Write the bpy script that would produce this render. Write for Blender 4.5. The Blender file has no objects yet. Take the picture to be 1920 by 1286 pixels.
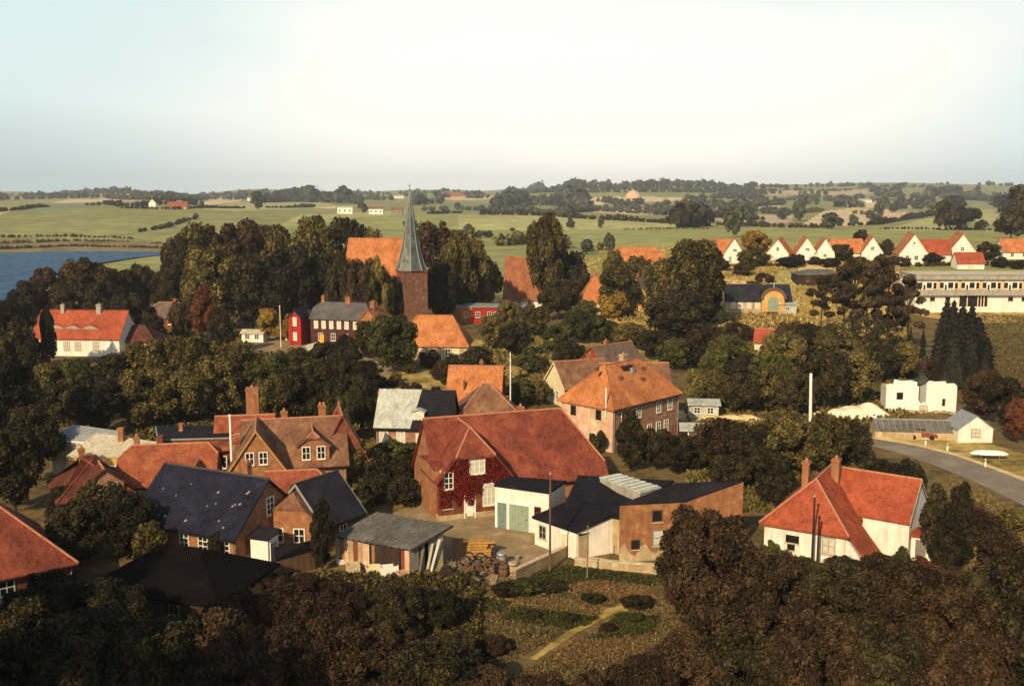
import bpy, bmesh, math, random
import numpy as np
from mathutils import Vector, Matrix
R = math.radians
rng = np.random.default_rng(7)
random.seed(7)
scene = bpy.context.scene
C = scene.collection

# ------------------------------------------------------------------ camera
CAMH = 32.0
F = 1884.0                      # focal length in pixels of the 1920 px wide photograph
PITCH = math.atan((643 - 372) / F)
SP, CP = math.sin(PITCH), math.cos(PITCH)
cd = bpy.data.cameras.new('camera')
cam = bpy.data.objects.new('camera', cd)
C.objects.link(cam)
cam.location = (0, 0, CAMH)
cam.rotation_euler = (math.pi / 2 - PITCH, 0, 0)
cd.sensor_width = 36.0
cd.lens = 36.0 * F / 1920.0
cd.clip_start = 0.5
cd.clip_end = 20000
scene.camera = cam

# ------------------------------------------------------------------ light
SUN_AZ = R(205)                 # where the sun stands, clockwise from +Y (behind the camera, to the left)
SUN_EL = R(30)
sun_dir = Vector((math.sin(SUN_AZ) * math.cos(SUN_EL), math.cos(SUN_AZ) * math.cos(SUN_EL), math.sin(SUN_EL)))
sl = bpy.data.lights.new('sun', 'SUN')
sl.energy = 5.0
sl.angle = R(0.53)
sl.color = (1.0, 0.785, 0.50)
so = bpy.data.objects.new('sun', sl)
C.objects.link(so)
so.rotation_euler = (-sun_dir).to_track_quat('-Z', 'Y').to_euler()
so.location = (-60, -80, 120)

world = bpy.data.worlds.new('World')
scene.world = world
world.use_nodes = True
wn, wl = world.node_tree.nodes, world.node_tree.links
wn.clear()
w_out = wn.new('ShaderNodeOutputWorld')
w_bg = wn.new('ShaderNodeBackground')
w_sky = wn.new('ShaderNodeTexSky')
w_sky.sky_type = 'NISHITA'
w_sky.sun_disc = False
w_sky.sun_elevation = SUN_EL
w_sky.sun_rotation = SUN_AZ
w_sky.altitude = 50
w_sky.air_density = 1.0
w_sky.dust_density = 2.0
w_sky.ozone_density = 1.0
w_bg.inputs['Strength'].default_value = 0.10
# summer haze: blue grey at the horizon, a bright white veil above it, thinning to cyan and then to the clear sky
w_tc = wn.new('ShaderNodeTexCoord')
w_sep = wn.new('ShaderNodeSeparateXYZ')
wl.new(w_tc.outputs['Generated'], w_sep.inputs[0])
w_noise = wn.new('ShaderNodeTexNoise')
w_noise.inputs['Scale'].default_value = 2.6
w_noise.inputs['Detail'].default_value = 6
w_map = wn.new('ShaderNodeMapping')
w_map.inputs['Scale'].default_value = (1.0, 1.0, 2.8)
w_map.inputs['Location'].default_value = (0.37, 0.2, 0.1)
wl.new(w_tc.outputs['Generated'], w_map.inputs['Vector'])
wl.new(w_map.outputs['Vector'], w_noise.inputs['Vector'])
def w_math(op, a, b=None, c=None):
    n = wn.new('ShaderNodeMath'); n.operation = op
    for i, v in enumerate((a, b, c)):
        if v is None: continue
        if isinstance(v, (int, float)): n.inputs[i].default_value = v
        else: wl.new(v, n.inputs[i])
    return n.outputs[0]
def w_range(v, a, b, c, d):
    n = wn.new('ShaderNodeMapRange'); n.interpolation_type = 'SMOOTHSTEP'
    for k, x in zip(('From Min', 'From Max', 'To Min', 'To Max'), (a, b, c, d)): n.inputs[k].default_value = x
    wl.new(v, n.inputs['Value']); return n.outputs['Result']
def w_blend(f, a, b):
    n = wn.new('ShaderNodeMix'); n.data_type = 'RGBA'
    wl.new(f, n.inputs['Factor'])
    for k, v in (('A', a), ('B', b)):
        if isinstance(v, tuple): n.inputs[k].default_value = v
        else: wl.new(v, n.inputs[k])
    return n.outputs['Result']
w_z, w_x = w_sep.outputs['Z'], w_sep.outputs['X']
w_wob = w_math('MULTIPLY_ADD', w_noise.outputs['Fac'], 0.16, -0.08)
w_zz = w_math('ADD', w_z, w_wob)
# the veil is densest ahead and slightly to the right, thinner to both sides
w_dx = w_math('ABSOLUTE', w_math('SUBTRACT', w_x, 0.07))
w_side = w_range(w_math('ADD', w_dx, w_math('MULTIPLY_ADD', w_noise.outputs['Fac'], 0.3, -0.15)), 0.14, 0.52, 1.0, 0.0)
w_veil = w_blend(w_side, (7.6, 9.1, 9.1, 1), (12.4, 11.7, 10.2, 1))
w_hor = w_blend(w_side, (6.0, 7.4, 7.4, 1), (10.9, 10.7, 9.6, 1))
w_low = w_blend(w_range(w_zz, 0.01, 0.085, 0.0, 1.0), w_hor, w_veil)
w_cy = w_blend(w_range(w_zz, 0.11, 0.25, 0.0, 0.8), w_low, (7.0, 8.8, 8.9, 1))
w_all = w_blend(w_range(w_zz, 0.18, 0.5, 0.0, 1.0), w_cy, w_sky.outputs['Color'])
wl.new(w_all, w_bg.inputs['Color'])
wl.new(w_bg.outputs[0], w_out.inputs['Surface'])

scene.render.engine = 'CYCLES'
scene.view_settings.view_transform = 'Standard'
scene.view_settings.look = 'None'
scene.view_settings.gamma = 1
scene.view_settings.use_curve_mapping = False
scene.view_settings.exposure = 0.0
scene.cycles.max_bounces = 5
scene.cycles.diffuse_bounces = 2
scene.cycles.glossy_bounces = 2
scene.cycles.transmission_bounces = 2
scene.cycles.volume_bounces = 0
scene.cycles.transparent_max_bounces = 6

# ------------------------------------------------------------------ pixel -> place
def ray(px, py):
    xc, yc = (px - 960) / F, -(py - 643) / F
    return Vector((xc, CP + yc * SP, -SP + yc * CP))
def P(px, py, z=0.0):
    d = ray(px, py); t = (z - CAMH) / d.z
    return Vector((d.x * t, d.y * t, z))
def PY(px, py, Y):
    d = ray(px, py); t = Y / d.y
    return Vector((d.x * t, Y, CAMH + d.z * t))
def slope_of(py):
    d = ray(960, py); return d.z / d.y
def proj(p):
    x, y, z = p[0], p[1], p[2] - CAMH
    dep = y * CP - z * SP; up = y * SP + z * CP
    return 960 + F * x / dep, 643 - F * up / dep, dep

# terrain: three profiles seen from the hill (left: lake and pasture, middle: church, right: rising gardens)
def _prof(pts, zz):
    ys = [p[0] for p in zz] + [p[0] for p in pts]
    zs = [p[1] for p in zz] + [CAMH + Y * slope_of(py) for Y, py in pts]
    return np.log(np.array(ys, float)), np.array(zs, float)
PL = _prof([(640, 468), (760, 443), (900, 418), (1050, 398), (1180, 390), (1300, 389), (1800, 381), (2400, 376), (3300, 368), (4200, 362), (5200, 361), (7000, 362)], [(1, 0), (330, 0), (600, -0.4)])
PM = _prof([(480, 492), (600, 462), (760, 440), (950, 414), (1150, 404), (1500, 398), (2000, 384), (2700, 372), (3500, 364), (4400, 360), (7000, 362)], [(1, 0), (300, 0.0), (390, 0.6)])
PR = _prof([(340, 489), (420, 466), (520, 450), (700, 435), (900, 424), (1100, 415), (1400, 402), (1800, 388), (2300, 374), (3000, 358), (3600, 350), (4400, 350), (7000, 358)], [(1, 0), (228, 0.0), (262, 2.2)])
def smooth(a, b, x):
    t = np.clip((x - a) / (b - a), 0, 1); return t * t * (3 - 2 * t)
LAKE_PX = [(-900, 474), (-300, 472), (0, 473), (150, 470), (310, 471), (305, 477), (255, 482), (200, 490), (140, 500), (95, 515), (60, 540), (20, 558), (-60, 590), (-300, 640), (-900, 640)]
LAKE = [P(a, b, -0.5) for a, b in LAKE_PX]
LX = np.array([p.x for p in LAKE]); LY = np.array([p.y for p in LAKE])
def poly_sd(x, y, X, Yv):
    """signed distance (negative inside) of points to a polygon"""
    d = np.full(x.shape, 1e9); ins = np.zeros(x.shape, bool); n = len(X)
    for i in range(n):
        x1, y1, x2, y2 = X[i], Yv[i], X[(i + 1) % n], Yv[(i + 1) % n]
        ex, ey = x2 - x1, y2 - y1
        t = np.clip(((x - x1) * ex + (y - y1) * ey) / (ex * ex + ey * ey + 1e-9), 0, 1)
        d = np.minimum(d, np.hypot(x - x1 - t * ex, y - y1 - t * ey))
        c = ((y1 > y) != (y2 > y)) & (x < (x2 - x1) * (y - y1) / (y2 - y1 + 1e-12) + x1)
        ins ^= c
    return np.where(ins, -d, d)
def Zt(x, y):
    x = np.atleast_1d(np.asarray(x, float)); y = np.atleast_1d(np.asarray(y, float))
    r = np.hypot(x, y); Y = np.maximum(np.maximum(y, 0.45 * r), 1.0)
    u = 960 + F * np.clip(x / Y, -1.2, 1.2)
    lY = np.log(Y)
    zl, zm, zr = (np.interp(lY, a, b) for a, b in (PL, PM, PR))
    wlm = smooth(330, 720, u); wmr = smooth(960, 1330, u)
    z = zl * (1 - wlm) + zm * wlm * (1 - wmr) + zr * wmr
    z += 15.0 * np.exp(-(r / 27.0) ** 2)
    far = smooth(900, 2000, Y)
    z += far * (0.0024 * Y) * (np.sin(x / 210 + 0.7) * np.sin(Y / 330 + x / 900) + 0.6 * np.sin(x / 97 + Y / 260 + 2))
    # wooded hill on the skyline
    z += 25 * np.exp(-((x - 450) / 250) ** 2 - ((Y - 2900) / 420) ** 2) + 9 * np.exp(-((x - 200) / 160) ** 2 - ((Y - 2850) / 380) ** 2)
    lake = smooth(10, -8, poly_sd(x, y, LX, LY))
    z = z * (1 - lake) + (-2.6) * lake
    return z
def zt(x, y): return float(Zt(x, y)[0])
def G(px, py):
    """first meeting of the view ray with the terrain"""
    d = ray(px, py)
    ts = np.exp(np.linspace(math.log(20), math.log(9000), 1500))
    h = CAMH + d.z * ts - Zt(d.x * ts, d.y * ts)
    k = np.argmax(h < 0)
    if h[k] >= 0: k = len(ts) - 1
    a, b = ts[max(k - 1, 0)], ts[k]
    for _ in range(18):
        m = 0.5 * (a + b)
        if CAMH + d.z * m - zt(d.x * m, d.y * m) < 0: b = m
        else: a = m
    return Vector((d.x * b, d.y * b, zt(d.x * b, d.y * b)))

# ------------------------------------------------------------------ materials
MATS = {}
def nodes_of(name):
    m = bpy.data.materials.new(name); m.use_nodes = True
    nt = m.node_tree; b = nt.nodes['Principled BSDF']
    return m, nt, nt.nodes, nt.links, b
def srgb(h):
    h = h.lstrip('#'); c = [int(h[i:i + 2], 16) / 255 for i in (0, 2, 4)]
    return tuple(x / 12.92 if x <= 0.04045 else ((x + 0.055) / 1.055) ** 2.4 for x in c) + (1,)
def mat(name, c1, c2=None, scale=1.0, rough=0.85, bump=0.0, bscale=None, c3=None, lo=0.35, hi=0.65, detail=6, spec=0.25, metal=0.0, stretch=(1, 1, 1)):
    """two or three tone weathered surface from layered noise"""
    m, nt, n, l, b = nodes_of(name)
    c1 = srgb(c1) if isinstance(c1, str) else c1
    c2 = c1 if c2 is None else (srgb(c2) if isinstance(c2, str) else c2)
    tc = n.new('ShaderNodeTexCoord'); mp = n.new('ShaderNodeMapping')
    mp.inputs['Scale'].default_value = stretch
    l.new(tc.outputs['Object'], mp.inputs['Vector'])
    nz = n.new('ShaderNodeTexNoise'); nz.inputs['Scale'].default_value = scale; nz.inputs['Detail'].default_value = detail
    nz.inputs['Roughness'].default_value = 0.65
    l.new(mp.outputs['Vector'], nz.inputs['Vector'])
    rp = n.new('ShaderNodeValToRGB'); e = rp.color_ramp.elements
    e[0].position, e[0].color = lo, c1; e[1].position, e[1].color = hi, c2
    if c3:
        c3 = srgb(c3) if isinstance(c3, str) else c3
        x = e.new((lo + hi) / 2 + 0.06); x.color = c3
    l.new(nz.outputs['Fac'], rp.inputs['Fac']); l.new(rp.outputs['Color'], b.inputs['Base Color'])
    if name.startswith(('plaster', 'brick')):      # rain streaks and grime running down the wall
        sm = n.new('ShaderNodeMapping'); sm.inputs['Scale'].default_value = (1.3, 1.3, .13); l.new(tc.outputs['Object'], sm.inputs['Vector'])
        st = n.new('ShaderNodeTexNoise'); st.inputs['Scale'].default_value = 1.9; st.inputs['Detail'].default_value = 6; l.new(sm.outputs['Vector'], st.inputs['Vector'])
        sr = n.new('ShaderNodeMapRange'); sr.inputs['From Min'].default_value = .3; sr.inputs['From Max'].default_value = .55; sr.inputs['To Min'].default_value = .70; sr.inputs['To Max'].default_value = 1.0
        l.new(st.outputs['Fac'], sr.inputs['Value'])
        mx = n.new('ShaderNodeMix'); mx.data_type = 'RGBA'; mx.blend_type = 'MULTIPLY'; mx.inputs['Factor'].default_value = .75
        l.new(rp.outputs['Color'], mx.inputs['A']); l.new(sr.outputs['Result'], mx.inputs['B']); l.new(mx.outputs['Result'], b.inputs['Base Color'])
    b.inputs['Roughness'].default_value = rough
    b.inputs['Specular IOR Level'].default_value = spec
    b.inputs['Metallic'].default_value = metal
    if bump:
        nb = n.new('ShaderNodeTexNoise'); nb.inputs['Scale'].default_value = bscale or scale * 6; nb.inputs['Detail'].default_value = 4
        l.new(mp.outputs['Vector'], nb.inputs['Vector'])
        bp = n.new('ShaderNodeBump'); bp.inputs['Strength'].default_value = bump; bp.inputs['Distance'].default_value = 0.1
        l.new(nb.outputs['Fac'], bp.inputs['Height']); l.new(bp.outputs['Normal'], b.inputs['Normal'])
    MATS[name] = m
    return m
def roof_mat(name, c1, c2, c3, course=0.33, rough=0.8, dark=0.75, spec=0.2):
    """tiled roof: courses that follow the height, tile to tile colour, lichen and dirt patches"""
    m, nt, n, l, b = nodes_of(name)
    tc = n.new('ShaderNodeTexCoord')
    sep = n.new('ShaderNodeSeparateXYZ'); l.new(tc.outputs['Object'], sep.inputs[0])
    big = n.new('ShaderNodeTexNoise'); big.inputs['Scale'].default_value = 0.42; big.inputs['Detail'].default_value = 8; big.inputs['Roughness'].default_value = 0.7
    l.new(tc.outputs['Object'], big.inputs['Vector'])
    fine = n.new('ShaderNodeTexNoise'); fine.inputs['Scale'].default_value = 5.5; fine.inputs['Detail'].default_value = 3
    l.new(tc.outputs['Object'], fine.inputs['Vector'])
    r1 = n.new('ShaderNodeValToRGB'); e = r1.color_ramp.elements
    e[0].position, e[0].color = 0.36, srgb(c1); e[1].position, e[1].color = 0.64, srgb(c2)
    x = e.new(0.5); x.color = srgb(c3)
    l.new(big.outputs['Fac'], r1.inputs['Fac'])
    r2 = n.new('ShaderNodeMapRange'); r2.inputs['From Min'].default_value = 0.3; r2.inputs['From Max'].default_value = 0.7
    r2.inputs['To Min'].default_value = dark; r2.inputs['To Max'].default_value = 1.18
    l.new(fine.outputs['Fac'], r2.inputs['Value'])
    mx = n.new('ShaderNodeMix'); mx.data_type = 'RGBA'; mx.blend_type = 'MULTIPLY'; mx.inputs['Factor'].default_value = 1
    l.new(r1.outputs['Color'], mx.inputs['A']); l.new(r2.outputs['Result'], mx.inputs['B'])
    l.new(mx.outputs['Result'], b.inputs['Base Color'])
    b.inputs['Roughness'].default_value = rough; b.inputs['Specular IOR Level'].default_value = spec
    # lichen and soot run down the slope in streaks; the overlap of each course is a dark line
    sm = n.new('ShaderNodeMapping'); sm.inputs['Scale'].default_value = (1.6, 1.6, .16); l.new(tc.outputs['Object'], sm.inputs['Vector'])
    st = n.new('ShaderNodeTexNoise'); st.inputs['Scale'].default_value = 1.5; st.inputs['Detail'].default_value = 5; l.new(sm.outputs['Vector'], st.inputs['Vector'])
    sr = n.new('ShaderNodeMapRange'); sr.inputs['From Min'].default_value = .32; sr.inputs['From Max'].default_value = .52; sr.inputs['To Min'].default_value = .66; sr.inputs['To Max'].default_value = 1.0
    l.new(st.outputs['Fac'], sr.inputs['Value'])
    mx2 = n.new('ShaderNodeMix'); mx2.data_type = 'RGBA'; mx2.blend_type = 'MULTIPLY'; mx2.inputs['Factor'].default_value = .8
    l.new(mx.outputs['Result'], mx2.inputs['A']); l.new(sr.outputs['Result'], mx2.inputs['B']); l.new(mx2.outputs['Result'], b.inputs['Base Color'])
    ml = n.new('ShaderNodeMath'); ml.operation = 'MULTIPLY'; ml.inputs[1].default_value = 1 / (course * 0.7)
    l.new(sep.outputs['Z'], ml.inputs[0])
    fr = n.new('ShaderNodeMath'); fr.operation = 'FRACT'; l.new(ml.outputs[0], fr.inputs[0])
    ad = n.new('ShaderNodeMath'); ad.operation = 'ADD'; l.new(fr.outputs[0], ad.inputs[0]); l.new(fine.outputs['Fac'], ad.inputs[1])
    bp = n.new('ShaderNodeBump'); bp.inputs['Strength'].default_value = 0.5; bp.inputs['Distance'].default_value = 0.05
    und = n.new('ShaderNodeTexNoise'); und.inputs['Scale'].default_value = 0.9; und.inputs['Detail'].default_value = 2; l.new(tc.outputs['Object'], und.inputs['Vector'])
    a2 = n.new('ShaderNodeMath'); a2.operation = 'MULTIPLY_ADD'; a2.inputs[1].default_value = 7.0; l.new(und.outputs['Fac'], a2.inputs[0]); l.new(ad.outputs[0], a2.inputs[2])
    l.new(a2.outputs[0], bp.inputs['Height']); l.new(bp.outputs['Normal'], b.inputs['Normal'])
    MATS[name] = m
    return m
def leaf_mat(name, dark, mid, light, extra=None):
    m, nt, n, l, b = nodes_of(name)
    geo = n.new('ShaderNodeNewGeometry'); oi = n.new('ShaderNodeObjectInfo'); tc = n.new('ShaderNodeTexCoord')
    nz = n.new('ShaderNodeTexNoise'); nz.inputs['Scale'].default_value = 5.0; nz.inputs['Detail'].default_value = 3
    l.new(tc.outputs['Object'], nz.inputs['Vector'])
    a = n.new('ShaderNodeMath'); a.operation = 'MULTIPLY_ADD'; a.inputs[1].default_value = 0.62; 
    l.new(geo.outputs['Random Per Island'], a.inputs[0])
    s = n.new('ShaderNodeMath'); s.operation = 'MULTIPLY_ADD'; s.inputs[1].default_value = 1.1; s.inputs[2].default_value = -0.45
    l.new(nz.outputs['Fac'], s.inputs[0]); l.new(s.outputs[0], a.inputs[2])
    q = n.new('ShaderNodeMath'); q.operation = 'MULTIPLY_ADD'; q.inputs[1].default_value = 0.30
    l.new(oi.outputs['Random'], q.inputs[0]); l.new(a.outputs[0], q.inputs[2])
    rp = n.new('ShaderNodeValToRGB'); e = rp.color_ramp.elements
    e[0].position, e[0].color = 0.12, srgb(dark); e[1].position, e[1].color = 0.95, srgb(light)
    x = e.new(0.55); x.color = srgb(mid)
    l.new(q.outputs[0], rp.inputs['Fac'])
    l.new(rp.outputs['Color'], b.inputs['Base Color'])
    b.inputs['Roughness'].default_value = 0.75; b.inputs['Specular IOR Level'].default_value = 0.12
    MATS[name] = m
    return m

leaf_mat('leaf_olive', '#232011', '#494122', '#80723f')
leaf_mat('leaf_green', '#1d1f0e', '#3b3d1d', '#666534')
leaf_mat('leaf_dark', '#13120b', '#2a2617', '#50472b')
leaf_mat('leaf_brown', '#1b150f', '#36291b', '#5c4830')
leaf_mat('leaf_red', '#2e1a12', '#55301f', '#7a4c2e')
leaf_mat('leaf_yellow', '#4a3a16', '#8a6c2c', '#bb9a48')
leaf_mat('leaf_pine', '#211a13', '#3c3121', '#5f4f36')
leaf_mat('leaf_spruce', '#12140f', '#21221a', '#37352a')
leaf_mat('leaf_blue', '#262d2a', '#40483f', '#5c6358')
leaf_mat('leaf_far', '#2a2f28', '#414536', '#5e5f49')
leaf_mat('leaf_meadow', '#6d5a2e', '#a38c4e', '#ceb677')
leaf_mat('ivy', '#2e0d0b', '#541712', '#9c2a1e')
leaf_mat('leaf_weed', '#3a311f', '#615334', '#8d7950')
mat('bark', '#2a2018', '#4d3d2d', 3.0, 0.95, 0.4, stretch=(1, 1, .3))

roof_mat('tile_red', '#7a3f2b', '#a8623f', '#935036')
roof_mat('tile_ox', '#673225', '#98513a', '#80412f')
roof_mat('tile_bright', '#8b432c', '#b15a3b', '#a14f34')
roof_mat('tile_orange', '#9f6038', '#cb8450', '#b87345')
roof_mat('tile_brown', '#674736', '#987052', '#805b44')
roof_mat('tile_maroon', '#482820', '#70412f', '#5c3428')
roof_mat('tile_greybrown', '#5c4a40', '#7d6759', '#6d584c')
roof_mat('slate_dark', '#1e1d22', '#35333a', '#29282e', rough=0.6)
roof_mat('slate_blue', '#151420', '#29273a', '#1e1d2c', rough=0.55)
roof_mat('slate_grey', '#4b4947', '#6c6864', '#5b5855', rough=0.65)
roof_mat('felt_black', '#121015', '#25222a', '#1a181e', course=3.0, rough=0.8)
roof_mat('felt_brownblack', '#0e0b0b', '#1a1514', '#141010', course=3.0, rough=0.95, spec=.05)  # dark felt; part of the barn's shade is put into this colour
roof_mat('eternit', '#55524a', '#75716a', '#64615a', rough=0.8)
roof_mat('metal_pale', '#9fa399', '#c2c5b8', '#b2b5a8', course=4, rough=0.5)
roof_mat('roof_cream', '#b9ae93', '#d8cdb0', '#c9bfa2', course=4, rough=0.7)
roof_mat('copper_slate', '#3d413c', '#70736b', '#565a53', course=0.5, rough=0.45, spec=0.5)
mat('ridge_mortar', '#a5694d', '#c08866', 3, 0.9)
mat('ridge_dark', '#3a3533', '#59524d', 3, 0.9)
mat('brick_orange', '#8a5a3c', '#b58357', 1.3, 0.9, 0.35, 14, c3='#a06e49')
mat('brick_dark', '#43261f', '#663c30', 1.3, 0.9, 0.35, 14, c3='#53302a')
roof_mat('tile_rust', '#855338', '#a96d49', '#976040')
mat('brick_red', '#66382a', '#93593f', 1.3, 0.9, 0.35, 14, c3='#7c4834')
mat('brick_tower', '#664635', '#93705a', 1.1, 0.92, 0.4, 9, c3='#7a5442')
mat('brick_brown', '#8a634a', '#b88e6c', 1.4, 0.9, 0.35, 14, c3='#a0775a')
mat('brick_pink', '#c49b7c', '#e6c8a6', 1.0, 0.9, 0.3, 12, c3='#d5b090')
mat('red_paint', '#8e2018', '#ab2d22', 2, 0.7)
mat('plaster_white', '#d8d0bc', '#ece6d6', 0.7, 0.85, 0.12, 10, lo=.25, hi=.6)
mat('plaster_cream', '#d3bd90', '#e6d5ac', 0.7, 0.85, 0.12, 10, lo=.25, hi=.6)
mat('plaster_yellow', '#c0924e', '#dcb46c', 0.9, 0.85, 0.12, 10)
mat('plaster_dirty', '#a08a68', '#cbb791', 0.9, 0.9, 0.2, 8, c3='#b9a37d')
mat('plaster_grey', '#8f897b', '#aea797', 0.9, 0.9, 0.2, 8)
mat('wood_grey', '#6d655a', '#938a7b', 2.2, 0.9, 0.3, stretch=(1, 1, .15))
mat('wood_brown', '#5b4330', '#7b5d42', 2.2, 0.9, 0.3, stretch=(1, 1, .15))
mat('wood_dark', '#2a201a', '#42332a', 2.2, 0.9, 0.3, stretch=(1, 1, .15))
mat('wood_yellow', '#9c7036', '#c39550', 2.2, 0.85, 0.3)
mat('paint_white', '#e4dfd0', '#f0ecdf', 2, 0.6)
mat('paint_green', '#7f8b78', '#94a08b', 2, 0.7)
mat('paint_teal', '#5f6f68', '#7d8d84', 2, 0.7)
mat('paint_yellow', '#d7a02c', '#e8b843', 2, 0.7)
mat('paint_redbrown', '#6f3526', '#8a4733', 2, 0.7)
mat('glass_dark', '#17171b', '#2a2928', 1.5, 0.15, spec=0.6)
mat('glass_curtain', '#b5ad9b', '#d8d0bb', 3.0, 0.3, spec=0.5)
mat('iron_dark', '#1c1a19', '#2e2b29', 2, 0.6, metal=0.4)
mat('zinc', '#8e8f8c', '#a9aaa5', 2, 0.5, metal=0.3)
mat('concrete', '#84704f', '#ab9470', 0.5, 0.95, 0.3, 8, c3='#978260')
mat('stone_pale', '#b5a283', '#d8c6a2', 1.5, 0.95, 0.3)
mat('sand', '#c6a870', '#e4cc95', 0.5, 0.95, 0.3, 6)
mat('lime_sand', '#dccfae', '#f0e6cc', 0.5, 0.95, 0.3, 6)
mat('rubber', '#171514', '#26221f', 2, 0.8)
mat('asphalt', '#7a6e5f', '#9c8e7c', 0.25, 0.9, 0.15, 8, c3='#8a7d6d', stretch=(1, 1, 1))

# ------------------------------------------------------------------ mesh and object helpers
class MB:
    def __init__(s): s.v = []; s.f = []
    def add(s, v, f):
        o = len(s.v); s.v += [tuple(x) for x in v]; s.f += [tuple(i + o for i in q) for q in f]
    def box(s, x0, x1, y0, y1, z0, z1, M=None):
        v = [Vector(p) for p in ((x0, y0, z0), (x1, y0, z0), (x1, y1, z0), (x0, y1, z0), (x0, y0, z1), (x1, y0, z1), (x1, y1, z1), (x0, y1, z1))]
        if M: v = [M @ p for p in v]
        s.add(v, [(3, 2, 1, 0), (4, 5, 6, 7), (0, 1, 5, 4), (1, 2, 6, 5), (2, 3, 7, 6), (3, 0, 4, 7)])
    def prism(s, bot, top):
        n = len(bot); s.add(list(bot) + list(top), [tuple(range(n))[::-1], tuple(range(n, 2 * n))] + [(i, (i + 1) % n, (i + 1) % n + n, i + n) for i in range(n)])
    def tube(s, pts, rad, n=8, cap=True):
        pts = [Vector(p) for p in pts]; rings = []; v = []; f = []
        if not hasattr(rad, '__len__'): rad = [rad] * len(pts)
        for i, p in enumerate(pts):
            d = (pts[min(i + 1, len(pts) - 1)] - pts[max(i - 1, 0)]).normalized()
            a = d.orthogonal().normalized() if abs(d.z) < .9 else Vector((1, 0, 0)); a = (a - d * a.dot(d)).normalized(); b = d.cross(a)
            v += [p + (a * math.cos(2 * math.pi * k / n) + b * math.sin(2 * math.pi * k / n)) * rad[i] for k in range(n)]
        for i in range(len(pts) - 1):
            f += [(i * n + k, i * n + (k + 1) % n, (i + 1) * n + (k + 1) % n, (i + 1) * n + k) for k in range(n)]
        if cap: f += [tuple(range(n))[::-1], tuple(range((len(pts) - 1) * n, len(pts) * n))]
        s.add(v, f)
    def lathe(s, prof, n=16, M=None):
        v = [Vector((r * math.cos(2 * math.pi * k / n), r * math.sin(2 * math.pi * k / n), z)) for r, z in prof for k in range(n)]
        if M: v = [M @ p for p in v]
        f = [(i * n + k, i * n + (k + 1) % n, (i + 1) * n + (k + 1) % n, (i + 1) * n + k) for i in range(len(prof) - 1) for k in range(n)]
        f += [tuple(range(n))[::-1], tuple(range((len(prof) - 1) * n, len(prof) * n))]
        s.add(v, f)
    def mesh(s, name, m=None, smooth=False):
        me = bpy.data.meshes.new(name); me.from_pydata(s.v, [], s.f); me.validate()
        if m: me.materials.append(MATS[m] if isinstance(m, str) else m)
        if smooth: me.polygons.foreach_set('use_smooth', [True] * len(me.polygons))
        return me
    def build(s, name, m, parent=None, loc=None, rot=0.0, smooth=False):
        return link(name, s.mesh(name, m, smooth), parent, loc, rot)
def link(name, me, parent=None, loc=None, rot=0.0):
    o = bpy.data.objects.new(name, me); C.objects.link(o)
    if parent: o.parent = parent
    if loc is not None: o.location = loc
    if rot: o.rotation_euler = (0, 0, rot)
    return o
def tag(o, label=None, cat=None, group=None, kind=None):
    if label: o['label'] = label
    if cat: o['category'] = cat
    if group: o['group'] = group
    if kind: o['kind'] = kind
    return o
def thing(name, label, cat, loc, rot=0.0, group=None):
    o = bpy.data.objects.new(name, None); C.objects.link(o)
    o.empty_display_size = 0.5; o.location = loc; o.rotation_euler = (0, 0, rot)
    return tag(o, label, cat, group)
def rotz(a): return Matrix.Rotation(a, 4, 'Z')
# ------------------------------------------------------------------ ground, hills, fields, lake, road
def ground_mat(name, cols, scale, bump=0.4):
    """grass, soil and dry weeds in patches of several sizes"""
    m, nt, n, l, b = nodes_of(name)
    tc = n.new('ShaderNodeTexCoord')
    a = n.new('ShaderNodeTexNoise'); a.inputs['Scale'].default_value = scale; a.inputs['Detail'].default_value = 9; a.inputs['Roughness'].default_value = 0.68
    c = n.new('ShaderNodeTexNoise'); c.inputs['Scale'].default_value = scale * 9; c.inputs['Detail'].default_value = 4
    l.new(tc.outputs['Object'], a.inputs['Vector']); l.new(tc.outputs['Object'], c.inputs['Vector'])
    rp = n.new('ShaderNodeValToRGB'); e = rp.color_ramp.elements
    e[0].position, e[0].color = 0.33, srgb(cols[0]); e[1].position, e[1].color = 0.68, srgb(cols[-1])
    for i, k in enumerate(cols[1:-1]):
        x = e.new(0.33 + 0.35 * (i + 1) / (len(cols) - 1)); x.color = srgb(k)
    l.new(a.outputs['Fac'], rp.inputs['Fac'])
    mr = n.new('ShaderNodeMapRange'); mr.inputs['From Min'].default_value = .3; mr.inputs['From Max'].default_value = .7
    mr.inputs['To Min'].default_value = .72; mr.inputs['To Max'].default_value = 1.2
    l.new(c.outputs['Fac'], mr.inputs['Value'])
    mx = n.new('ShaderNodeMix'); mx.data_type = 'RGBA'; mx.blend_type = 'MULTIPLY'; mx.inputs['Factor'].default_value = 1
    l.new(rp.outputs['Color'], mx.inputs['A']); l.new(mr.outputs['Result'], mx.inputs['B'])
    l.new(mx.outputs['Result'], b.inputs['Base Color'])
    b.inputs['Roughness'].default_value = 0.95; b.inputs['Specular IOR Level'].default_value = 0.1
    bp = n.new('ShaderNodeBump'); bp.inputs['Strength'].default_value = bump; bp.inputs['Distance'].default_value = 0.6
    l.new(c.outputs['Fac'], bp.inputs['Height']); l.new(bp.outputs['Normal'], b.inputs['Normal'])
    MATS[name] = m
ground_mat('soil_grass', ['#463a22', '#6b5b38', '#7b6740', '#554c2c', '#8e774d'], 0.09)
ground_mat('pasture', ['#77774a', '#98965f', '#86864f', '#a8a46a'], 0.006, 0.1)
ground_mat('meadow_green', ['#7f8246', '#9f9f60', '#908f52', '#b0ac70'], 0.008, 0.1)
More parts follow.
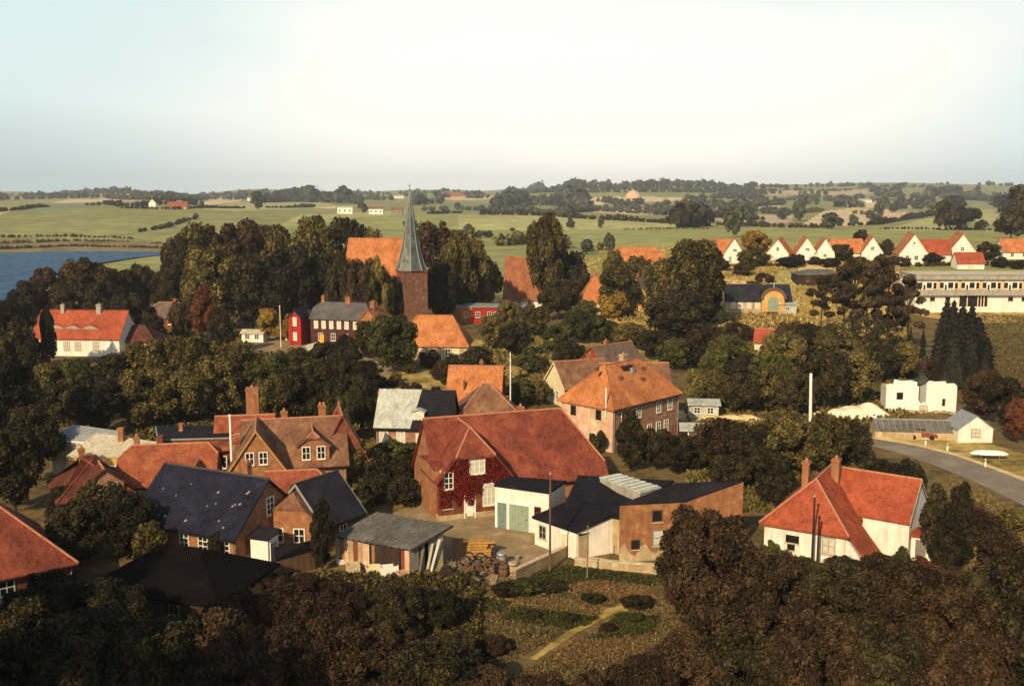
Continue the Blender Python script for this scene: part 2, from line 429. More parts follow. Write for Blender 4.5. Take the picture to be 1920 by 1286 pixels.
ground_mat('meadow_light', ['#9a985a', '#b4af72', '#a8a368'], 0.008, 0.1)
ground_mat('stubble', ['#bda178', '#dcc499', '#d0b788', '#c6aa7e'], 0.008, 0.1)
ground_mat('stubble_pink', ['#ad9478', '#c6ad8e', '#baa184'], 0.008, 0.1)
ground_mat('moss_green', ['#6f7a58', '#84906a', '#7a8561'], 0.008, 0.1)
ground_mat('reed', ['#6e6240', '#8d7d55', '#7d6f4a', '#5c5535'], 0.03, 0.2)
ground_mat('garden_slope', ['#7a6532', '#c3a768', '#a48f4c', '#6b5b30', '#d6bd84'], 0.09)

FIELDS = [  # outline in the photograph, material, label
    ('meadow_light', [(560, 404), (760, 394), (760, 400), (600, 420), (520, 425)]),
    ('meadow_green', [(620, 410), (745, 404), (800, 400), (1100, 400), (1130, 415), (1140, 452), (900, 452), (820, 430), (620, 430)]),
    ('meadow_light', [(860, 404), (1000, 405), (1140, 413), (1140, 431), (920, 432), (860, 430)]),
    ('meadow_light', [(1140, 413), (1330, 424), (1330, 430), (1140, 431)]),
    ('meadow_green', [(1140, 431), (1500, 428), (1980, 432), (1980, 472), (1300, 472), (1130, 465)]),
    ('meadow_light', [(1660, 432), (1720, 413), (1790, 402), (1812, 406), (1805, 420), (1760, 432)]),
    ('stubble', [(1518, 412), (1545, 396), (1600, 390), (1690, 396), (1720, 402), (1690, 412), (1600, 424), (1500, 424)]),
    ('stubble', [(1110, 398), (1160, 390), (1290, 390), (1300, 399), (1200, 403)]),
    ('stubble_pink', [(1330, 410), (1400, 402), (1490, 404), (1480, 418), (1380, 420)]),
    ('stubble', [(1560, 384), (1640, 378), (1740, 381), (1700, 390), (1600, 390)]),
    ('stubble', [(1000, 378), (1060, 374), (1090, 378), (1050, 384)]),
    ('stubble', [(560, 390), (610, 385), (640, 387), (620, 392)]),
    ('stubble', [(1395, 392), (1410, 381), (1440, 380), (1466, 387), (1440, 394)]),
    ('moss_green', [(1440, 394), (1480, 386), (1570, 388), (1540, 394), (1470, 400)]),
    ('stubble_pink', [(1400, 366), (1470, 357), (1580, 357), (1625, 355), (1660, 362), (1600, 366), (1480, 366)]),
    ('stubble', [(1090, 384), (1100, 370), (1150, 369), (1320, 370), (1320, 377), (1150, 378), (1140, 384)]),
    ('stubble_pink', [(1290, 404), (1330, 398), (1400, 400), (1400, 412), (1300, 412)]),
    ('moss_green', [(1760, 372), (1830, 356), (1960, 352), (1960, 375), (1800, 385)]),
    ('meadow_light', [(1810, 395), (1860, 392), (1890, 410), (1840, 425)]),
    ('moss_green', [(820, 388), (880, 382), (980, 386), (980, 396), (840, 396)]),
    ('stubble', [(830, 372), (880, 368), (960, 368), (950, 373), (850, 376)]),
    ('stubble_pink', [(180, 374), (215, 366), (250, 363), (292, 367), (285, 377), (230, 378)]),
    ('stubble', [(95, 380), (130, 374), (200, 373), (200, 378), (120, 381)]),
    ('stubble', [(372, 384), (392, 374), (425, 371), (456, 373), (452, 378), (400, 384)]),
    ('stubble', [(-80, 392), (20, 391), (36, 394), (0, 402), (-80, 404)]),
    ('stubble_pink', [(-60, 462), (10, 458), (55, 463), (20, 466), (-60, 470)]),
    ('moss_green', [(40, 392), (90, 383), (190, 380), (230, 384), (120, 394), (60, 400)]),
    ('meadow_light', [(380, 392), (440, 380), (600, 380), (640, 386), (560, 392), (440, 396)]),
    ('reed', [(-80, 440), (60, 452), (200, 452), (320, 455), (320, 474), (-80, 476)]),
]
th = np.concatenate([np.linspace(-180, -34, 40)[:-1], np.arange(-34, 34.01, 0.17), np.linspace(34, 180, 40)[1:]])
th = np.radians(th)
rr = np.concatenate([[2.0], np.exp(np.linspace(math.log(8), math.log(5600), 370))])
TH, RR = np.meshgrid(th, rr)
GX, GY = RR * np.sin(TH), RR * np.cos(TH)
GZ = Zt(GX.ravel(), GY.ravel()).reshape(GX.shape)
nr, nc = GX.shape
idx = np.arange(nr * nc).reshape(nr, nc)
quads = np.stack([idx[:-1, :-1], idx[:-1, 1:], idx[1:, 1:], idx[1:, :-1]], -1).reshape(-1, 4)[:, ::-1]
VV = np.stack([GX.ravel(), GY.ravel(), GZ.ravel()], 1)
cen = VV[quads].mean(1)
dep = np.maximum(cen[:, 1] * CP - (cen[:, 2] - CAMH) * SP, 1e-3)
cpx = 960 + F * cen[:, 0] / dep; cpy = 643 - F * (cen[:, 1] * SP + (cen[:, 2] - CAMH) * CP) / dep
front = cen[:, 1] > 320
cls = np.where(np.hypot(cen[:, 0], cen[:, 1]) < 335, 0, 1)
for i, (m_, poly) in enumerate(FIELDS):
    X = np.array([p[0] for p in poly], float); Yp = np.array([p[1] for p in poly], float)
    cand = front & (cpx > X.min() - 5) & (cpx < X.max() + 5) & (cpy > Yp.min() - 5) & (cpy < Yp.max() + 5)
    k = np.where(cand)[0]
    if len(k): cls[k[poly_sd(cpx[k], cpy[k], X, Yp) < 0]] = 2 + i
def submesh(name, sel, m):
    q = quads[sel]; used, inv = np.unique(q, return_inverse=True)
    me = bpy.data.meshes.new(name); me.from_pydata(VV[used].tolist(), [], inv.reshape(-1, 4).tolist())
    me.materials.append(MATS[m]); me.polygons.foreach_set('use_smooth', [True] * len(me.polygons))
    o = bpy.data.objects.new(name, me); C.objects.link(o); o['kind'] = 'structure'
    return o
submesh('ground', cls == 0, 'soil_grass')
submesh('hills', cls == 1, 'pasture')
for i, (m_, poly) in enumerate(FIELDS):
    if (cls == 2 + i).any(): submesh('field', cls == 2 + i, m_)
# slope of gardens under the row of white houses
def drape(name, poly, m, off, kind='structure', nsub=10, at=None):
    """a sheet following the ground inside an outline given on the photograph"""
    w = [G(a, b) for a, b in poly] if at is None else [Vector((a, b, 0)) for a, b in poly]
    bm = bmesh.new(); vs = [bm.verts.new((p.x, p.y, 0)) for p in w]
    f = bm.faces.new(vs); bmesh.ops.triangulate(bm, faces=[f])
    for _ in range(nsub):
        lim = max(1.5, math.hypot(w[0].x, w[0].y) * 0.02)
        e = [x for x in bm.edges if x.calc_length() > lim]
        if not e or len(bm.faces) > 2500: break
        bmesh.ops.subdivide_edges(bm, edges=e, cuts=1); bmesh.ops.triangulate(bm, faces=bm.faces[:])
    xs = np.array([v.co.x for v in bm.verts]); ys = np.array([v.co.y for v in bm.verts])
    zs = Zt(xs, ys) + off
    for v, z in zip(bm.verts, zs): v.co.z = z
    bmesh.ops.recalc_face_normals(bm, faces=bm.faces[:])
    if sum(x.normal.z for x in bm.faces) < 0: bmesh.ops.reverse_faces(bm, faces=bm.faces[:])
    me = bpy.data.meshes.new(name); bm.to_mesh(me); bm.free(); me.materials.append(MATS[m])
    o = bpy.data.objects.new(name, me); C.objects.link(o)
    if kind: o['kind'] = kind
    return o

# lake
ground_mat('rough_lawn', ['#4c4628', '#6f6a3c', '#5d5831', '#857a48'], 0.05)
m, nt, n, l, b = nodes_of('lake_water')
tc = n.new('ShaderNodeTexCoord'); nz = n.new('ShaderNodeTexNoise'); nz.inputs['Scale'].default_value = 0.35; nz.inputs['Detail'].default_value = 5
mp = n.new('ShaderNodeMapping'); mp.inputs['Scale'].default_value = (1, .45, 1)
l.new(tc.outputs['Object'], mp.inputs['Vector']); l.new(mp.outputs['Vector'], nz.inputs['Vector'])
rp = n.new('ShaderNodeValToRGB'); e = rp.color_ramp.elements
e[0].position, e[0].color = .35, srgb('#2f4c66'); e[1].position, e[1].color = .7, srgb('#4a6d90')
l.new(nz.outputs['Fac'], rp.inputs['Fac']); l.new(rp.outputs['Color'], b.inputs['Base Color'])
bp = n.new('ShaderNodeBump'); bp.inputs['Strength'].default_value = 1.0; bp.inputs['Distance'].default_value = 1.5
l.new(nz.outputs['Fac'], bp.inputs['Height']); l.new(bp.outputs['Normal'], b.inputs['Normal'])
b.inputs['Roughness'].default_value = .55; b.inputs['IOR'].default_value = 1.2; b.inputs['Specular IOR Level'].default_value = .2
MATS['lake_water'] = m
mb = MB()
mb.add([(p.x, p.y, -0.75) for p in LAKE] , [tuple(range(len(LAKE)))])
big = [(p.x, p.y) for p in LAKE]
lk = mb.build('lake', 'lake_water'); lk['kind'] = 'structure'
if lk.data.polygons[0].normal.z < 0: lk.data.flip_normals()

# road curving in from the right, with verges
drape('road', [(1560, 812), (1630, 822), (1712, 836), (1790, 855), (1860, 880), (1960, 918), (2150, 1000), (2150, 1050), (1925, 951), (1830, 905), (1760, 876), (1700, 855), (1640, 838), (1560, 826)], 'asphalt', 0.05)
drape('kerb', [(1560, 808), (1630, 817), (1712, 831), (1790, 850), (1860, 874), (1960, 911), (2150, 990), (2150, 1000), (1960, 918), (1860, 880), (1790, 855), (1712, 836), (1630, 822), (1560, 812)], 'sand', 0.085)
drape('verge', [(1600, 796), (1700, 806), (1800, 826), (1870, 836), (1990, 870), (1990, 922), (1960, 911), (1860, 874), (1790, 850), (1712, 831), (1600, 812)], 'garden_slope', 0.03)
drape('verge', [(1700, 856), (1830, 906), (1925, 952), (2050, 1010), (2050, 1200), (1850, 1080), (1800, 950)], 'soil_grass', 0.03)
drape('slope', [(1290, 500), (1460, 486), (1620, 494), (1700, 505), (1710, 540), (1640, 600), (1500, 596), (1330, 560), (1300, 530)], 'garden_slope', 0.06)
drape('sand_patch', [(1296, 550), (1352, 524), (1398, 528), (1412, 546), (1340, 556)], 'sand', 0.12)
drape('sand_patch', [(1486, 497), (1552, 493), (1602, 503), (1560, 514), (1500, 512)], 'sand', 0.12)
drape('sand_patch', [(1600, 508), (1660, 505), (1700, 512), (1690, 530), (1620, 524)], 'sand', 0.12)
drape('grass_patch', [(1424, 548), (1462, 512), (1496, 500), (1500, 545), (1470, 552)], 'meadow_light', 0.13)
drape('garden_ground', [(1060, 606), (1160, 596), (1240, 608), (1340, 606), (1420, 612), (1400, 634), (1300, 640), (1180, 632), (1080, 628)], 'garden_slope', 0.05)
drape('grass_patch', [(1288, 745), (1300, 712), (1325, 704), (1352, 738), (1330, 752)], 'meadow_light', 0.06)
drape('garden_ground', [(690, 742), (720, 705), (800, 690), (900, 724), (1010, 700), (1050, 712), (1040, 740), (960, 752), (840, 752)], 'garden_slope', 0.05)
drape('garden_ground', [(880, 640), (960, 615), (1060, 630), (1180, 640), (1290, 650), (1310, 690), (1200, 680), (1090, 660), (1010, 690), (900, 690)], 'garden_slope', 0.045)
drape('lawn', [(1790, 582), (1990, 582), (1990, 800), (1880, 720), (1830, 640)], 'rough_lawn', 0.05)
drape('yard', [(1710, 570), (1990, 566), (1990, 606), (1800, 606), (1710, 590)], 'garden_slope', 0.08)
drape('bank', [(305, 478), (360, 476), (420, 470), (440, 520), (330, 540), (260, 520), (200, 500), (255, 484)], 'meadow_green', 0.08)
# ground between the houses
drape('village_street', [(470, 632), (560, 628), (640, 650), (760, 700), (840, 720), (1010, 690), (1080, 700), (1040, 730), (900, 745), (740, 735), (640, 690), (560, 668), (470, 655)], 'concrete', 0.03)
drape('courtyard', [(740, 960), (800, 938), (1010, 975), (1060, 1040), (960, 1085), (880, 1090), (770, 1075), (700, 1010)], 'concrete', 0.02)
drape('garden_path', [(1075, 1060), (1095, 1042), (1235, 1062), (1240, 1078)], 'stone_pale', 0.03)
drape('garden_path', [(1164, 1133), (1174, 1139), (1080, 1188), (1006, 1238), (992, 1236), (1066, 1183)], 'garden_slope', 0.055)
drape('garden_path', [(800, 1106), (1180, 1142), (1170, 1152), (800, 1116)], 'garden_slope', 0.03)
ground_mat('bed_soil', ['#6d4e30', '#946a42', '#805b3a'], 0.4)
drape('flower_bed', [(1060, 1100), (1110, 1085), (1215, 1100), (1235, 1125), (1120, 1118)], 'bed_soil', 0.03)
ground_mat('bed_green', ['#2a2c16', '#454723', '#36381c'], 0.5)
PLOTS = [[(1062, 1060), (1232, 1082), (1232, 1100), (1120, 1086), (1060, 1096), (960, 1100), (1000, 1078)], [(965, 1138), (1120, 1158), (1104, 1172), (1060, 1180), (940, 1160)], [(1160, 1150), (1235, 1158), (1225, 1186), (1110, 1200)], [(890, 1118), (960, 1130), (935, 1150), (870, 1140)]]
for q_ in PLOTS: drape('garden_bed', q_, 'bed_green', 0.045)
drape('garden_bed', [(940, 1112), (1130, 1130), (1120, 1150), (965, 1130)], 'bed_soil', 0.03)
drape('garden_bed', [(1030, 1205), (1130, 1196), (1220, 1200), (1200, 1235), (1040, 1240)], 'bed_soil', 0.03)
drape('yard', [(1180, 770), (1290, 770), (1430, 778), (1440, 796), (1290, 790)], 'sand', 0.04)
# ------------------------------------------------------------------ building kit
_win_cache = {}
def _window_meshes(w, h, c, r, fm, pm, arch):
    k = (round(w, 2), round(h, 2), c, r, fm, pm, arch)
    if k in _win_cache: return _win_cache[k]
    f, p, s = MB(), MB(), MB()
    t = 0.09
    f.box(-w / 2 - t, -w / 2, -.07, .02, -t, h + t); f.box(w / 2, w / 2 + t, -.07, .02, -t, h + t)
    f.box(-w / 2, w / 2, -.07, .02, -t, 0)
    if arch:
        n = 8; o = [(math.cos(math.pi * i / n) * (w / 2 + t), h + t + math.sin(math.pi * i / n) * w * .42) for i in range(n + 1)]
        q = [(math.cos(math.pi * i / n) * (w / 2 - .02), h + math.sin(math.pi * i / n) * (w * .42 - t)) for i in range(n + 1)]
        for i in range(n):
            f.prism([(q[i][0], -.07, q[i][1]), (o[i][0], -.07, o[i][1]), (o[i + 1][0], -.07, o[i + 1][1]), (q[i + 1][0], -.07, q[i + 1][1])],
                    [(q[i][0], .02, q[i][1]), (o[i][0], .02, o[i][1]), (o[i + 1][0], .02, o[i + 1][1]), (q[i + 1][0], .02, q[i + 1][1])])
        pts = [(-w / 2, 0), (w / 2, 0)] + q
        p.prism([(a, -.02, z) for a, z in pts], [(a, .0, z) for a, z in pts])
    else:
        f.box(-w / 2, w / 2, -.07, .02, h, h + t)
        p.box(-w / 2, w / 2, -.02, .0, 0, h)
    for i in range(1, c): f.box(-w / 2 + w * i / c - .035, -w / 2 + w * i / c + .035, -.06, -.022, 0, h)
    for i in range(1, r):
        for j in range(c): f.box(-w / 2 + w * j / c + .036, -w / 2 + w * (j + 1) / c - .036, -.055, -.022, h * i / r - .03, h * i / r + .03)
    s.box(-w / 2 - .14, w / 2 + .14, -.16, .02, -t - .07, -t - .002)
    _win_cache[k] = (f.mesh('window', fm), p.mesh('pane', pm), s.mesh('sill', 'stone_pale'))
    return _win_cache[k]
class Blk:
    """one roofed volume of a building; local x runs along the ridge, -y is the front"""
    def __init__(s, root, L, W, h, x=0, y=0, rot=0.0, z0=0.0):
        s.root, s.L, s.W, s.h = root, L, W, h; s.x, s.y, s.rot, s.z0 = x, y, rot, z0
    def add(s, mb, name, m, smooth=False):
        return mb.build(name, m, s.root, (s.x, s.y, s.z0), s.rot, smooth)
    def child(s, name, me, lx, ly, lz, r=0.0, parent=None):
        c, si = math.cos(s.rot), math.sin(s.rot)
        if parent is None: return link(name, me, s.root, (s.x + lx * c - ly * si, s.y + lx * si + ly * c, s.z0 + lz), s.rot + r)
        return link(name, me, parent)
    def walls(s, m, rh=0, hip=(0, 0), name='wall', plinth=None, sink=.6):
        L, W, h = s.L, s.W, s.h; mb = MB(); a, b = L / 2, W / 2
        h2 = h - .01
        def end(x, k):
            if k >= 1 or rh == 0: return [(x, -b, h2), (x, b, h2)][::-1] if x > 0 else [(x, b, h2), (x, -b, h2)]
            z = h2 + rh * (1 - k)
            if k <= .001: pts = [(x, b, h2), (x, 0, z), (x, -b, h2)]
            else: pts = [(x, b, h2), (x, b * k, z), (x, -b * k, z), (x, -b, h2)]
            return pts
        v = []
        def face(p):
            o = len(mb.v); mb.v += p; mb.f.append(tuple(range(o, o + len(p))))
        face([(-a, -b, -sink), (a, -b, -sink), (a, -b, h2), (-a, -b, h2)])
        face([(a, b, -sink), (-a, b, -sink), (-a, b, h2), (a, b, h2)])
        e = end(a, hip[1]); face([(a, -b, -sink), (a, b, -sink)] + (e if e[0][1] > 0 else e[::-1]))
        e = end(-a, hip[0]); e = e if e[0][1] < 0 else e[::-1]; face([(-a, b, -sink), (-a, -b, -sink)] + e)
        if rh == 0: face([(-a, -b, h2), (a, -b, h2), (a, b, h2), (-a, b, h2)])
        o = s.add(mb, name, m)
        if plinth:
            p = MB(); p.box(-a - .05, a + .05, -b - .05, b + .05, -sink, .55); s.add(p, 'plinth', plinth)
        return o
    def roof(s, m, rh, hip=(0, 0), ov=.4, gov=.3, th=.2, name='roof', ridge='ridge_mortar', inset=1.0, eave=None):
        L, W, h = s.L, s.W, s.h; b = W / 2; sl = rh / b; up = .08
        ze = h - sl * ov + up; zr = h + rh + up
        V = []
        def vx(p): V.append(p); return len(V) - 1
        def endpts(sg, k):
            full = k >= 1
            xe = sg * (L / 2 + (ov if full else gov))
            em, ep = vx((xe, -b - ov, ze)), vx((xe, b + ov, ze))
            if k <= .001:
                r = vx((xe, 0, zr)); return em, ep, None, None, r
            xr = sg * (abs(xe) - (k * b + (ov if full else 0)) * inset)
            r = vx((xr, 0, zr))
            if full: return em, ep, None, None, r
            zc = h + rh * (1 - k) + up
            return em, ep, vx((xe, -b * k, zc)), vx((xe, b * k, zc)), r
        lm, lp, lcm, lcp, lr = endpts(-1, hip[0]); rm, rp_, rcm, rcp, r2 = endpts(1, hip[1])
        polys = [[lm, rm] + ([rcm] if rcm is not None else []) + [r2, lr] + ([lcm] if lcm is not None else []),
                 [rp_, lp] + ([lcp] if lcp is not None else []) + [lr, r2] + ([rcp] if rcp is not None else [])]
        if hip[0] >= 1: polys.append([lp, lm, lr])
        elif hip[0] > .001: polys.append([lcp, lcm, lr])
        if hip[1] >= 1: polys.append([rm, rp_, r2])
        elif hip[1] > .001: polys.append([rcm, rcp, r2])
        n = len(V); mb = MB(); mb.v = V + [(x, y, z - th) for x, y, z in V]
        cnt = {}
        for p in polys:
            mb.f.append(tuple(p)); mb.f.append(tuple(i + n for i in p[::-1]))
            for i in range(len(p)):
                e = (p[i], p[(i + 1) % len(p)]); cnt[frozenset(e)] = cnt.get(frozenset(e), []) + [e]
        for k, es in cnt.items():
            if len(es) == 1: i, j = es[0]; mb.f.append((j, i, i + n, j + n))
        o = s.add(mb, name, m)
        if ridge:
            c = MB(); pr = .11
            up3 = lambda i: (V[i][0], V[i][1], V[i][2] + .03)
            c.tube([up3(lr), up3(r2)], pr, 6)
            if hip[0] >= 1: c.tube([up3(lm), up3(lr)], pr * .9, 6); c.tube([up3(lp), up3(lr)], pr * .9, 6)
            elif hip[0] > .001: c.tube([up3(lcm), up3(lr)], pr * .9, 6); c.tube([up3(lcp), up3(lr)], pr * .9, 6)
            if hip[1] >= 1: c.tube([up3(rm), up3(r2)], pr * .9, 6); c.tube([up3(rp_), up3(r2)], pr * .9, 6)
            elif hip[1] > .001: c.tube([up3(rcm), up3(r2)], pr * .9, 6); c.tube([up3(rcp), up3(r2)], pr * .9, 6)
            s.add(c, 'ridge_cap', ridge)
        if eave:
            g = MB(); a = L / 2 + .2
            for sg in (-1, 1): g.box(-a, a, sg * (b + ov) - .07, sg * (b + ov) + .07, ze - .26, ze - .1)
            s.add(g, 'gutter', eave)
        s.rh, s.sl = rh, sl
        return o
    def face(s, f):
        return {'F': (0, -s.W / 2, 0, 1, 0), 'B': (0, s.W / 2, math.pi, -1, 0), 'R': (s.L / 2, 0, math.pi / 2, 0, 1), 'L': (-s.L / 2, 0, -math.pi / 2, 0, -1)}[f]
    def win(s, f, us, z, w=.95, h=1.3, c=2, r=2, fm='paint_white', pm='glass_dark', arch=False, sill=True):
        fx, fy, a, dx, dy = s.face(f); fme, pme, sme = _window_meshes(w, h, c, r, fm, pm, arch)
        for u in (us if hasattr(us, '__len__') else [us]):
            o = s.child('window', fme, fx + dx * u, fy + dy * u, z, a)
            link('pane', pme, o)
            if sill: link('sill', sme, o)
    def door(s, f, u, w=1.0, h=2.1, m='paint_green', z=0.0, ribs=0, fm='paint_white'):
        fx, fy, a, dx, dy = s.face(f); d, fr = MB(), MB()
        d.box(-w / 2, w / 2, -.05, .03, 0, h)
        for i in range(ribs):
            x = -w / 2 + w * (i + .5) / ribs; d.box(x - w / ribs * .36, x + w / ribs * .36, -.085, -.051, .1, h - .1)
        if not ribs: d.box(-w * .32, w * .32, -.08, -.051, h * .55, h * .9); d.box(-w * .32, w * .32, -.08, -.051, h * .1, h * .45)
        t = .11
        fr.box(-w / 2 - t, -w / 2 - .002, -.1, .02, 0, h + t); fr.box(w / 2 + .002, w / 2 + t, -.1, .02, 0, h + t); fr.box(-w / 2, w / 2, -.1, .02, h + .002, h + t)
        o = s.child('door', d.mesh('door', m), fx + dx * u, fy + dy * u, z, a)
        link('door_frame', fr.mesh('door_frame', fm), o)
        k = MB(); k.box(w * .36, w * .42, -.13, -.086, h * .46, h * .5); link('handle', k.mesh('handle', 'iron_dark'), o)
        return o
    def chim(s, x, y, top, w=.7, d=None, m='brick_orange', base=None, pots=1):
        d = d or w; mb = MB(); zb = s.h if base is None else base
        mb.box(-w / 2, w / 2, -d / 2, d / 2, zb, top - .3); mb.box(-w / 2 - .08, w / 2 + .08, -d / 2 - .08, d / 2 + .08, top - .3, top - .12); mb.box(-w / 2, w / 2, -d / 2, d / 2, top - .12, top)
        o = s.child('chimney', mb.mesh('chimney', m), x, y, 0)
        p = MB()
        for i in range(pots): p.tube([((i - (pots - 1) / 2) * .4, 0, top), ((i - (pots - 1) / 2) * .4, 0, top + .28)], .13, 8)
        link('chimney_pot', p.mesh('chimney_pot', 'ridge_mortar'), o)
        fl = MB(); fl.box(-w / 2 - .12, w / 2 + .12, -d / 2 - .12, d / 2 + .12, zb + .02, zb + .12)
        return o
    def gable_dormer(s, x, wd, h, depth, rh, wall, roof, front_y=None, win=None, z=None, hip=(0, 0), ridge='ridge_mortar'):
        """a gabled dormer looking to the front"""
        fy = -s.W / 2 + .3 if front_y is None else front_y; z = s.h if z is None else z
        c, si = math.cos(s.rot), math.sin(s.rot); lx, ly = x, fy + depth / 2
        d = Blk(s.root, depth, wd, h, s.x + lx * c - ly * si, s.y + lx * si + ly * c, s.rot + math.pi / 2, s.z0 + z)
        d.walls(wall, rh, hip, 'dormer_wall', sink=.3); d.roof(roof, rh, hip, .2, .25, .14, 'dormer_roof', ridge)
        if win: d.win('L', **win)
        return d
    def barge(s, m='paint_white', ends='LR', gov=.3, ov=.4, hip=(0, 0)):
        for e in ends:
            sg = -1 if e == 'L' else 1; x = sg * (s.L / 2 + gov); b = s.W / 2; up = .08; mb = MB()
            for q in (-1, 1):
                y0, z0, y1, z1 = q * (b + ov), s.h - s.sl * ov + up, 0, s.h + s.rh + up
                A = [(x - .02, y0, z0 - .28), (x + .05, y0, z0 - .28), (x + .05, y0, z0 + .03), (x - .02, y0, z0 + .03)]
                B = [(x - .02, y1, z1 - .28), (x + .05, y1, z1 - .28), (x + .05, y1, z1 + .03), (x - .02, y1, z1 + .03)]
                mb.prism(A, B)
            s.add(mb, 'bargeboard', m)
def eave_fit(A, B, h, W, extL=0, extR=0, yaw=None, L=None, zg=None):
    """from two ends of a front eave line in the photograph: base centre, turn and length"""
    if zg is None:
        c = P((A[0] + B[0]) / 2, (A[1] + B[1]) / 2, h); zg = zt(c.x, c.y)
        for _ in range(4):
            c = P((A[0] + B[0]) / 2, (A[1] + B[1]) / 2, h + zg); zg = .5 * zg + .5 * zt(c.x, c.y)
    a, b = P(A[0], A[1], zg + h), P(B[0], B[1], zg + h)
    if yaw is None: yaw = math.atan2(b.y - a.y, b.x - a.x)
    else: yaw = R(yaw)
    ux, uy = math.cos(yaw), math.sin(yaw)
    LL = (b.x - a.x) * ux + (b.y - a.y) * uy
    mx, my = (a.x + b.x) / 2, (a.y + b.y) / 2
    if L is None: L = LL + extL + extR; sh = (extR - extL) / 2
    else: sh = (extR - extL) / 2
    x, y = mx + ux * sh - uy * W / 2, my + uy * sh + ux * W / 2
    return (x, y, zg), yaw, L
def at_depth(px, Y):
    """ground point under image column px at distance Y"""
    x = (px - 960) / F * (Y * CP + 30 * SP); return (x, Y, zt(x, Y))
def at_base(px, py):
    g = G(px, py); return (g.x, g.y, g.z)
def simple_house(name, label, pos, yaw, L, W, h, rh, hip=(0, 0), wall='plaster_white', roof='tile_red', cat='house', group=None, ridge='ridge_mortar', plinth=None, **k):
    t = thing(name, label, cat, pos, yaw, group); b = Blk(t, L, W, h)
    b.walls(wall, rh, hip, plinth=plinth)
    if 'eave' not in k and pos[1] < 200 and cat not in ('shed', 'barn'): k['eave'] = 'iron_dark'
    b.roof(roof, rh, hip, ridge=ridge, **k)
    if k.get('eave') and pos[1] < 200:
        for sx in (-1, 1):
            d = MB(); ov = k.get('ov', .4); x, y = sx * (L / 2 - .15), -W / 2; zt_ = h - b.sl * ov - .1
            d.tube([(x, y - ov, zt_), (x, y - .09, zt_ - .35), (x, y - .09, 0)], .05, 6); b.add(d, 'downpipe', 'zinc')
    return t, b
def quad_building(name, label, corners, wall, roof, cat='shed', group=None, th=.22, over=.18, edge=None, sink=.5):
    """flat or lean-to building from four roof corners ((px, py), height), counter-clockwise from front left"""
    w = [P(c[0], c[1], z) for c, z in corners]
    cx, cy = sum(p.x for p in w) / 4, sum(p.y for p in w) / 4; zg = zt(cx, cy)
    t = thing(name, label, cat, (cx, cy, zg), 0, group)
    q = [(p.x - cx, p.y - cy, p.z - zg) for p in w]
    if sum(q[i][0] * q[(i + 1) % 4][1] - q[(i + 1) % 4][0] * q[i][1] for i in range(4)) < 0: q = q[::-1]
    mb = MB(); mb.prism([(x, y, -sink) for x, y, z in q], [(x, y, z - .02) for x, y, z in q]); mb.build('wall', wall, t)
    r = MB(); g = [(x * (1 + over / max(math.hypot(x, y), .1)), y * (1 + over / max(math.hypot(x, y), .1)), z) for x, y, z in q]
    r.prism([(x, y, z) for x, y, z in g], [(x, y, z + th) for x, y, z in g]); r.build('roof', roof, t)
    if edge:
        e = MB(); g2 = [(x * (1 + (over + .06) / max(math.hypot(x, y), .1)), y * (1 + (over + .06) / max(math.hypot(x, y), .1)), z) for x, y, z in q]
        for i in range(4):
            a, b2 = g2[i], g2[(i + 1) % 4]; e.tube([(a[0], a[1], a[2] + th * .5), (b2[0], b2[1], b2[2] + th * .5)], th * .55, 4)
        e.build('roof_edge', edge, t)
    return t, q
def on_quad(t, q, i, fr, z, name='window', w=.9, h=1.1, **k):
    """window or door on the wall from corner i to corner i+1 at fraction fr"""
    a, b = Vector(q[i][:2]), Vector(q[(i + 1) % 4][:2]); d = (b - a); rot = math.atan2(d.y, d.x); c = a + d * fr
    B = Blk(t, 0.0, 0.0, 0, c.x, c.y, rot)
    if name == 'window': B.win('F', 0, z, w, h, **k)
    else: B.door('F', 0, w, h, z=z, **k)
# ------------------------------------------------------------------ houses in front
# blue slate house on the left
pos, yaw, L = eave_fit((300, 978), (440, 1004), 2.9, 9.0, extL=3.4, zg=0)
t, b = simple_house('brick_house', 'brick house with deep blue slate roof speckled with pale spots', pos, yaw, L, 9.0, 2.9, 3.9, wall='brick_orange', roof='slate_blue', ridge='ridge_dark', plinth='plaster_grey', eave='iron_dark')
b.win('F', [-3.1, .2, 2.4, 4.9], .95, .95, 1.35, 2, 3); b.win('R', [.3], 3.5, .9, 1.5, 2, 3); b.win('R', [2.7], .9, .95, 1.3, 2, 2)
b.win('L', [0], 3.5, .9, 1.3, 2, 2)
b.chim(2.4, 1.6, 7.6, .6)
spots = MB(); rs = random.Random(4)
for i in range(17):
    x, y = rs.uniform(-L / 2 + 1, L / 2 - .3), rs.uniform(-4.5, -.6); z = 2.9 + (4.5 + y) * b.sl + .1; s_ = rs.uniform(.05, .11)
    spots.add([(x - s_, y - s_ * .8, z - s_ * .8 * b.sl), (x + s_, y - s_ * .6, z - s_ * .6 * b.sl), (x + s_ * 1.3, y + s_, z + s_ * b.sl), (x - s_ * .5, y + s_ * .8, z + s_ * .8 * b.sl)], [(0, 1, 2, 3)])
o = spots.build('lichen', 'plaster_grey', t); o['kind'] = 'stuff'
# rear annex of that house: rounded brick gable
p_ = at_depth(562, 91.5)
t, b = simple_house('brick_annex', 'low brick annex with rounded gable behind the blue slate roof', p_, R(84), 6.0, 4.6, 3.2, 1.9, (.6, .6), 'brick_orange', 'tile_brown', 'annex', ov=.12, gov=.08, ridge=None)
b.win('L', [-1.1, .9], .9, .9, 1.2, 2, 2)
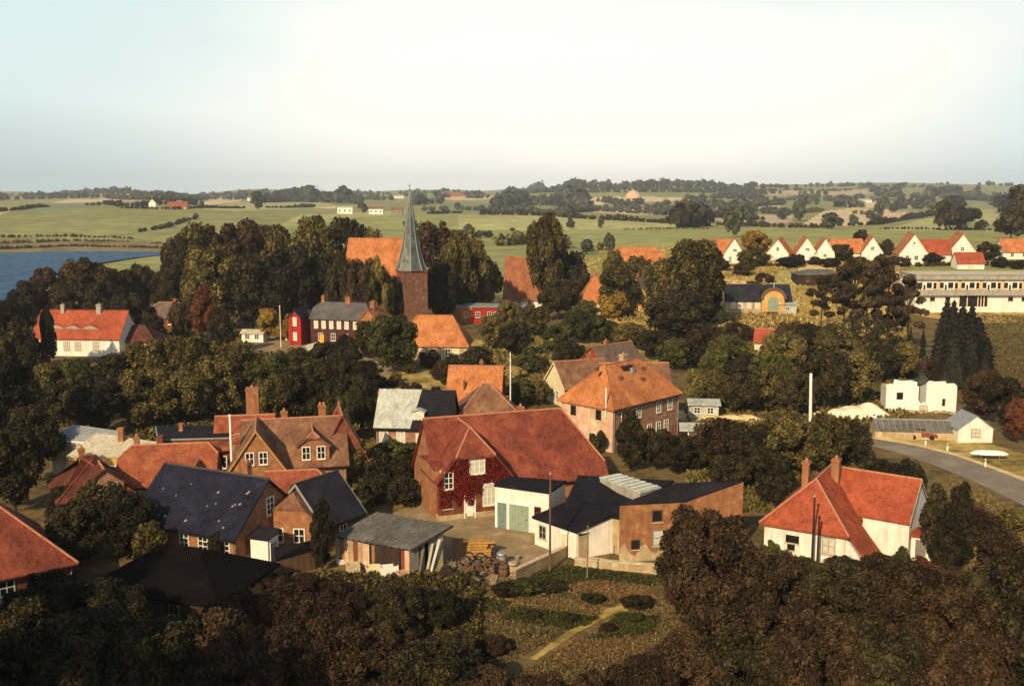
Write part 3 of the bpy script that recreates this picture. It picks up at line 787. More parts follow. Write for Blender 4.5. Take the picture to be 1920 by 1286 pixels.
# white garden doors and lean-to beside the gable
p_ = P(497, 1052, 0)
t = thing('white_shed', 'white board shed with grey door under dark lean-to roof', 'shed', (p_.x, p_.y, 0), yaw + .1)
mb = MB(); mb.box(-.9, .9, -.8, .8, 0, 2.3); mb.build('wall', 'paint_white', t)
mb = MB(); mb.prism([(-1.1, -1, 2.3), (1.1, -1, 2.3), (1.1, 1, 2.75), (-1.1, 1, 2.75)], [(-1.1, -1, 2.42), (1.1, -1, 2.42), (1.1, 1, 2.87), (-1.1, 1, 2.87)]); mb.build('roof', 'slate_dark', t)
B_ = Blk(t, 1.8, 1.6, 2.3); B_.door('R', 0, .9, 1.9, 'zinc')
t, q = quad_building('dark_lean_to', 'small lean-to with black felt roof beside the white shed', [((520, 1052), 1.7), ((590, 1032), 1.7), ((580, 1018), 2.5), ((517, 1030), 2.5)], 'wood_brown', 'felt_black')
p_ = P(520, 1068, 0); q_ = P(598, 1043, 0)
w = MB(); d = (q_ - p_); rot = math.atan2(d.y, d.x)
w.box(0, d.length, -.15, .15, -.3, 1.0); w.box(-.05, d.length + .05, -.2, .2, 1.0, 1.12)
t = thing('garden_wall', 'low pale garden wall below the white shed', 'wall', p_, rot); w.build('wall', 'concrete', t)
for i in range(5):
    k = MB(); k.box(i * d.length / 5 + .3, i * d.length / 5 + .75, -.24, -.16, .25, .8); k.build('panel', 'plaster_grey', t)

# dark shed below it
pos = at_base(350, 1150)
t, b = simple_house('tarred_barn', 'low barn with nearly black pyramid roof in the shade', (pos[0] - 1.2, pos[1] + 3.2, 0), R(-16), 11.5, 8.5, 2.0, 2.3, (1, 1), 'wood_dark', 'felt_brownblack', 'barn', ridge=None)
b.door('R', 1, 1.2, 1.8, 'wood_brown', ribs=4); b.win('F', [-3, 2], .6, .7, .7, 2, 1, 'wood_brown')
# red roof cut by the left edge
pos, yaw, L = eave_fit((-150, 1108), (135, 1048), 2.6, 11.5, zg=0)
t, b = simple_house('red_roofed_house', 'house with large mossy red tile roof cut by the left edge', pos, yaw, L, 11.5, 2.6, 5.6, (0, 1), 'brick_red', 'tile_ox', plinth='plaster_grey')
b.win('F', [L / 2 - 2, L / 2 - 5], .8, 1, 1.2); b.win('R', [0, 2.5], .8, 1, 1.2)
# cottage with wide dormer
pos, yaw, L = eave_fit((112, 938), (245, 920), 3.0, 8.0, zg=0)
t, b = simple_house('cottage', 'small cottage with dark red hipped roof and wide two window dormer', pos, yaw, L, 8.0, 3.0, 3.0, (1, 1), 'brick_red', 'tile_maroon', ridge='tile_ox')
b.gable_dormer(L / 2 - 2.4, 3.6, 1.2, 3.2, 1.4, 'brick_brown', 'tile_maroon', -4.0, dict(us=[-.75, .75], z=.15, w=.8, h=.95, c=2, r=2), z=2.9)
b.chim(-.6, .4, 6.9, .55); b.win('F', [-2.2, -.6], .9, .9, 1.2)
# long red orange roof with pale gable
t, b = simple_house('gabled_house', 'house with long orange red roof and pale gable facing right', at_depth(322, 104.5), R(9), 9.6, 7.6, 2.9, 3.1, (.35, .3), 'plaster_dirty', 'tile_red')
b.win('R', [-1.6, .9], 1.3, .95, 1.5, 2, 3); b.win('F', [-3, 0, 3], .9, .9, 1.2); b.chim(-3.4, .2, 7.0, .5)
w2 = Blk(t, 4.6, 3.4, 2.8, 3.2, -4.6, math.pi / 2); w2.walls('plaster_cream', 1.9); w2.roof('tile_red', 1.9, ov=.25, gov=.2); w2.win('L', [0], 1.0, .8, 1.2)
# works halls with pale roofs
t, q = quad_building('workshop', 'long workshop hall with bluish grey metal roof', [((95, 826), 4.0), ((232, 838), 4.0), ((228, 812), 5.2), ((140, 800), 5.2)], 'plaster_grey', 'zinc', 'workshop', edge='paint_white')
on_quad(t, q, 0, .3, 1.2, w=1.6, h=1.0, c=3, r=1); on_quad(t, q, 0, .7, 1.2, w=1.6, h=1.0, c=3, r=1)
p_ = P(228, 828, 4.5); k = MB(); k.box(-.3, .3, -.3, .3, -.4, 1.5); k.box(-.36, .36, -.36, .36, 1.5, 1.65)
link('chimney', k.mesh('chimney', 'brick_orange'), t, p_ - Vector(t.location))
t, q = quad_building('workshop', 'workshop hall with low cream sheet roof in front of metal roof', [((128, 858), 3.4), ((262, 858), 3.4), ((292, 832), 4.3), ((182, 815), 5.0)], 'plaster_yellow', 'roof_cream', 'workshop')
on_quad(t, q, 0, .25, 1.0, w=1.4, h=1.0, c=3, r=1); on_quad(t, q, 0, .65, 0, 'door', 2.2, 2.4, m='wood_brown', ribs=5)
p_ = P(302, 836, 4.2); k = MB(); k.box(-.28, .28, -.28, .28, -.5, 1.1); k.box(-.34, .34, -.34, .34, 1.1, 1.25)
link('chimney', k.mesh('chimney', 'brick_red'), t, p_ - Vector(t.location))
t, q = quad_building('store_building', 'flat roofed store with black felt roof and pale edging', [((300, 826), 4.6), ((440, 822), 4.6), ((425, 800), 4.9), ((295, 802), 4.9)], 'brick_red', 'felt_black', 'store', edge='zinc')
on_quad(t, q, 0, .3, 1.4, w=1.2, h=1.2); on_quad(t, q, 0, .7, 1.4, w=1.2, h=1.2)
p_ = P(340, 806, 5.1); k = MB(); k.box(-.22, .22, -.22, .22, -.6, .7); k.box(-.28, .28, -.28, .28, .7, .82); link('chimney', k.mesh('chimney', 'brick_orange'), t, p_ - Vector(t.location))

# tall red house with front gable and two window dormer
pos = at_depth(553, 110.5)
t, b = simple_house('gabled_villa', 'tall brick villa with front gable and two window dormer', pos, R(13), 11.0, 8.8, 3.4, 4.1, (0, 0), 'brick_orange', 'tile_brown', 'villa', eave='iron_dark')
g = Blk(t, 7.0, 5.8, 3.6, -4.0, -2.9, math.pi / 2); g.walls('brick_orange', 4.2); g.roof('tile_brown', 4.2, ov=.3, gov=.25)
g.win('L', [-.7, .7], 4.2, .75, 1.2, 2, 2); g.win('L', [-1.6, 1.6], 1.3, .95, 1.4, 2, 2); g.barge('wood_yellow', 'L', gov=.25, ov=.3)
b.gable_dormer(2.0, 3.4, 2.0, 4.4, 1.3, 'brick_orange', 'tile_brown', -4.3, dict(us=[-.8, .8], z=.5, w=.75, h=1.3, c=2, r=2), hip=(.4, 0))
g = Blk(t, 6.5, 5.0, 3.4, 5.3, 1.6, math.pi / 2); g.walls('brick_red', 4.6); g.roof('tile_red', 4.6, ov=.3, gov=.3); g.win('L', [0], 3.0, .8, 1.1)
b.win('F', [1.0, 3.2], .9, .95, 1.3); b.chim(-1.0, .4, 8.4, .7, .6); b.chim(3.2, .5, 8.9, .8, .6, pots=2)
# left roof and big stack behind
t, b = simple_house('brick_bakery', 'long brick house with red roof and the stout square chimney', at_depth(462, 117), R(11), 6.4, 7.4, 3.6, 2.8, (0, 0), 'brick_red', 'tile_red', 'house')
b.chim(.9, .6, 9.7, 1.45, 1.3, 'brick_orange', pots=1); b.win('F', [-2.5, 0, 2.5], 1.2, .95, 1.3)
k = Blk(t, 3.0, 3.0, 5.0, 0.4, -5.6, 0); k.walls('brick_orange', 0); k.roof('tile_red', .5, (1, 1), .15); k.win('F', [0], 2.6, .8, 1.2)
# small red lean roof and slate annex in front of villa
t, b = simple_house('outhouse', 'small outhouse with red roof under the villa gable', at_depth(556, 99.5), R(10), 5.6, 5, 2.6, 1.9, (0, .4), 'brick_orange', 'tile_red', 'outhouse')
b.win('F', [-1.2, 1.2], .9, .8, 1.1)
pos, yaw, L = eave_fit((628, 976), (682, 956), 2.6, 7.0, extL=1.2, zg=0)
t, b = simple_house('wash_house', 'wash house with grey black slate roof beside the grey shed', pos, yaw, L, 6.4, 2.6, 3.2, (0, 0), 'brick_red', 'slate_dark', 'outhouse', ridge='ridge_dark')
b.win('F', [0], .8, .8, 1.0); b.win('R', [0], .8, .8, 1.0); b.barge('zinc', 'LR')

# grey shed with junk
t = thing('lean_to_shed', 'patched lean to shed with wavy grey sheet roof', 'shed', (0, 0, 0))
cor = [P(624, 1004, 2.5), P(769, 1030, 2.5), P(848, 984, 3.7), P(706, 959, 3.7)]
c0 = sum(cor, Vector()) / 4; t.location = (c0.x, c0.y, 0)
q = [p - Vector((c0.x, c0.y, 0)) for p in cor]
rf = MB(); n_ = 34; v = []; f = []
for i in range(n_ + 1):
    a = q[0].lerp(q[1], i / n_); d_ = q[3].lerp(q[2], i / n_); dz = .05 * math.sin(i * 2.2)
    v += [a + Vector((0, 0, dz)), d_ + Vector((0, 0, dz)), a + Vector((0, 0, dz - .06)), d_ + Vector((0, 0, dz - .06))]
for i in range(n_):
    k = 4 * i; f += [(k, k + 4, k + 5, k + 1), (k + 2, k + 3, k + 7, k + 6), (k, k + 2, k + 6, k + 4), (k + 1, k + 5, k + 7, k + 3)]
f += [(0, 1, 3, 2), (4 * n_, 4 * n_ + 2, 4 * n_ + 3, 4 * n_ + 1)]
rf.add(v, f); rf.build('roof', 'eternit', t)
def board_wall(parent, a, b, h0, h1, n, mats, seed, name='board'):
    r = random.Random(seed); d = b - a; rot = math.atan2(d.y, d.x); Ln = math.hypot(d.x, d.y)
    for i in range(n):
        k = MB(); x0, x1 = Ln * i / n + .012, Ln * (i + 1) / n - .012; hh = h0 + (h1 - h0) * (i + .5) / n - r.uniform(.1, .2); y = r.uniform(-.02, .02)
        k.box(x0, x1, y - .03, y + .03, -.2, hh)
        k.build(name, r.choice(mats), parent, (a.x, a.y, 0), rot)
g0 = [Vector((p.x, p.y, 0)) for p in q]
ins = lambda p: p * .96
board_wall(t, ins(g0[0]), ins(g0[1]), 2.45, 2.45, 16, ['plaster_dirty', 'brick_pink', 'wood_grey', 'paint_redbrown', 'brick_brown', 'plaster_dirty'], 5)
mb = MB(); mb.prism([ins(g0[0]) + Vector((.1, .12, -.2)), ins(g0[3]) + Vector((0, 0, -.2)), ins(g0[2]) + Vector((-.6, 0, -.2)), ins(g0[1]) + Vector((-.9, .25, -.2))],
                    [ins(g0[0]) + Vector((.1, .12, 2.3)), ins(g0[3]) + Vector((0, 0, 3.5)), ins(g0[2]) + Vector((-.6, 0, 3.5)), ins(g0[1]) + Vector((-.9, .25, 2.3))]); mb.build('wall', 'wood_dark', t)
board_wall(t, ins(g0[1]), ins(g0[1]).lerp(ins(g0[2]), .36), 2.4, 2.85, 5, ['wood_grey', 'wood_dark', 'paint_white'], 8)
board_wall(t, ins(g0[1]).lerp(ins(g0[2]), .46), ins(g0[1]).lerp(ins(g0[2]), .82), 2.95, 3.4, 5, ['paint_teal', 'wood_grey', 'plaster_dirty'], 9)
e = MB(); e.tube([q[1] + Vector((.05, 0, -.1)), q[2] + Vector((.05, 0, -.1))], .12, 4); e.build('fascia', 'wood_dark', t)
# junk in the yard
def yard_thing(name, label, cat, px, py, rot=0.0, group=None):
    p = P(px, py, .02); return thing(name, label, cat, (p.x, p.y, .02), rot, group)
for i, (px, py, ln, lean) in enumerate([(800, 1073, 2.6, .22), (808, 1071, 2.9, .28), (786, 1078, 2.2, .15)]):
    t = yard_thing('plank', ['pale plank leaning left of two against the lean to shed', 'longest white plank leaning against the lean to shed', 'short grey plank standing at the corner of the lean to shed'][i], 'plank', px, py, .4, 'planks leaning on the shed')
    k = MB(); k.box(-.1, .1, -.03, .03, 0, ln, Matrix.Rotation(lean, 4, 'Y')); k.build('board', ['plaster_cream', 'paint_white', 'wood_grey'][i], t)
t = yard_thing('timber_stack', 'untidy stack of yellow timber in the courtyard', 'timber', 893, 1040, .2)
rs = random.Random(3)
for lay in range(6):
    for j in range(5 - lay // 2):
        k = MB(); x = -.8 + j * .4 + lay * .08 + rs.uniform(-.06, .06); k.box(x - .17, x + .17, -1.25 + rs.uniform(-.45, .45), 1.25 + rs.uniform(-.45, .45), lay * .24 + .01, lay * .24 + .2)
        k.build('beam', 'wood_yellow', t, None, math.pi / 2 + rs.uniform(-.08, .08))
t = yard_thing('board_door', 'dark board door standing upright beside the timber stack', 'door', 858, 1052, .3)
k = MB()
for j in range(4): k.box(-.5 + j * .26, -.26 + j * .26, -.04, .04, 0, 2.1)
k.box(-.5, .54, .045, .09, .4, .55); k.box(-.5, .54, .045, .09, 1.5, 1.65); k.build('boards', 'wood_dark', t)
tyre_pts = [(846, 1070, 'upright cart wheel leaning at the shed corner'), (872, 1062, 'cart wheel standing in front of the timber stack'), (893, 1066, 'small cart wheel beside the timber stack'), (880, 1058, 'cart wheel half hidden behind another wheel'), (910, 1064, 'cart wheel at the right end of the scrap heap'), (902, 1055, 'wheel lying tilted on the scrap heap')]
def wheel(px, py, lab, r, lean):
    t = yard_thing('cart_wheel', lab, 'wheel', px, py, random.uniform(-.6, .6), 'old cart wheels by the timber stack')
    M = Matrix.Translation((0, 0, r)) @ Matrix.Rotation(lean, 4, 'X')
    k = MB(); k.tube([M @ Vector((r * math.cos(a), 0, r * math.sin(a))) for a in np.linspace(0, 2 * math.pi, 19)], .07, 6, False); k.build('rim', 'iron_dark', t)
    s_ = MB()
    for a in np.linspace(0, math.pi, 5)[:-1]: s_.tube([M @ Vector((r * math.cos(a), 0, r * math.sin(a))), M @ Vector((-r * math.cos(a), 0, -r * math.sin(a)))], .035, 5)
    s_.build('spokes', 'wood_grey', t); h = MB(); h.tube([M @ Vector((0, -.1, 0)), M @ Vector((0, .1, 0))], .11, 8); h.build('hub', 'wood_brown', t)
for i, (px, py, lab) in enumerate(tyre_pts): wheel(px, py, lab, .55 - .04 * (i % 3), .2 * ((i % 3) - 1))
def barrel(px, py, lab, m, h=.95, r=.34, lie=False):
    t = yard_thing('barrel', lab, 'barrel', px, py, random.uniform(0, 3), 'barrels in the courtyard')
    M = Matrix.Translation((0, 0, r)) @ Matrix.Rotation(math.pi / 2, 4, 'X') if lie else None
    k = MB(); k.lathe([(r * .9, 0), (r, .1 * h), (r * 1.08, .5 * h), (r, .9 * h), (r * .9, h)], 14, M); k.build('body', m, t, smooth=False)
    for z in (.2, .8):
        g = MB(); g.lathe([(r * 1.04, z * h - .03), (r * 1.07, z * h - .03), (r * 1.07, z * h + .03), (r * 1.04, z * h + .03)], 14, M); g.build('hoop', 'iron_dark', t)
barrel(928, 1050, 'dark barrel left of the pale domed barrel', 'wood_dark')
barrel(940, 1058, 'grey barrel with pale lid in the courtyard', 'zinc', 1.1, .42)
barrel(944, 1080, 'brown barrel nearest the garden edge', 'wood_brown', 1.0, .4)
barrel(962, 1076, 'pale barrel next to the low garden wall', 'plaster_dirty', 1.1, .42)
barrel(935, 1076, 'dark barrel beside the brown barrel', 'iron_dark', .9, .36)
barrel(836, 1078, 'dark barrel under the open shed end', 'wood_dark', 1.15, .5, True)
# scrap lying about the yard
SC = [(858, 1082), (884, 1078), (905, 1082), (918, 1074), (875, 1088), (898, 1092), (926, 1088), (952, 1066), (970, 1050), (912, 1036)]
for i, (px, py) in enumerate(SC):
    w_ = ['lying near the shed corner', 'before the cart wheels', 'below the right cart wheel', 'beside the scrap heap end', 'at the lower yard edge', 'at the grass edge of the yard', 'left of the brown barrel', 'right of the domed barrel', 'in the open middle of the yard', 'behind the timber stack'][i]
    if i % 3 == 0:
        t = yard_thing('plank', f'grey plank {w_}', 'plank', px, py, .4 + i * .7, 'planks lying in the yard'); k = MB()
        for j in range(3): k.box(-1.2 + .1 * j, 1.2 - .15 * j, -.3 + j * .2, -.14 + j * .2, .01 + .02 * j, .08 + .03 * j)
        k.build('board', ['wood_grey', 'wood_brown', 'plaster_dirty'][i // 3 % 3], t)
    elif i % 3 == 1:
        t = yard_thing('log', f'short log {w_}', 'log', px, py, i * .9, 'logs lying in the yard'); k = MB(); k.tube([(-.7, 0, .2), (0, .03, .2), (.7, 0, .2)], [.2, .19, .17], 9); k.build('trunk', 'bark', t)
        e = MB(); e.tube([(-.72, 0, .2), (-.7, 0, .2)], .17, 9); e.build('cut_end', 'wood_yellow', t)
    else:
        t = yard_thing('bucket', f'pale bucket {w_}', 'bucket', px, py, i, 'buckets in the yard'); k = MB(); k.lathe([(.16, 0), (.24, .42), (.22, .42), (.15, .04)], 12); k.build('pail', 'zinc', t)
        e = MB(); e.tube([(.23 * math.cos(a), .05, .42 + .2 * math.sin(a)) for a in np.linspace(0, math.pi, 8)], .015, 4); e.build('handle', 'iron_dark', t)
rs = random.Random(31); k = MB()
for i in range(110):
    a_, r0 = rs.uniform(0, 6.28), rs.random() ** .7 * 2.2; z = max(0, .8 - r0 * .35) * rs.random(); l_ = rs.uniform(.08, .5)
    k.box(-l_, l_, -.06, .06, 0, rs.uniform(.04, .16), Matrix.Translation((r0 * math.cos(a_) * 1.3, r0 * math.sin(a_) * .7, z)) @ Matrix.Rotation(rs.uniform(0, 3.1), 4, 'Z') @ Matrix.Rotation(rs.uniform(-.5, .5), 4, 'Y'))
p_ = P(925, 1064, .02); o = k.build('scrap_heap', 'wood_brown', None, p_); tag(o, 'heap of broken wood scrap between barrels and cart wheels', kind='stuff')
# block heaps along the shed front
for i, (px, py, m_, lab) in enumerate([(700, 1076, 'plaster_cream', 'pale crate against the shed front'), (730, 1080, 'paint_white', 'white crate against the shed front'), (662, 1070, 'stone_pale', 'dull grey crate at the left shed corner'), (640, 1056, 'paint_white', 'small white tub at the left shed corner'), (755, 1084, 'brick_pink', 'pinkish crate near the shed right corner')]):
    t = yard_thing('crate', lab, 'crate', px, py, .2 + i * .1, 'crates along the shed front'); k = MB(); s_ = [.6, .75, .55, .35, .5][i]
    k.box(-s_, s_, -.35, .35, 0, .06); k.box(-s_, s_, -.35, -.3, .06, s_ * 1.3); k.box(-s_, s_, .3, .35, .06, s_ * 1.3); k.box(-s_, -s_ + .05, -.3, .3, .06, s_ * 1.3); k.box(s_ - .05, s_, -.3, .3, .06, s_ * 1.3)
    k.build('box', m_, t)
    l_ = MB()
    for j in (.35, .8): l_.box(-s_ - .01, s_ + .01, -.375, -.351, s_ * j, s_ * j + .09)
    l_.build('slat', m_, t)

# ------------------------------------------------------------------ the ivy house
pos, yaw, L = eave_fit((935, 905), (1135, 885), 3.0, 10.0, extL=6.4, zg=0)
t, b = simple_house('ivy_house', 'large red roofed house with red ivy over its front gable', pos, yaw, L, 10.0, 3.0, 6.1, (0, .85), 'brick_orange', 'tile_ox', inset=.8, plinth='plaster_dirty')
cg = Blk(t, 6.0, 7.6, 4.2, -L / 2 + 3.5, -3.2, math.pi / 2)
cg.walls('brick_red', 4.7, (.55, 0), plinth='plaster_dirty'); cg.roof('tile_ox', 4.7, (.55, 0), .3, .3)
cg.win('L', [.2], 4.6, 1.5, 1.8, 3, 3, pm='glass_curtain'); cg.win('L', [1.5], 1.2, 1.3, 1.7, 3, 2, arch=True, pm='glass_curtain')
cg.win('L', [-2.8], 3.3, .8, 1.6, 2, 3); cg.win('L', [-2.9], 1.3, .9, 1.2, 2, 2, fm='wood_brown'); cg.door('L', -.6, 1.0, 2.3, 'paint_white')
lw = Blk(t, 1.9, 5.4, 5.2, -L / 2 + .35, -2.6, 0); lw.walls('brick_orange', 0); lw.roof('tile_ox', .5, (0, 0), .12, .1, ridge=None); lw.win('F', [.15], 3.3, .75, 1.7, 2, 3, pm='glass_curtain')
b.chim(1.5, .3, 9.7, .6)
# ivy: leaves on the gable
r_ = np.random.default_rng(11)
iv = MB()
for i in range(9500):
    u, z = r_.uniform(-3.9, 3.9), r_.uniform(1.4, 7.4)
    lim = 3.8 if z < 4.2 else 3.8 * (1 - (z - 4.2) / 4.8) + .1
    if abs(u) > lim: continue
    edge = 2.0 + .7 * math.sin(u * 2.1) + .5 * math.sin(u * 5 + 1) - (1.0 if u < -1.5 else 0)
    if z < edge: continue
    if z > 6.3 + .2 * math.sin(u * 3): continue
    if abs(u - .2) < .85 and 4.5 < z < 6.5: continue
    if abs(u - 1.5) < .8 and z < 3.5: continue
    if abs(u + 2.8) < .5 and 3.2 < z < 5.0: continue
    dns = .72 + .5 * math.sin(u * 1.3 + z) 
    if r_.random() > dns + .25: continue
    s_ = r_.uniform(.06, .14); a = r_.uniform(0, 6.28); n_ = Vector((-1, r_.normal(0, .5), r_.normal(.25, .5))).normalized(); ex = n_.orthogonal().normalized(); ey = n_.cross(ex)
    c_ = Vector((-3.0 - r_.uniform(.04, .22), -u, z))
    d1 = ex * math.cos(a) + ey * math.sin(a); d2 = n_.cross(d1)
    iv.add([c_ + d1 * s_, c_ + d2 * s_ * .8, c_ - d1 * s_, c_ - d2 * s_ * .8], [(0, 1, 2, 3)])
o = cg.add(iv, 'ivy', 'ivy'); o['kind'] = 'stuff'
# white garage annex with green doors
t, q = quad_building('garage', 'white rendered garage with two grey green doors beside the ivy', [((928, 912), 4.1), ((1029, 926), 4.1), ((1060, 905), 4.1), ((955, 897), 4.1)], 'plaster_white', 'felt_black', 'garage', edge=None, over=.12)
on_quad(t, q, 0, .14, 0, 'door', 1.0, 2.6, m='paint_teal', ribs=3); on_quad(t, q, 0, .46, 0, 'door', 2.1, 2.6, m='paint_green', ribs=6)
on_quad(t, q, 0, .8, 1.6, w=.55, h=1.0, c=1, r=2, fm='paint_redbrown')
t, q = quad_building('white_outbuilding', 'low white outbuilding with black pitched lean roof and small window', [((1003, 972), 2.5), ((1080, 998), 2.5), ((1150, 965), 3.6), ((1085, 936), 3.6)], 'plaster_white', 'felt_black', 'outbuilding', over=.3)
on_quad(t, q, 0, .2, .9, w=.75, h=1.1, c=2, r=2, fm='plaster_grey'); on_quad(t, q, 0, .75, 0, 'door', .9, 2.0, m='plaster_cream')
t, q = quad_building('felt_roofed_hall', 'wide hall with black felt roof between ivy house and brick block', [((1060, 950), 3.3), ((1165, 975), 3.3), ((1262, 905), 4.6), ((1085, 895), 4.6)], 'plaster_dirty', 'felt_black', 'hall', over=.1)
on_quad(t, q, 1, .4, .8, w=1, h=1)
t, q = quad_building('glazed_store', 'narrow store with pale ribbed roof strip behind the black hall', [((1125, 897), 4.9), ((1200, 925), 4.9), ((1238, 915), 4.9), ((1160, 890), 4.9)], 'plaster_grey', 'metal_pale', 'store', over=.1, th=.15)
for j in range(7):
    k = MB(); a = Vector(q[0]).lerp(Vector(q[1]), (j + .5) / 7); d_ = Vector(q[3]).lerp(Vector(q[2]), (j + .5) / 7); k.tube([a + Vector((0, 0, .2)), d_ + Vector((0, 0, .2))], .05, 4); k.build('rib', 'paint_white', t)
# brick block with slanting black roof
t, q = quad_building('brick_block', 'square brick block with flat black roof and whitewashed foot', [((1162, 948), 5.2), ((1283, 941), 5.2), ((1394, 903), 6.6), ((1268, 908), 6.6)], 'brick_orange', 'felt_black', 'block', edge=None, over=.08, th=.12)
on_quad(t, q, 0, .58, 3.6, w=.85, h=.95, c=1, r=1, fm='wood_brown'); on_quad(t, q, 0, .6, 1.4, w=.9, h=1.3, c=1, r=2, fm='paint_teal', pm='glass_curtain'); on_quad(t, q, 0, .25, 1.2, w=.6, h=.7, fm='wood_dark', c=1, r=1)
k = MB(); a, b2 = Vector((*q[0][:2], 0)), Vector((*q[1][:2], 0)); d_ = (b2 - a).normalized(); nn = Vector((d_.y, -d_.x, 0)); r_ = random.Random(2)
pts = [(i / 12, .9 + .5 * math.sin(i * 1.7) + .3 * r_.random()) for i in range(13)]
for i in range(12):
    p0, p1 = a.lerp(b2, pts[i][0]) + nn * .02, a.lerp(b2, pts[i + 1][0]) + nn * .02
    k.add([p0, p1, p1 + Vector((0, 0, pts[i + 1][1])), p0 + Vector((0, 0, pts[i][1]))], [(0, 1, 2, 3)])
k.build('whitewash', 'plaster_dirty', t)
# walls and low buildings between courtyard and garden
def wall_thing(label, A, B, h, m, th=.3, cap='stone_pale', name='garden_wall', pieces=0):
    a, b_ = P(*A, 0), P(*B, 0); d = b_ - a; rot = math.atan2(d.y, d.x); t = thing(name, label, 'wall', (a.x, a.y, 0), rot)
    k = MB(); k.box(0, d.length, -th / 2, th / 2, -.4, h); k.build('wall', m, t)
    k = MB(); k.box(-.04, d.length + .04, -th / 2 - .05, th / 2 + .05, h + .002, h + .12); k.build('coping', cap, t); return t
wall_thing('low dirty wall running from the barrels to the white outbuilding', (965, 1088), (1062, 1042), .9, 'concrete')
wall_thing('pale rendered wall between courtyard and lawn', (1078, 1062), (1232, 1074), .7, 'plaster_dirty')
t, q = quad_building('plastered_shed', 'low grey rendered shed between outbuilding and brick block', [((1085, 1005), 2.2), ((1165, 985), 2.2), ((1165, 965), 2.4), ((1100, 985), 2.4)], 'plaster_dirty', 'felt_black', over=.05, th=.1)
for i, (px, py, m_, lab, sz) in enumerate([(1150, 1032, 'brick_pink', 'pinkish heap of old bricks at the brick block', .8), (1180, 1036, 'paint_white', 'whitewashed water trough by the brick block', .7), (1168, 1026, 'paint_redbrown', 'red brown hand cart by the brick block', .9)]):
    t = yard_thing(['brick_heap', 'trough', 'hand_cart'][i], lab, ['brick heap', 'trough', 'cart'][i], px, py, .1)
    if i == 0:
        rs = random.Random(8); k = MB()
        for j in range(60):
            a_ = rs.uniform(0, 6.28); r0 = rs.uniform(0, .9); z = max(0, .55 - r0 * .6) * rs.random(); k.box(-.13, .13, -.07, .07, 0, .1, Matrix.Translation((r0 * math.cos(a_), r0 * math.sin(a_) * .7, z)) @ rotz(rs.uniform(0, 3)))
        o = k.build('brick', m_, t); o['kind'] = 'stuff'
    elif i == 1:
        k = MB(); k.box(-.9, .9, -.35, .35, 0, .1); k.box(-.9, .9, -.35, -.27, .1, .7); k.box(-.9, .9, .27, .35, .1, .7); k.box(-.9, -.82, -.27, .27, .1, .7); k.box(.82, .9, -.27, .27, .1, .7); k.build('basin', m_, t)
    else:
        k = MB(); k.box(-.9, .9, -.45, .45, .55, .62); k.box(-.9, .9, -.45, -.41, .62, .95); k.box(-.9, .9, .41, .45, .62, .95); k.box(-.9, -.86, -.41, .41, .62, .95); k.build('tray', m_, t)
        for sy in (-.55, .55):
            k = MB(); k.tube([(.0 + .45 * math.cos(a_), sy, .45 + .45 * math.sin(a_)) for a_ in np.linspace(0, 6.283, 15)], .05, 5, False); k.tube([(-.45, sy, .45), (.45, sy, .45)], .025, 4); k.tube([(0, sy, 0), (0, sy, .9)], .025, 4); k.build('wheel', 'wood_dark', t)
        k = MB(); k.tube([(.9, -.3, .6), (2.0, -.2, .3)], .04, 5); k.tube([(.9, .3, .6), (2.0, .2, .3)], .04, 5); k.build('handle', 'wood_grey', t)

# ------------------------------------------------------------------ white house on the right
A, Bq = P(1421, 976, 3.2), P(1594, 998, 3.2); yaw = math.atan2(Bq.y - A.y, Bq.x - A.x); Wd = math.hypot(Bq.x - A.x, Bq.y - A.y) - .8
ux, uy = Vector((math.cos(yaw), math.sin(yaw), 0)), Vector((-math.sin(yaw), math.cos(yaw), 0))
Lm = 11.0; yaw -= .12; ux, uy = Vector((math.cos(yaw), math.sin(yaw), 0)), Vector((-math.sin(yaw), math.cos(yaw), 0)); c_ = (A + Bq) / 2 + uy * (Lm / 2 + .4)
t = thing('white_house', 'white rendered house with bright red hipped roof and two chimneys', 'house', (c_.x, c_.y, 0), yaw)
m_ = Blk(t, Lm, Wd, 3.2, rot=math.pi / 2); m_.walls('plaster_white', 3.3, (1, 0)); m_.roof('tile_bright', 3.3, (1, 0), .4, .3, inset=1.0)
m_.win('L', [2.2], 1.0, 1.0, 1.4, 2, 2, fm='plaster_grey', pm='glass_curtain'); m_.win('L', [-1.0], 1.5, 1.0, .5, 3, 1, fm='iron_dark'); m_.win('L', [-1.1], .8, .5, .35, 1, 1, fm='iron_dark')
sw = Blk(t, 7.0, 6.4, 3.6, Wd / 2 + 1.2, 3.0, -.08); sw.walls('plaster_white', 2.9); sw.roof('tile_bright', 2.9, (0, 0), .3, .12)
sw.win('R', [.2], 1.2, .8, 1.7, 2, 3, fm='plaster_grey');  sw.barge('plaster_grey', 'R', .12, .3)
cs = MB(); x0 = Wd / 2 + .35
cs.prism([(x0, -Lm / 2 - .1, 2.72), (x0 + 2.2, -Lm / 2 - .1, .1), (x0 + 2.2, -Lm / 2 + 4.0, .1), (x0, -Lm / 2 + 4.2, 2.72)], [(x0, -Lm / 2 - .1, 2.95), (x0 + 2.2, -Lm / 2 - .1, .32), (x0 + 2.2, -Lm / 2 + 4.0, .32), (x0, -Lm / 2 + 4.2, 2.95)])
cs.build('catslide_roof', 'tile_bright', t)
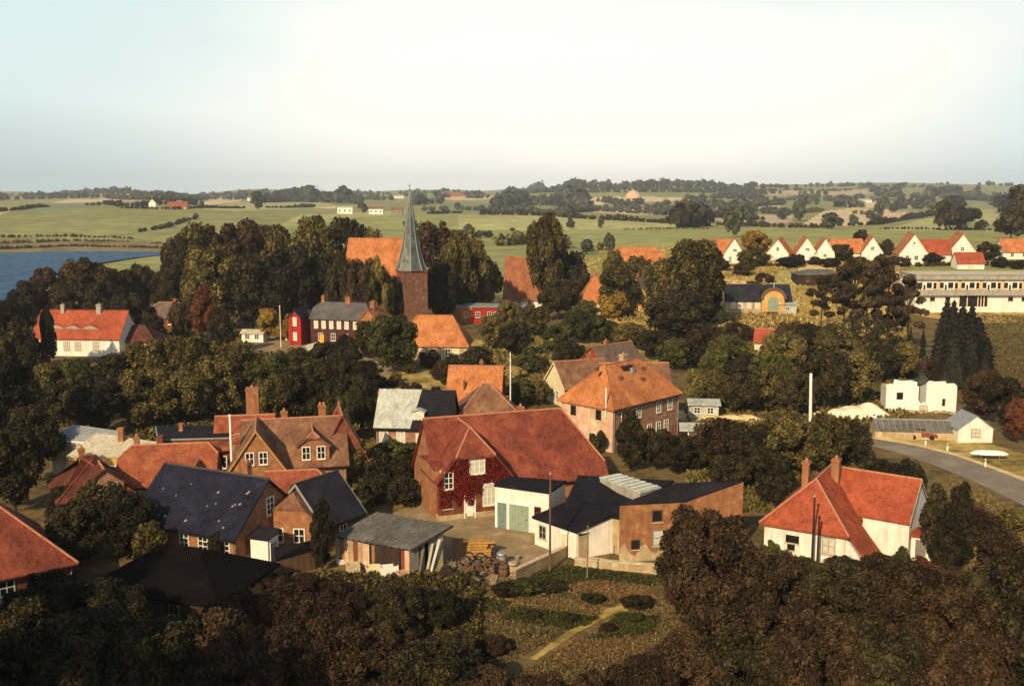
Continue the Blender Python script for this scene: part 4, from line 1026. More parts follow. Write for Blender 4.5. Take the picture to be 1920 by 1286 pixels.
cw = MB(); cw.prism([(x0 - .33, -Lm / 2 + .1, 0), (x0 + 1.2, -Lm / 2 + .1, 0), (x0 + 1.2, -Lm / 2 + 2.4, 0), (x0 - .33, -Lm / 2 + 2.4, 0)], [(x0 - .33, -Lm / 2 + .1, 2.7), (x0 + 1.2, -Lm / 2 + .1, .6), (x0 + 1.2, -Lm / 2 + 2.4, .6), (x0 - .33, -Lm / 2 + 2.4, 2.7)]); cw.build('porch_wall', 'plaster_white', t)
m_.chim(-.9, 1.2, 7.9, .62, .6, 'brick_orange', base=5.2); m_.chim(1.8, -.9, 7.8, .75, .7, 'brick_orange', base=5.2)
pw = Blk(t, 1.7, 2.4, 2.3, Wd / 2 + 1.2 + 4.4, .6, -.08); pw.walls('plaster_white', 0); pw.roof('tile_bright', .35, (1, 1), .12, ridge=None); pw.door('F', 0, .9, 2, 'wood_grey')
# ------------------------------------------------------------------ houses in the middle of the village
# big hipped house
C0, B0 = P(1151, 764, 6.0), P(1280, 733, 6.0); A0 = P(1024, 751, 6.0)
yaw = math.atan2(B0.y - C0.y, B0.x - C0.x); Lh = math.hypot(B0.x - C0.x, B0.y - C0.y) - .8; Wh = math.hypot(A0.x - C0.x, A0.y - C0.y) - .8
ux, uy = Vector((math.cos(yaw), math.sin(yaw), 0)), Vector((-math.sin(yaw), math.cos(yaw), 0))
c_ = C0 + ux * (Lh / 2 + .4) + uy * (Wh / 2 + .4)
t, b = simple_house('hipped_house', 'big two storey house with orange hipped roof and pinkish lit end wall', (c_.x, c_.y, 0), yaw, Lh, Wh, 6.0, 4.3, (1, 1), 'brick_brown', 'tile_orange', ridge='tile_orange', eave='iron_dark', inset=.85)
fc = MB(); fc.prism([(-Lh / 2 - .03, -Wh / 2, 0), (-Lh / 2, -Wh / 2, 0), (-Lh / 2, Wh / 2, 0), (-Lh / 2 - .03, Wh / 2, 0)], [(-Lh / 2 - .03, -Wh / 2, 5.95), (-Lh / 2, -Wh / 2, 5.95), (-Lh / 2, Wh / 2, 5.95), (-Lh / 2 - .03, Wh / 2, 5.95)]); fc.build('sunlit_front', 'brick_pink', t)  # pinkish end wall skin, made paler to carry the sunlight in its colour
Bf = Blk(t, Lh + .06, Wh, 6)
Bf.win('L', [-2.2, 2.0], 3.9, .95, 1.35, 1, 1, fm='brick_pink'); Bf.win('L', [-2.4, 1.2], 1.2, .6, .9, 1, 2)
b.win('F', [-5.0, -3.4, -1.8, 2.6, 5.2], 3.8, .85, 1.45, 2, 3); b.win('F', [.6, 2.6, 4.4], 1.0, .85, 1.4, 2, 3); b.door('F', -2, 1.1, 2.3, 'wood_brown')
b.chim(1.0, .5, 11.3, .9, .7, 'plaster_dirty', base=9.3)
for x, y in ((-2.5, -1.8), (1.5, -2.4), (-5.8, -.4), (3.0, -1.3)):
    k = MB(); z = 6.08 + (Wh / 2 - abs(y)) * b.sl; k.box(-.3, .3, -.2, .2, -.1, .3); k.box(-.34, .34, -.26, .2, .3, .36)
    o = k.build('roof_hatch', 'tile_brown', t, (x, y, z))
k = MB(); k.box(-.9, .9, -.3, .3, 0, .5); k.box(-1.0, 1.0, -.36, .36, .5, .58); k.build('skylight', 'glass_dark', t, (0, -.9, 9.45))
k = MB(); k.box(-.25, .25, -.2, .2, 0, .8); k.build('vent', 'zinc', t, (.6, -1.4, 8.9))
pr = MB(); pr.tube([(-Lh / 2 - .25, -Wh / 2 + 1, 4.5), (-Lh / 2 - .25, -Wh / 2 + 1, 8.3)], .09, 6); pr.build('vent_pipe', 'paint_white', t)
w2 = Blk(t, 9.5, 7.5, 5.0, Lh / 2 + 1.6, 4.5, R(-44)); w2.walls('brick_brown', 3.6); w2.roof('tile_brown', 3.6, ov=.3)
w2.win('F', [1.5, 3.2], 2.6, .9, 1.4, fm='plaster_cream')
t, b = simple_house('green_shed', 'pale green flat shed right of the big hipped house', at_base(1318, 783), R(-6), 4.2, 3, 2.4, .4, (0, 0), 'metal_pale', 'metal_pale', 'shed', ridge=None)
b.win('F', [-1, .9], 1, .8, .8)
t, b = simple_house('low_shed', 'low pale roofed shed below the sandy yard', at_base(1308, 822), R(-8), 4.4, 3, 1.6, .5, (0, 0), 'wood_dark', 'metal_pale', 'shed', ridge=None)
b.door('F', -.8, .9, 1.4, 'wood_brown')
# red gabled barn and the cream gabled house behind
t, b = simple_house('red_gabled_house', 'house with bright red end gable and grey brown roof', at_depth(1146, 172), R(40), 9.5, 7.5, 3.4, 3.6, (0, 0), 'red_paint', 'tile_greybrown')
b.chim(-1.2, .2, 7.8, .6); b.win('F', [-2, 1], 1, .9, 1.2); b.win('L', [0], 3.4, .8, 1)
t, b = simple_house('cream_gabled_house', 'low house with cream gable and brown roof behind the hipped house', at_depth(1085, 157), R(24), 8.5, 7, 3.2, 3.4, (0, 0), 'plaster_cream', 'tile_brown')
b.chim(2.0, .2, 7.6, .7); b.win('L', [-.8, 1], 1, .8, 1.2); b.barge('plaster_cream', 'L')
# orange roofs and brown hip behind the ivy house
t, b = simple_house('orange_roofed_house', 'house with clear orange roof behind the brown hipped roof', at_depth(893, 146), R(-5), 7.6, 8.0, 2.9, 4.6, (0, 0), 'brick_red', 'tile_orange', ridge='ridge_mortar')
b.chim(.8, .2, 8.3, .55, m='tile_brown'); b.win('F', [-2, 0, 2], .9, .9, 1.2); b.win('R', [0], 3.3, .8, 1)
k = MB(); k.tube([(-1.4, -2.6, 4.0), (-1.4, -2.6, 5.9)], .16, 8); k.build('flue', 'wood_brown', t)
t, b = simple_house('brown_roofed_house', 'brown hipped roof house between ivy house and orange roof', at_depth(912, 133), R(8), 9.5, 8.6, 3.0, 4.3, (1, 1), 'brick_brown', 'tile_brown', inset=1.0)
b.win('F', [-2, 1], .9, .9, 1.2); b.win('L', [0, 2], .9, .9, 1.2)
pos, yaw, L = eave_fit((705, 796), (800, 798), 3.3, 7.0, extR=3.0, zg=0)
t, b = simple_house('black_roofed_house', 'white windowed house with black roof and pale green left roof half', pos, yaw, L, 7.0, 3.3, 3.9, (0, 0), 'brick_brown', 'felt_black', ridge=None, plinth='plaster_grey')
pl = MB(); x0, x1 = -L / 2 - .3, -L / 2 + 5.1; zA, zB = 3.3 - .4 * b.sl + .1, 3.3 + 3.9 + .06
pl.prism([(x0, -3.9, zA), (x1 - .6, -3.9, zA), (x1 + .3, 0, zB), (x0, 0, zB)], [(x0, -3.9, zA + .06), (x1 - .6, -3.9, zA + .06), (x1 + .3, 0, zB + .06), (x0, 0, zB + .06)]); pl.build('roof_half', 'metal_pale', t)
b.win('F', [-L / 2 + 1.0, -L / 2 + 3.2], 1.0, 1.0, 1.2, 2, 2, arch=True, pm='glass_curtain'); b.win('F', [-L / 2 + 5.6, -L / 2 + 7.4], .9, .7, 1.3, 2, 3, pm='glass_curtain'); b.win('F', [-L / 2 + 9.5], 1.0, 1, 1.2, arch=True)
d = b.gable_dormer(-L / 2 + 5.4, 1.5, 1.7, 3.2, .25, 'plaster_white', 'metal_pale', -3.0, dict(us=[0], z=.4, w=.9, h=1.0, c=2, r=2, pm='glass_curtain'), ridge=None)
# white house with brow dormers
pos, yaw, L = eave_fit((64, 630), (216, 633), 4.0, 9.0, zg=0)
t, b = simple_house('white_garden_house', 'white rendered house with red roof and three eyebrow dormers', pos, yaw + R(3), L + .6, 9.0, 4.0, 4.9, (0, 0), 'plaster_white', 'tile_bright', ridge='tile_ox')
b.win('F', [-2.0, .4, 4.2], 1.3, 1.1, 1.6, 3, 2, fm='plaster_grey', pm='glass_curtain'); b.win('F', [-4.6], 1.3, 1.0, 1.6, 3, 2, fm='plaster_grey')
b.chim(-4.6, -.3, 10.2, .7, m='plaster_grey'); b.chim(3.2, -.2, 10.3, .95, m='plaster_grey'); b.win('R', [-1.5, 1.5], 1.3, .9, 1.5)
for x in (-4.6, -1.2, 2.6):
    e = MB(); w_, n_ = 1.9, 12; v = []; f = []
    y0 = -3.0; z0 = 4.08 + (4.5 + y0) * b.sl
    for i in range(n_ + 1):
        a = -1 + 2 * i / n_; hgt = .75 * (math.cos(a * math.pi / 2) ** 1.4)
        v += [(x + a * w_, y0 - .3, z0 - .25 + hgt + .02), (x + a * w_, y0 - .3, z0 - .32), (x + a * w_, y0 + hgt / b.sl + .05, z0 + hgt + .06)]
    for i in range(n_): k = 3 * i; f += [(k + 1, k + 4, k + 3, k), (k, k + 3, k + 5, k + 2)]
    e.add(v, f); o = e.build('dormer_roof', 'tile_bright', t)
    g = MB(); v = []; f = []
    for i in range(n_ + 1):
        a = -1 + 2 * i / n_; hgt = .62 * (math.cos(a * math.pi / 2) ** 1.4); v += [(x + a * w_ * .92, y0 - .36, z0 - .2 + hgt), (x + a * w_ * .92, y0 - .36, z0 - .25)]
    for i in range(n_): f.append((2 * i + 1, 2 * i + 3, 2 * i + 2, 2 * i))
    g.add(v, f); link('dormer_window', g.mesh('dormer_window', 'plaster_grey'), o)
a_ = Blk(t, 4.5, 5, 2.6, -L / 2 - .6, -4.4, 0); a_.walls('plaster_white', 0); a_.roof('tile_bright', .5, (1, 1), .2, ridge=None); a_.win('F', [-1, 1], 1, .8, 1.1)
sd = Blk(t, 6.0, 6.5, 3.0, L / 2 + 3.4, 1.5, 0); sd.walls('plaster_dirty', 2.6, (0, 1)); sd.roof('tile_maroon', 2.6, (0, 1), ridge='ridge_dark')  # side annex: the darker tile puts its shadow into the colour
# small brown house between trees
t, b = simple_house('brown_cottage', 'little brown roofed cottage deep between the lakeside trees', at_depth(318, 252), R(-8), 6.8, 6.4, 2.8, 3.2, (.3, .3), 'brick_red', 'tile_greybrown')
b.chim(1.6, .1, 7.0, .6); b.win('F', [-1.8, 1.6], .9, .9, 1.2, pm='glass_curtain'); b.win('R', [0], .9, .9, 1.2)
# dark brick inn
t, b = simple_house('brick_inn', 'long dark brick inn with slate roof and a row of white windows', at_depth(645, 221), R(-14), 12.6, 7, 6.2, 3.0, (.4, .4), 'brick_dark', 'slate_grey', ridge='ridge_dark')
b.win('F', [-5, -3.2, -1.4, .4, 2.2, 4.2], 3.9, .8, 1.5, 1, 2, pm='glass_curtain'); b.win('F', [-4, -1, 2, 5], 1.2, .9, 1.5, 2, 2); b.chim(-4.8, .2, 10.6, .7); b.chim(1.2, .2, 10.4, 1.1)
g = Blk(t, 4.0, 3.0, 5.6, -8.3, .6, 0); g.walls('wood_dark', 0); g.roof('slate_dark', 1.6, (1, 1), .2, ridge=None)  # dark wing added where only deep shade lies beside the gable
g = Blk(t, 6.0, 2.9, 6.2, -9.6, -1.6, math.pi / 2); g.walls('red_paint', 1.6); g.roof('slate_dark', 1.6, ridge='ridge_dark', ov=.2); g.win('L', [0], 4.4, .8, 1.7, 1, 2, pm='glass_curtain'); g.win('L', [0], 1.2, .8, 1.6, 1, 2, pm='glass_curtain')
g = Blk(t, 8.5, 5.2, 5.4, 7.8, -1.0, math.pi / 2); g.walls('brick_orange', 3.0); g.roof('tile_orange', 3.0, ov=.25); g.win('L', [0], 3.0, .8, 1.3); g.chim(-1, 0, 9.9, 1.0); g.chim(2, 0.5, 9.3, .6)
sg = at_base(604, 656); t = thing('signpost', 'yellow post sign in the sun before the dark inn', 'sign', sg, 0)
k = MB(); k.tube([(0, 0, 0), (0, 0, 3.4)], .08, 6); k.build('post', 'wood_grey', t); k = MB(); k.box(-.45, .45, -.06, .06, 1.0, 3.3); k.build('panel', 'paint_yellow', t)
t, b = simple_house('small_garage', 'pale roofed little garage at the street before the inn', at_base(594, 668), R(20), 4.4, 3.8, 1.9, .9, (1, 1), 'plaster_white', 'roof_cream', 'garage', ridge=None)
b.door('F', 0, 2.0, 1.7, 'paint_white', ribs=4)
t, b = simple_house('white_kiosk', 'low white building in sunshine left of the yellow tree', at_base(478, 640), R(-6), 5.0, 3, 2.2, .5, (0, 0), 'plaster_white', 'roof_cream', 'kiosk', ridge=None)
b.win('F', [-1.2, 1.0], .8, .9, .9)
t, b = simple_house('white_kiosk', 'long low pale shed on the street behind the flagpole', at_base(562, 636), R(4), 6.0, 3, 1.2, .4, (0, 0), 'plaster_white', 'roof_cream', 'shed', ridge=None)
b.door('F', 1, .8, 1.1, 'wood_brown')
# orange hipped house before the tower
pos, yaw, L = eave_fit((792, 646), (884, 644), 3.2, 8.6, extL=1.5, zg=0)
t, b = simple_house('steep_roofed_house', 'house with glowing orange half hipped roof below the church tower', pos, R(-3), L, 8.6, 3.2, 5.2, (.35, 1), 'plaster_dirty', 'tile_orange', ridge='tile_orange', inset=.8)
b.win('F', [-3.4, -.9], .9, 1.0, 1.3, pm='glass_curtain'); b.win('F', [1.8], .9, 1, 1.3); b.door('F', 3.4, 1.2, 2.2, 'plaster_cream')
b.gable_dormer(-L / 2 + .6, 2.4, 4.2, 2.5, 1.0, 'plaster_dirty', 'tile_orange', 0.4, ridge=None, z=3.2)
# flat red building right of the tower
t, b = simple_house('flat_house', 'flat grey roofed building with red painted upper wall', at_depth(895, 262), R(2), 11.5, 8, 5.0, 0, wall='brick_red', roof='zinc', cat='building') if False else (None, None)
t = thing('flat_roofed_house', 'flat grey roofed building with orange red wall right of tower', 'building', at_depth(895, 262), R(4))
b = Blk(t, 11.4, 8, 4.3); b.walls('red_paint', 0); b.roof('zinc', .5, (1, 1), .3, ridge=None); b.win('F', [-3, 0, 3], 1.6, 1, 1.3); b.win('F', [4.6], 1.6, .8, 1.3)
k = MB(); k.box(-5.75, -1.5, -4.06, -4.005, .1, 4.2); k.build('cladding', 'tile_orange', t)
# brown barn roof with white foot
pos, yaw, L = eave_fit((928, 556), (1013, 562), 2.4, 15.0, zg=.6)
t, b = simple_house('tall_roofed_barn', 'barn with very tall orange brown roof over a low white wall', pos, R(-6), L - 1.0, 15, 2.4, 11.6, (0, 0), 'plaster_white', 'tile_rust', 'barn', ridge='tile_orange')
b.win('F', [-3, 0, 3], .7, .9, .9); b.door('F', 4.2, 1.5, 2.0, 'wood_brown')
# orange pyramid roof house
t, b = simple_house('pyramid_roofed_house', 'cream house with steep orange pyramid roof and tall chimney', at_depth(1115, 268), R(0), 8.2, 8.2, 4.2, 6.0, (1, 1), 'plaster_yellow', 'tile_orange', ridge='tile_orange', inset=.9)
b.chim(.6, .2, 11.4, .8, m='brick_orange', base=9.3); b.chim(-.9, .3, 10.8, .6, m='brick_orange', base=9.3); b.win('F', [-1.8], 1.4, .9, 1.5); b.win('F', [1.5], 2.0, 1.9, 1.7, 3, 2, pm='glass_curtain')
t, b = simple_house('pale_gabled_house', 'small pale gable with orange ridge left of the pyramid roof', at_depth(1085, 303), R(70), 8, 6.0, 4.4, 4.2, (0, 0), 'plaster_cream', 'tile_orange')
b.win('L', [0], 3.0, .9, 1.3)
t, b = simple_house('sunlit_gable_house', 'house with sunlit yellow gable and grey roof among trees', at_depth(1206, 272), R(58), 10.0, 7.8, 3.4, 5.0, (0, 0), 'plaster_yellow', 'tile_greybrown')
b.win('L', [0], 1.2, .9, 1.3); b.win('L', [0], 4.2, .8, 1.0); b.chim(-3.6, .1, 9.4, .5)
t, b = simple_house('long_orange_house', 'long low house with bright orange hipped roof below the meadow', at_depth(1192, 352), R(-2), 19.0, 9.5, 3.0, 4.2, (.7, .7), 'plaster_dirty', 'tile_orange', ridge='tile_orange')
b.win('F', [-6, -2, 2, 6], 1, .9, 1.2); b.chim(1.2, .4, 8.0, .5); b.gable_dormer(.6, 2.2, 1.0, 3, .5, 'plaster_white', 'tile_orange', -3.2, ridge=None)

# ------------------------------------------------------------------ church
tw = at_depth(772, 238)
t = thing('church', 'brick church tower with flared grey spire and orange roofed nave', 'church', tw, R(27))
s_ = 2.98
T = Blk(t, 2 * s_, 2 * s_, 15.2); T.walls('brick_tower', 0)
k = MB(); k.box(-s_ - .12, s_ + .12, -s_ - .12, s_ + .12, 14.7, 15.15); T.add(k, 'cornice', 'brick_red')
T.win('R', [0], 11.4, .8, 1.6, 1, 3, 'wood_dark', 'glass_dark', True, False); T.win('L', [0], 11.4, .9, 1.8, 1, 3, 'wood_dark', 'glass_dark', True, False)
prof = [(3.75, 15.16), (3.7, 15.35), (3.05, 16.9), (2.5, 18.7), (1.95, 21.0), (1.5, 23.6), (1.1, 26.8), (.72, 29.4), (.38, 31.8), (.1, 33.6)]
def spire_pt(j, r, z):
    sq = 1 - smooth(15.2, 19.5, np.array(z)); a = 2 * math.pi * (j + .5) / 8
    c, s2 = math.cos(a), math.sin(a); m2 = max(abs(c), abs(s2)); rs = r * (1 / m2 * float(sq) * .92 + (1 - float(sq)) * 1.0)
    return (c * rs, s2 * rs, z)
for j in range(8):
    k = MB(); v = []; f = []
    for r, z in prof: v += [spire_pt(j, r, z), spire_pt(j + 1, r, z)]
    n_ = len(prof)
    f = [(2 * i, 2 * i + 1, 2 * i + 3, 2 * i + 2) for i in range(n_ - 1)]
    v += [(0, 0, 15.3), (0, 0, 33.6)]; f += [(1, 0, 2 * n_)]
    k.add(v, f); k.build('spire_face', 'copper_slate', t)
k = MB()
for j in range(8): k.tube([Vector(spire_pt(j, r + .03, z)) for r, z in prof], [.1] * 5 + [.07] * 5, 5)
k.build('spire_rib', 'zinc', t)
k = MB(); k.tube([(0, 0, 33.5), (0, 0, 35.4)], .05, 6); k.lathe([(.05, 33.9), (.2, 34.0), (.2, 34.12), (.05, 34.2)], 8); k.box(-.4, .4, -.035, .035, 34.8, 34.88); k.build('finial', 'iron_dark', t)
nv = Blk(t, 15.0, 12.0, 13.0, -4.6, 8.2, R(-31)); nv.walls('brick_tower', 9.2, (0, .0)); nv.roof('tile_orange', 9.4, (0, 0), .4, .3, ridge='tile_orange'); nv.win('F', [-5, -1.5, 2], 6, 1.3, 3.6, 2, 4, 'wood_dark', 'glass_dark', True)

# ------------------------------------------------------------------ rising right side: station, school, white houses
t, b = simple_house('halt_building', 'long low building with black roof and arched cream porch', at_depth(1416, 266), R(-3), 17.0, 8, 3.0, 3.6, (0, 0), 'plaster_dirty', 'slate_dark', 'building', ridge='ridge_dark')
b.win('F', [-6.5, -4.6, -2.4, -.3], .8, 1.0, 1.5, 2, 2, pm='glass_curtain'); b.chim(2.0, .2, 8.2, .6, m='brick_brown')
ar = MB(); pts = [(-2.9, 0), (2.9, 0)] + [(2.9 * math.cos(a), 3.3 + 2.7 * math.sin(a)) for a in np.linspace(0, math.pi, 13)]
ar.prism([(x, -5.2, z) for x, z in pts], [(x, -1.0, z) for x, z in pts]); ar.build('porch_gable', 'plaster_yellow', t, (3.6, 0, 0))
ab = MB()
for i in range(12):
    a0, a1 = math.pi * i / 12, math.pi * (i + 1) / 12; q = lambda a, r, y: (r * math.cos(a), y, 3.3 + r * .93 * math.sin(a))
    ab.prism([q(a0, 2.95, -5.5), q(a1, 2.95, -5.5), q(a1, 2.95, -.8), q(a0, 2.95, -.8)], [q(a0, 3.3, -5.5), q(a1, 3.3, -5.5), q(a1, 3.3, -.8), q(a0, 3.3, -.8)])
ab.build('porch_roof', 'slate_dark', t, (3.6, 0, 0))
at_ = MB()
for i in range(12):
    a0, a1 = math.pi * i / 12, math.pi * (i + 1) / 12; q = lambda a, r, y: (r * math.cos(a), y, 3.3 + r * .93 * math.sin(a))
    at_.prism([q(a0, 2.6, -5.6), q(a1, 2.6, -5.6), q(a1, 3.35, -5.6), q(a0, 3.35, -5.6)], [q(a0, 2.6, -5.51), q(a1, 2.6, -5.51), q(a1, 3.35, -5.51), q(a0, 3.35, -5.51)])
at_.build('arch_trim', 'wood_brown', t, (3.6, 0, 0))
aw = MB(); pts = [(-1.4, .3), (1.4, .3)] + [(1.4 * math.cos(a), 2.6 + 1.3 * math.sin(a)) for a in np.linspace(0, math.pi, 11)]
aw.prism([(x, -5.26, z) for x, z in pts], [(x, -5.205, z) for x, z in pts]); aw.build('porch_window', 'paint_green', t, (3.6, 0, 0))
pn = MB(); pn.tube([(0, -5.3, 6.0), (0, -5.3, 7.6)], .08, 6); pn.build('finial', 'paint_white', t, (3.6, 0, 0))
t, b = simple_house('pale_shed', 'pale greenish shed right of the arched porch', at_depth(1474, 262), R(-3), 4.6, 3, 2.6, .4, (0, 0), 'metal_pale', 'metal_pale', 'shed', ridge=None); b.win('F', [0], 1, .8, .8)
t, b = simple_house('brick_summerhouse', 'small red roofed summerhouse with pale wall among shrubs', at_base(1437, 658), R(-20), 4.6, 4.2, 2.4, 2.2, (0, .5), 'plaster_cream', 'tile_bright', 'summerhouse'); b.win('F', [.8], .9, .8, 1.0); b.win('L', [0], .9, .8, 1.0)
t, b = simple_house('grey_roofed_house', 'dark house under flat grey roof behind the pines', at_depth(1532, 300), R(-2), 14, 8, 3.0, 1.2, (1, 1), 'wood_dark', 'eternit', ridge=None); b.win('F', [-4, 0, 4], 1, .9, 1.2, fm='wood_brown')
# school
sx = at_depth(1716, 262); t = thing('school', 'long two storey school with flat roof and rows of dark windows', 'school', (sx[0] + 26, 268, zt(sx[0] + 10, 262) + 1.6), 0)
b = Blk(t, 52, 11, 8.4); b.walls('plaster_white', 0, sink=4)
for z0, z1, m_, nm, o_ in ((7.2, 8.5, 'plaster_grey', 'fascia', .9), (3.1, 4.5, 'plaster_grey', 'balcony_band', 1.2)):
    k = MB(); k.box(-26 - .3, 26.3, -5.5 - o_, 5.6, z0, z1); b.add(k, nm, m_)
k = MB(); k.box(-26.5, 26.5, -6.7, 5.8, 8.5, 8.62); b.add(k, 'roof', 'roof_cream')
for i in range(9):
    x = -23.6 + i * 5.6
    b.win('F', [x - 1.45, x + 1.05], 4.9, 1.35, 1.5, 1, 1, 'plaster_white', 'glass_dark'); b.win('F', [x - .2], 4.5, .5, 1.3, 1, 1, 'plaster_white', 'glass_dark'); b.win('F', [x + 2.55], 4.75, .8, 1.6, 1, 1, 'plaster_cream', 'glass_dark')
    k = MB(); k.box(x + 3.15, x + 3.85, -5.56, -5.505, 4.52, 7.18); b.add(k, 'panel', 'plaster_yellow')
b.win('F', [-21.5, -17.5, -1, 2.5, 8, 12, 16, 20], 1.5, 1.3, 1.1, 1, 1, 'plaster_white', 'glass_dark')
k = MB(); k.box(-14.6, -7.0, -5.56, -5.505, .1, 3.0); b.add(k, 'entrance_glazing', 'glass_dark')
for x in (-14.6, -12.4, -9.6, -8.8, -8.0, -7.0): k = MB(); k.box(x - .12, x + .12, -5.66, -5.57, .1, 3.05); b.add(k, 'mullion', 'plaster_cream')
# row of white houses
def white_house(label, px, Y, yaw, L, W, h, rh, **k):
    t, b = simple_house('white_gabled_house', label, at_depth(px, Y), R(yaw), L, W, h, rh, (0, 0), 'plaster_white', k.get('roof', 'tile_orange'), 'house', 'white gabled houses in a row', ridge='tile_orange')
    v = px % 4
    if k.get('win', True):
        b.win('L', [[0], [-.5, .6], [.3], [0]][v], h + .7, [.9, .6, 1.1, .7][v], [1.1, .9, .8, 1.2][v])
        b.win('L', [[-1.4, 1.6], [-1.8], [1.5], [-1.5, .2]][v], 1.0, [.9, 1.4, 1.7, .8][v], 1.0, 3 if v in (1, 2) else 2, pm='glass_curtain')
        if v != 0: b.door('L', [0, 1.3, -1.2, 1.9][v], .9, 2.0, ['paint_teal', 'wood_brown', 'paint_green', 'paint_redbrown'][v])
    b.chim(1.2, .1, h + rh + .8, .5)
    return t, b
t, b = white_house('single white gable left of the ochre tree', 1374, 338, 78, 9, 6.6, 3.0, 5.0); g = Blk(t, 7, 6, 2.8, 2.0, 6.0, math.pi / 2); g.walls('plaster_white', 3.4); g.roof('tile_orange', 3.4, ridge=None)
t, b = white_house('white gable right of the ochre tree with orange slope', 1460, 346, 66, 9.5, 7.2, 2.6, 4.6); 
t, b = white_house('twin white gables side by side, left and right joined', 1506, 344, 82, 9, 6.8, 2.8, 5.0); g = Blk(t, 9, 6.4, 2.7, 0, -6.0, 0); g.walls('plaster_white', 4.8); g.roof('tile_orange', 4.8, ridge=None); g.win('L', [0], 1.4, .9, .9)
t, b = white_house('white gable with low orange wing behind a round bush', 1628, 346, 80, 9, 7.0, 2.8, 5.2); g = Blk(t, 8, 6, 2.7, 0.5, 6.6, math.pi / 2); g.walls('plaster_white', 3.6); g.roof('tile_orange', 3.6, ridge=None)
t, b = white_house('largest white gable with round loft hole', 1703, 338, 80, 11, 9.0, 3.2, 6.2, win=False); b.win('L', [0], 6.2, .6, .6, 1, 1); b.win('L', [-2, .8], 1.0, 1.1, 1.3); g = Blk(t, 9, 7, 3.0, 2.0, -8.2, math.pi / 2); g.walls('plaster_white', 4.4); g.roof('tile_bright', 4.4, ridge=None)
t, b = white_house('white gable behind the red roofed garage', 1792, 340, 80, 11, 9.4, 3.0, 6.2); b.win('L', [-2.5], 1, .9, 1.2)
t, b = simple_house('garage', 'bright red roofed garage before the last white gable', at_depth(1811, 326), 0, 8.6, 5.0, 2.0, 3.0, (0, 0), 'plaster_white', 'tile_bright', 'garage', ridge=None); b.door('F', 0, 2.2, 1.8, 'plaster_cream', ribs=4)
t, b = simple_house('orange_roofed_bungalow', 'orange roofed bungalow near the right edge of the white row', at_depth(1907, 352), R(-4), 14, 8, 2.8, 4.2, (0, 0), 'plaster_white', 'tile_orange', ridge=None); b.win('F', [-4, 0, 4], 1, 1, 1.2)
g = Blk(t, 6, 6, 2.8, 4.5, -3.5, math.pi / 2); g.walls('plaster_white', 3.2); g.roof('tile_bright', 3.2, ridge=None)
t, b = simple_house('dark_cottage', 'dark roofed cottage with pale wall at the left end of row', at_depth(1318, 338), R(20), 8, 6.5, 3.0, 4.2, (0, 0), 'plaster_cream', 'tile_greybrown'); b.win('F', [0], 1, .9, 1.2)
t, b = simple_house('orange_roofed_bungalow', 'plain orange roof between dark cottage and first white gable', at_depth(1350, 350), R(0), 8.5, 7, 3.2, 3.6, (0, 0), 'plaster_dirty', 'tile_orange', ridge=None); b.win('F', [-2, 2], 1, .9, 1.2)
t, b = simple_house('orange_roofed_bungalow', 'orange roof half hidden behind bushes between the white gables', at_depth(1582, 354), R(2), 11, 7, 3.2, 3.6, (0, 0), 'plaster_white', 'tile_orange', ridge=None); b.win('F', [-2, 2], 1, .9, 1.2)

# white ruin-like building, sand, long shed by the road
pa = at_base(1660, 770); pb = at_base(1792, 773); d = math.hypot(pb[0] - pa[0], pb[1] - pa[1])
t = thing('white_block', 'white flat building with two square towers beside the road', 'building', pa, math.atan2(pb[1] - pa[1], pb[0] - pa[0]))
t['label'] = 'broken white walls of two roofless square blocks beside the road'
def jag(pts, y, th, nm, m_='paint_white'):
    """an upright wall with an uneven broken outline"""
    k = MB(); k.prism([(x, y, z) for x, z in pts][::-1], [(x, y + th, z) for x, z in pts][::-1]); return k.build(nm, m_, t)
a_ = d * .46; c_ = d * .57
jag([(0, -.3), (a_, -.3), (a_, 3.9), (a_ - .25, 3.6), (a_ - .3, 4.5), (a_ - 1.2, 4.75), (2.2, 4.62), (1.1, 4.85), (1.0, 4.1), (.4, 4.2), (.3, 3.7), (0, 3.6)], 0, .35, 'front_wall')
jag([(c_, -.3), (d, -.3), (d, 3.9), (d - .4, 4.4), (d - 1.6, 4.35), (d - 1.7, 4.7), (c_ + 1.2, 4.6), (c_ + .4, 4.75), (c_, 4.3)], .02, .35, 'front_wall')
jag([(a_ + .003, -.3), (c_ - .003, -.3), (c_ - .003, 1.2), (c_ - .25, 1.5), (a_ + .5, 1.1), (a_ + .2, 1.5), (a_ + .003, 1.8)], .06, .3, 'front_wall')
jag([(.2, -.3), (d - .2, -.3), (d - .2, 3.4), (d * .8, 3.9), (d * .64, 3.0), (d * .58, .8), (d * .44, .7), (d * .38, 3.3), (.2, 3.6)], 3.4, .3, 'back_wall', 'plaster_dirty')
for x, h0, h1 in ((.02, 4.0, 3.4), (a_ - .32, 3.8, 3.2), (c_ + .02, 4.2, 3.3), (d - .34, 4.2, 3.2)):
    k = MB(); k.prism([(x, .36, -.3), (x + .3, .36, -.3), (x + .3, 3.39, -.3), (x, 3.39, -.3)], [(x, .36, h0), (x + .3, .36, h0), (x + .3, 3.39, h1), (x, 3.39, h1)]); k.build('side_wall', 'paint_white', t)
rs = random.Random(12); k = MB()
for i in range(90):
    x, y, s_ = rs.uniform(-.5, d + .5), -rs.random() ** 2 * 1.5 - .05, rs.uniform(.08, .28); k.box(-s_, s_, -s_ * .7, s_ * .7, 0, s_ * 1.1, Matrix.Translation((x, y, 0)) @ rotz(rs.uniform(0, 3)))
k.build('rubble', 'plaster_dirty', t)['kind'] = 'stuff'
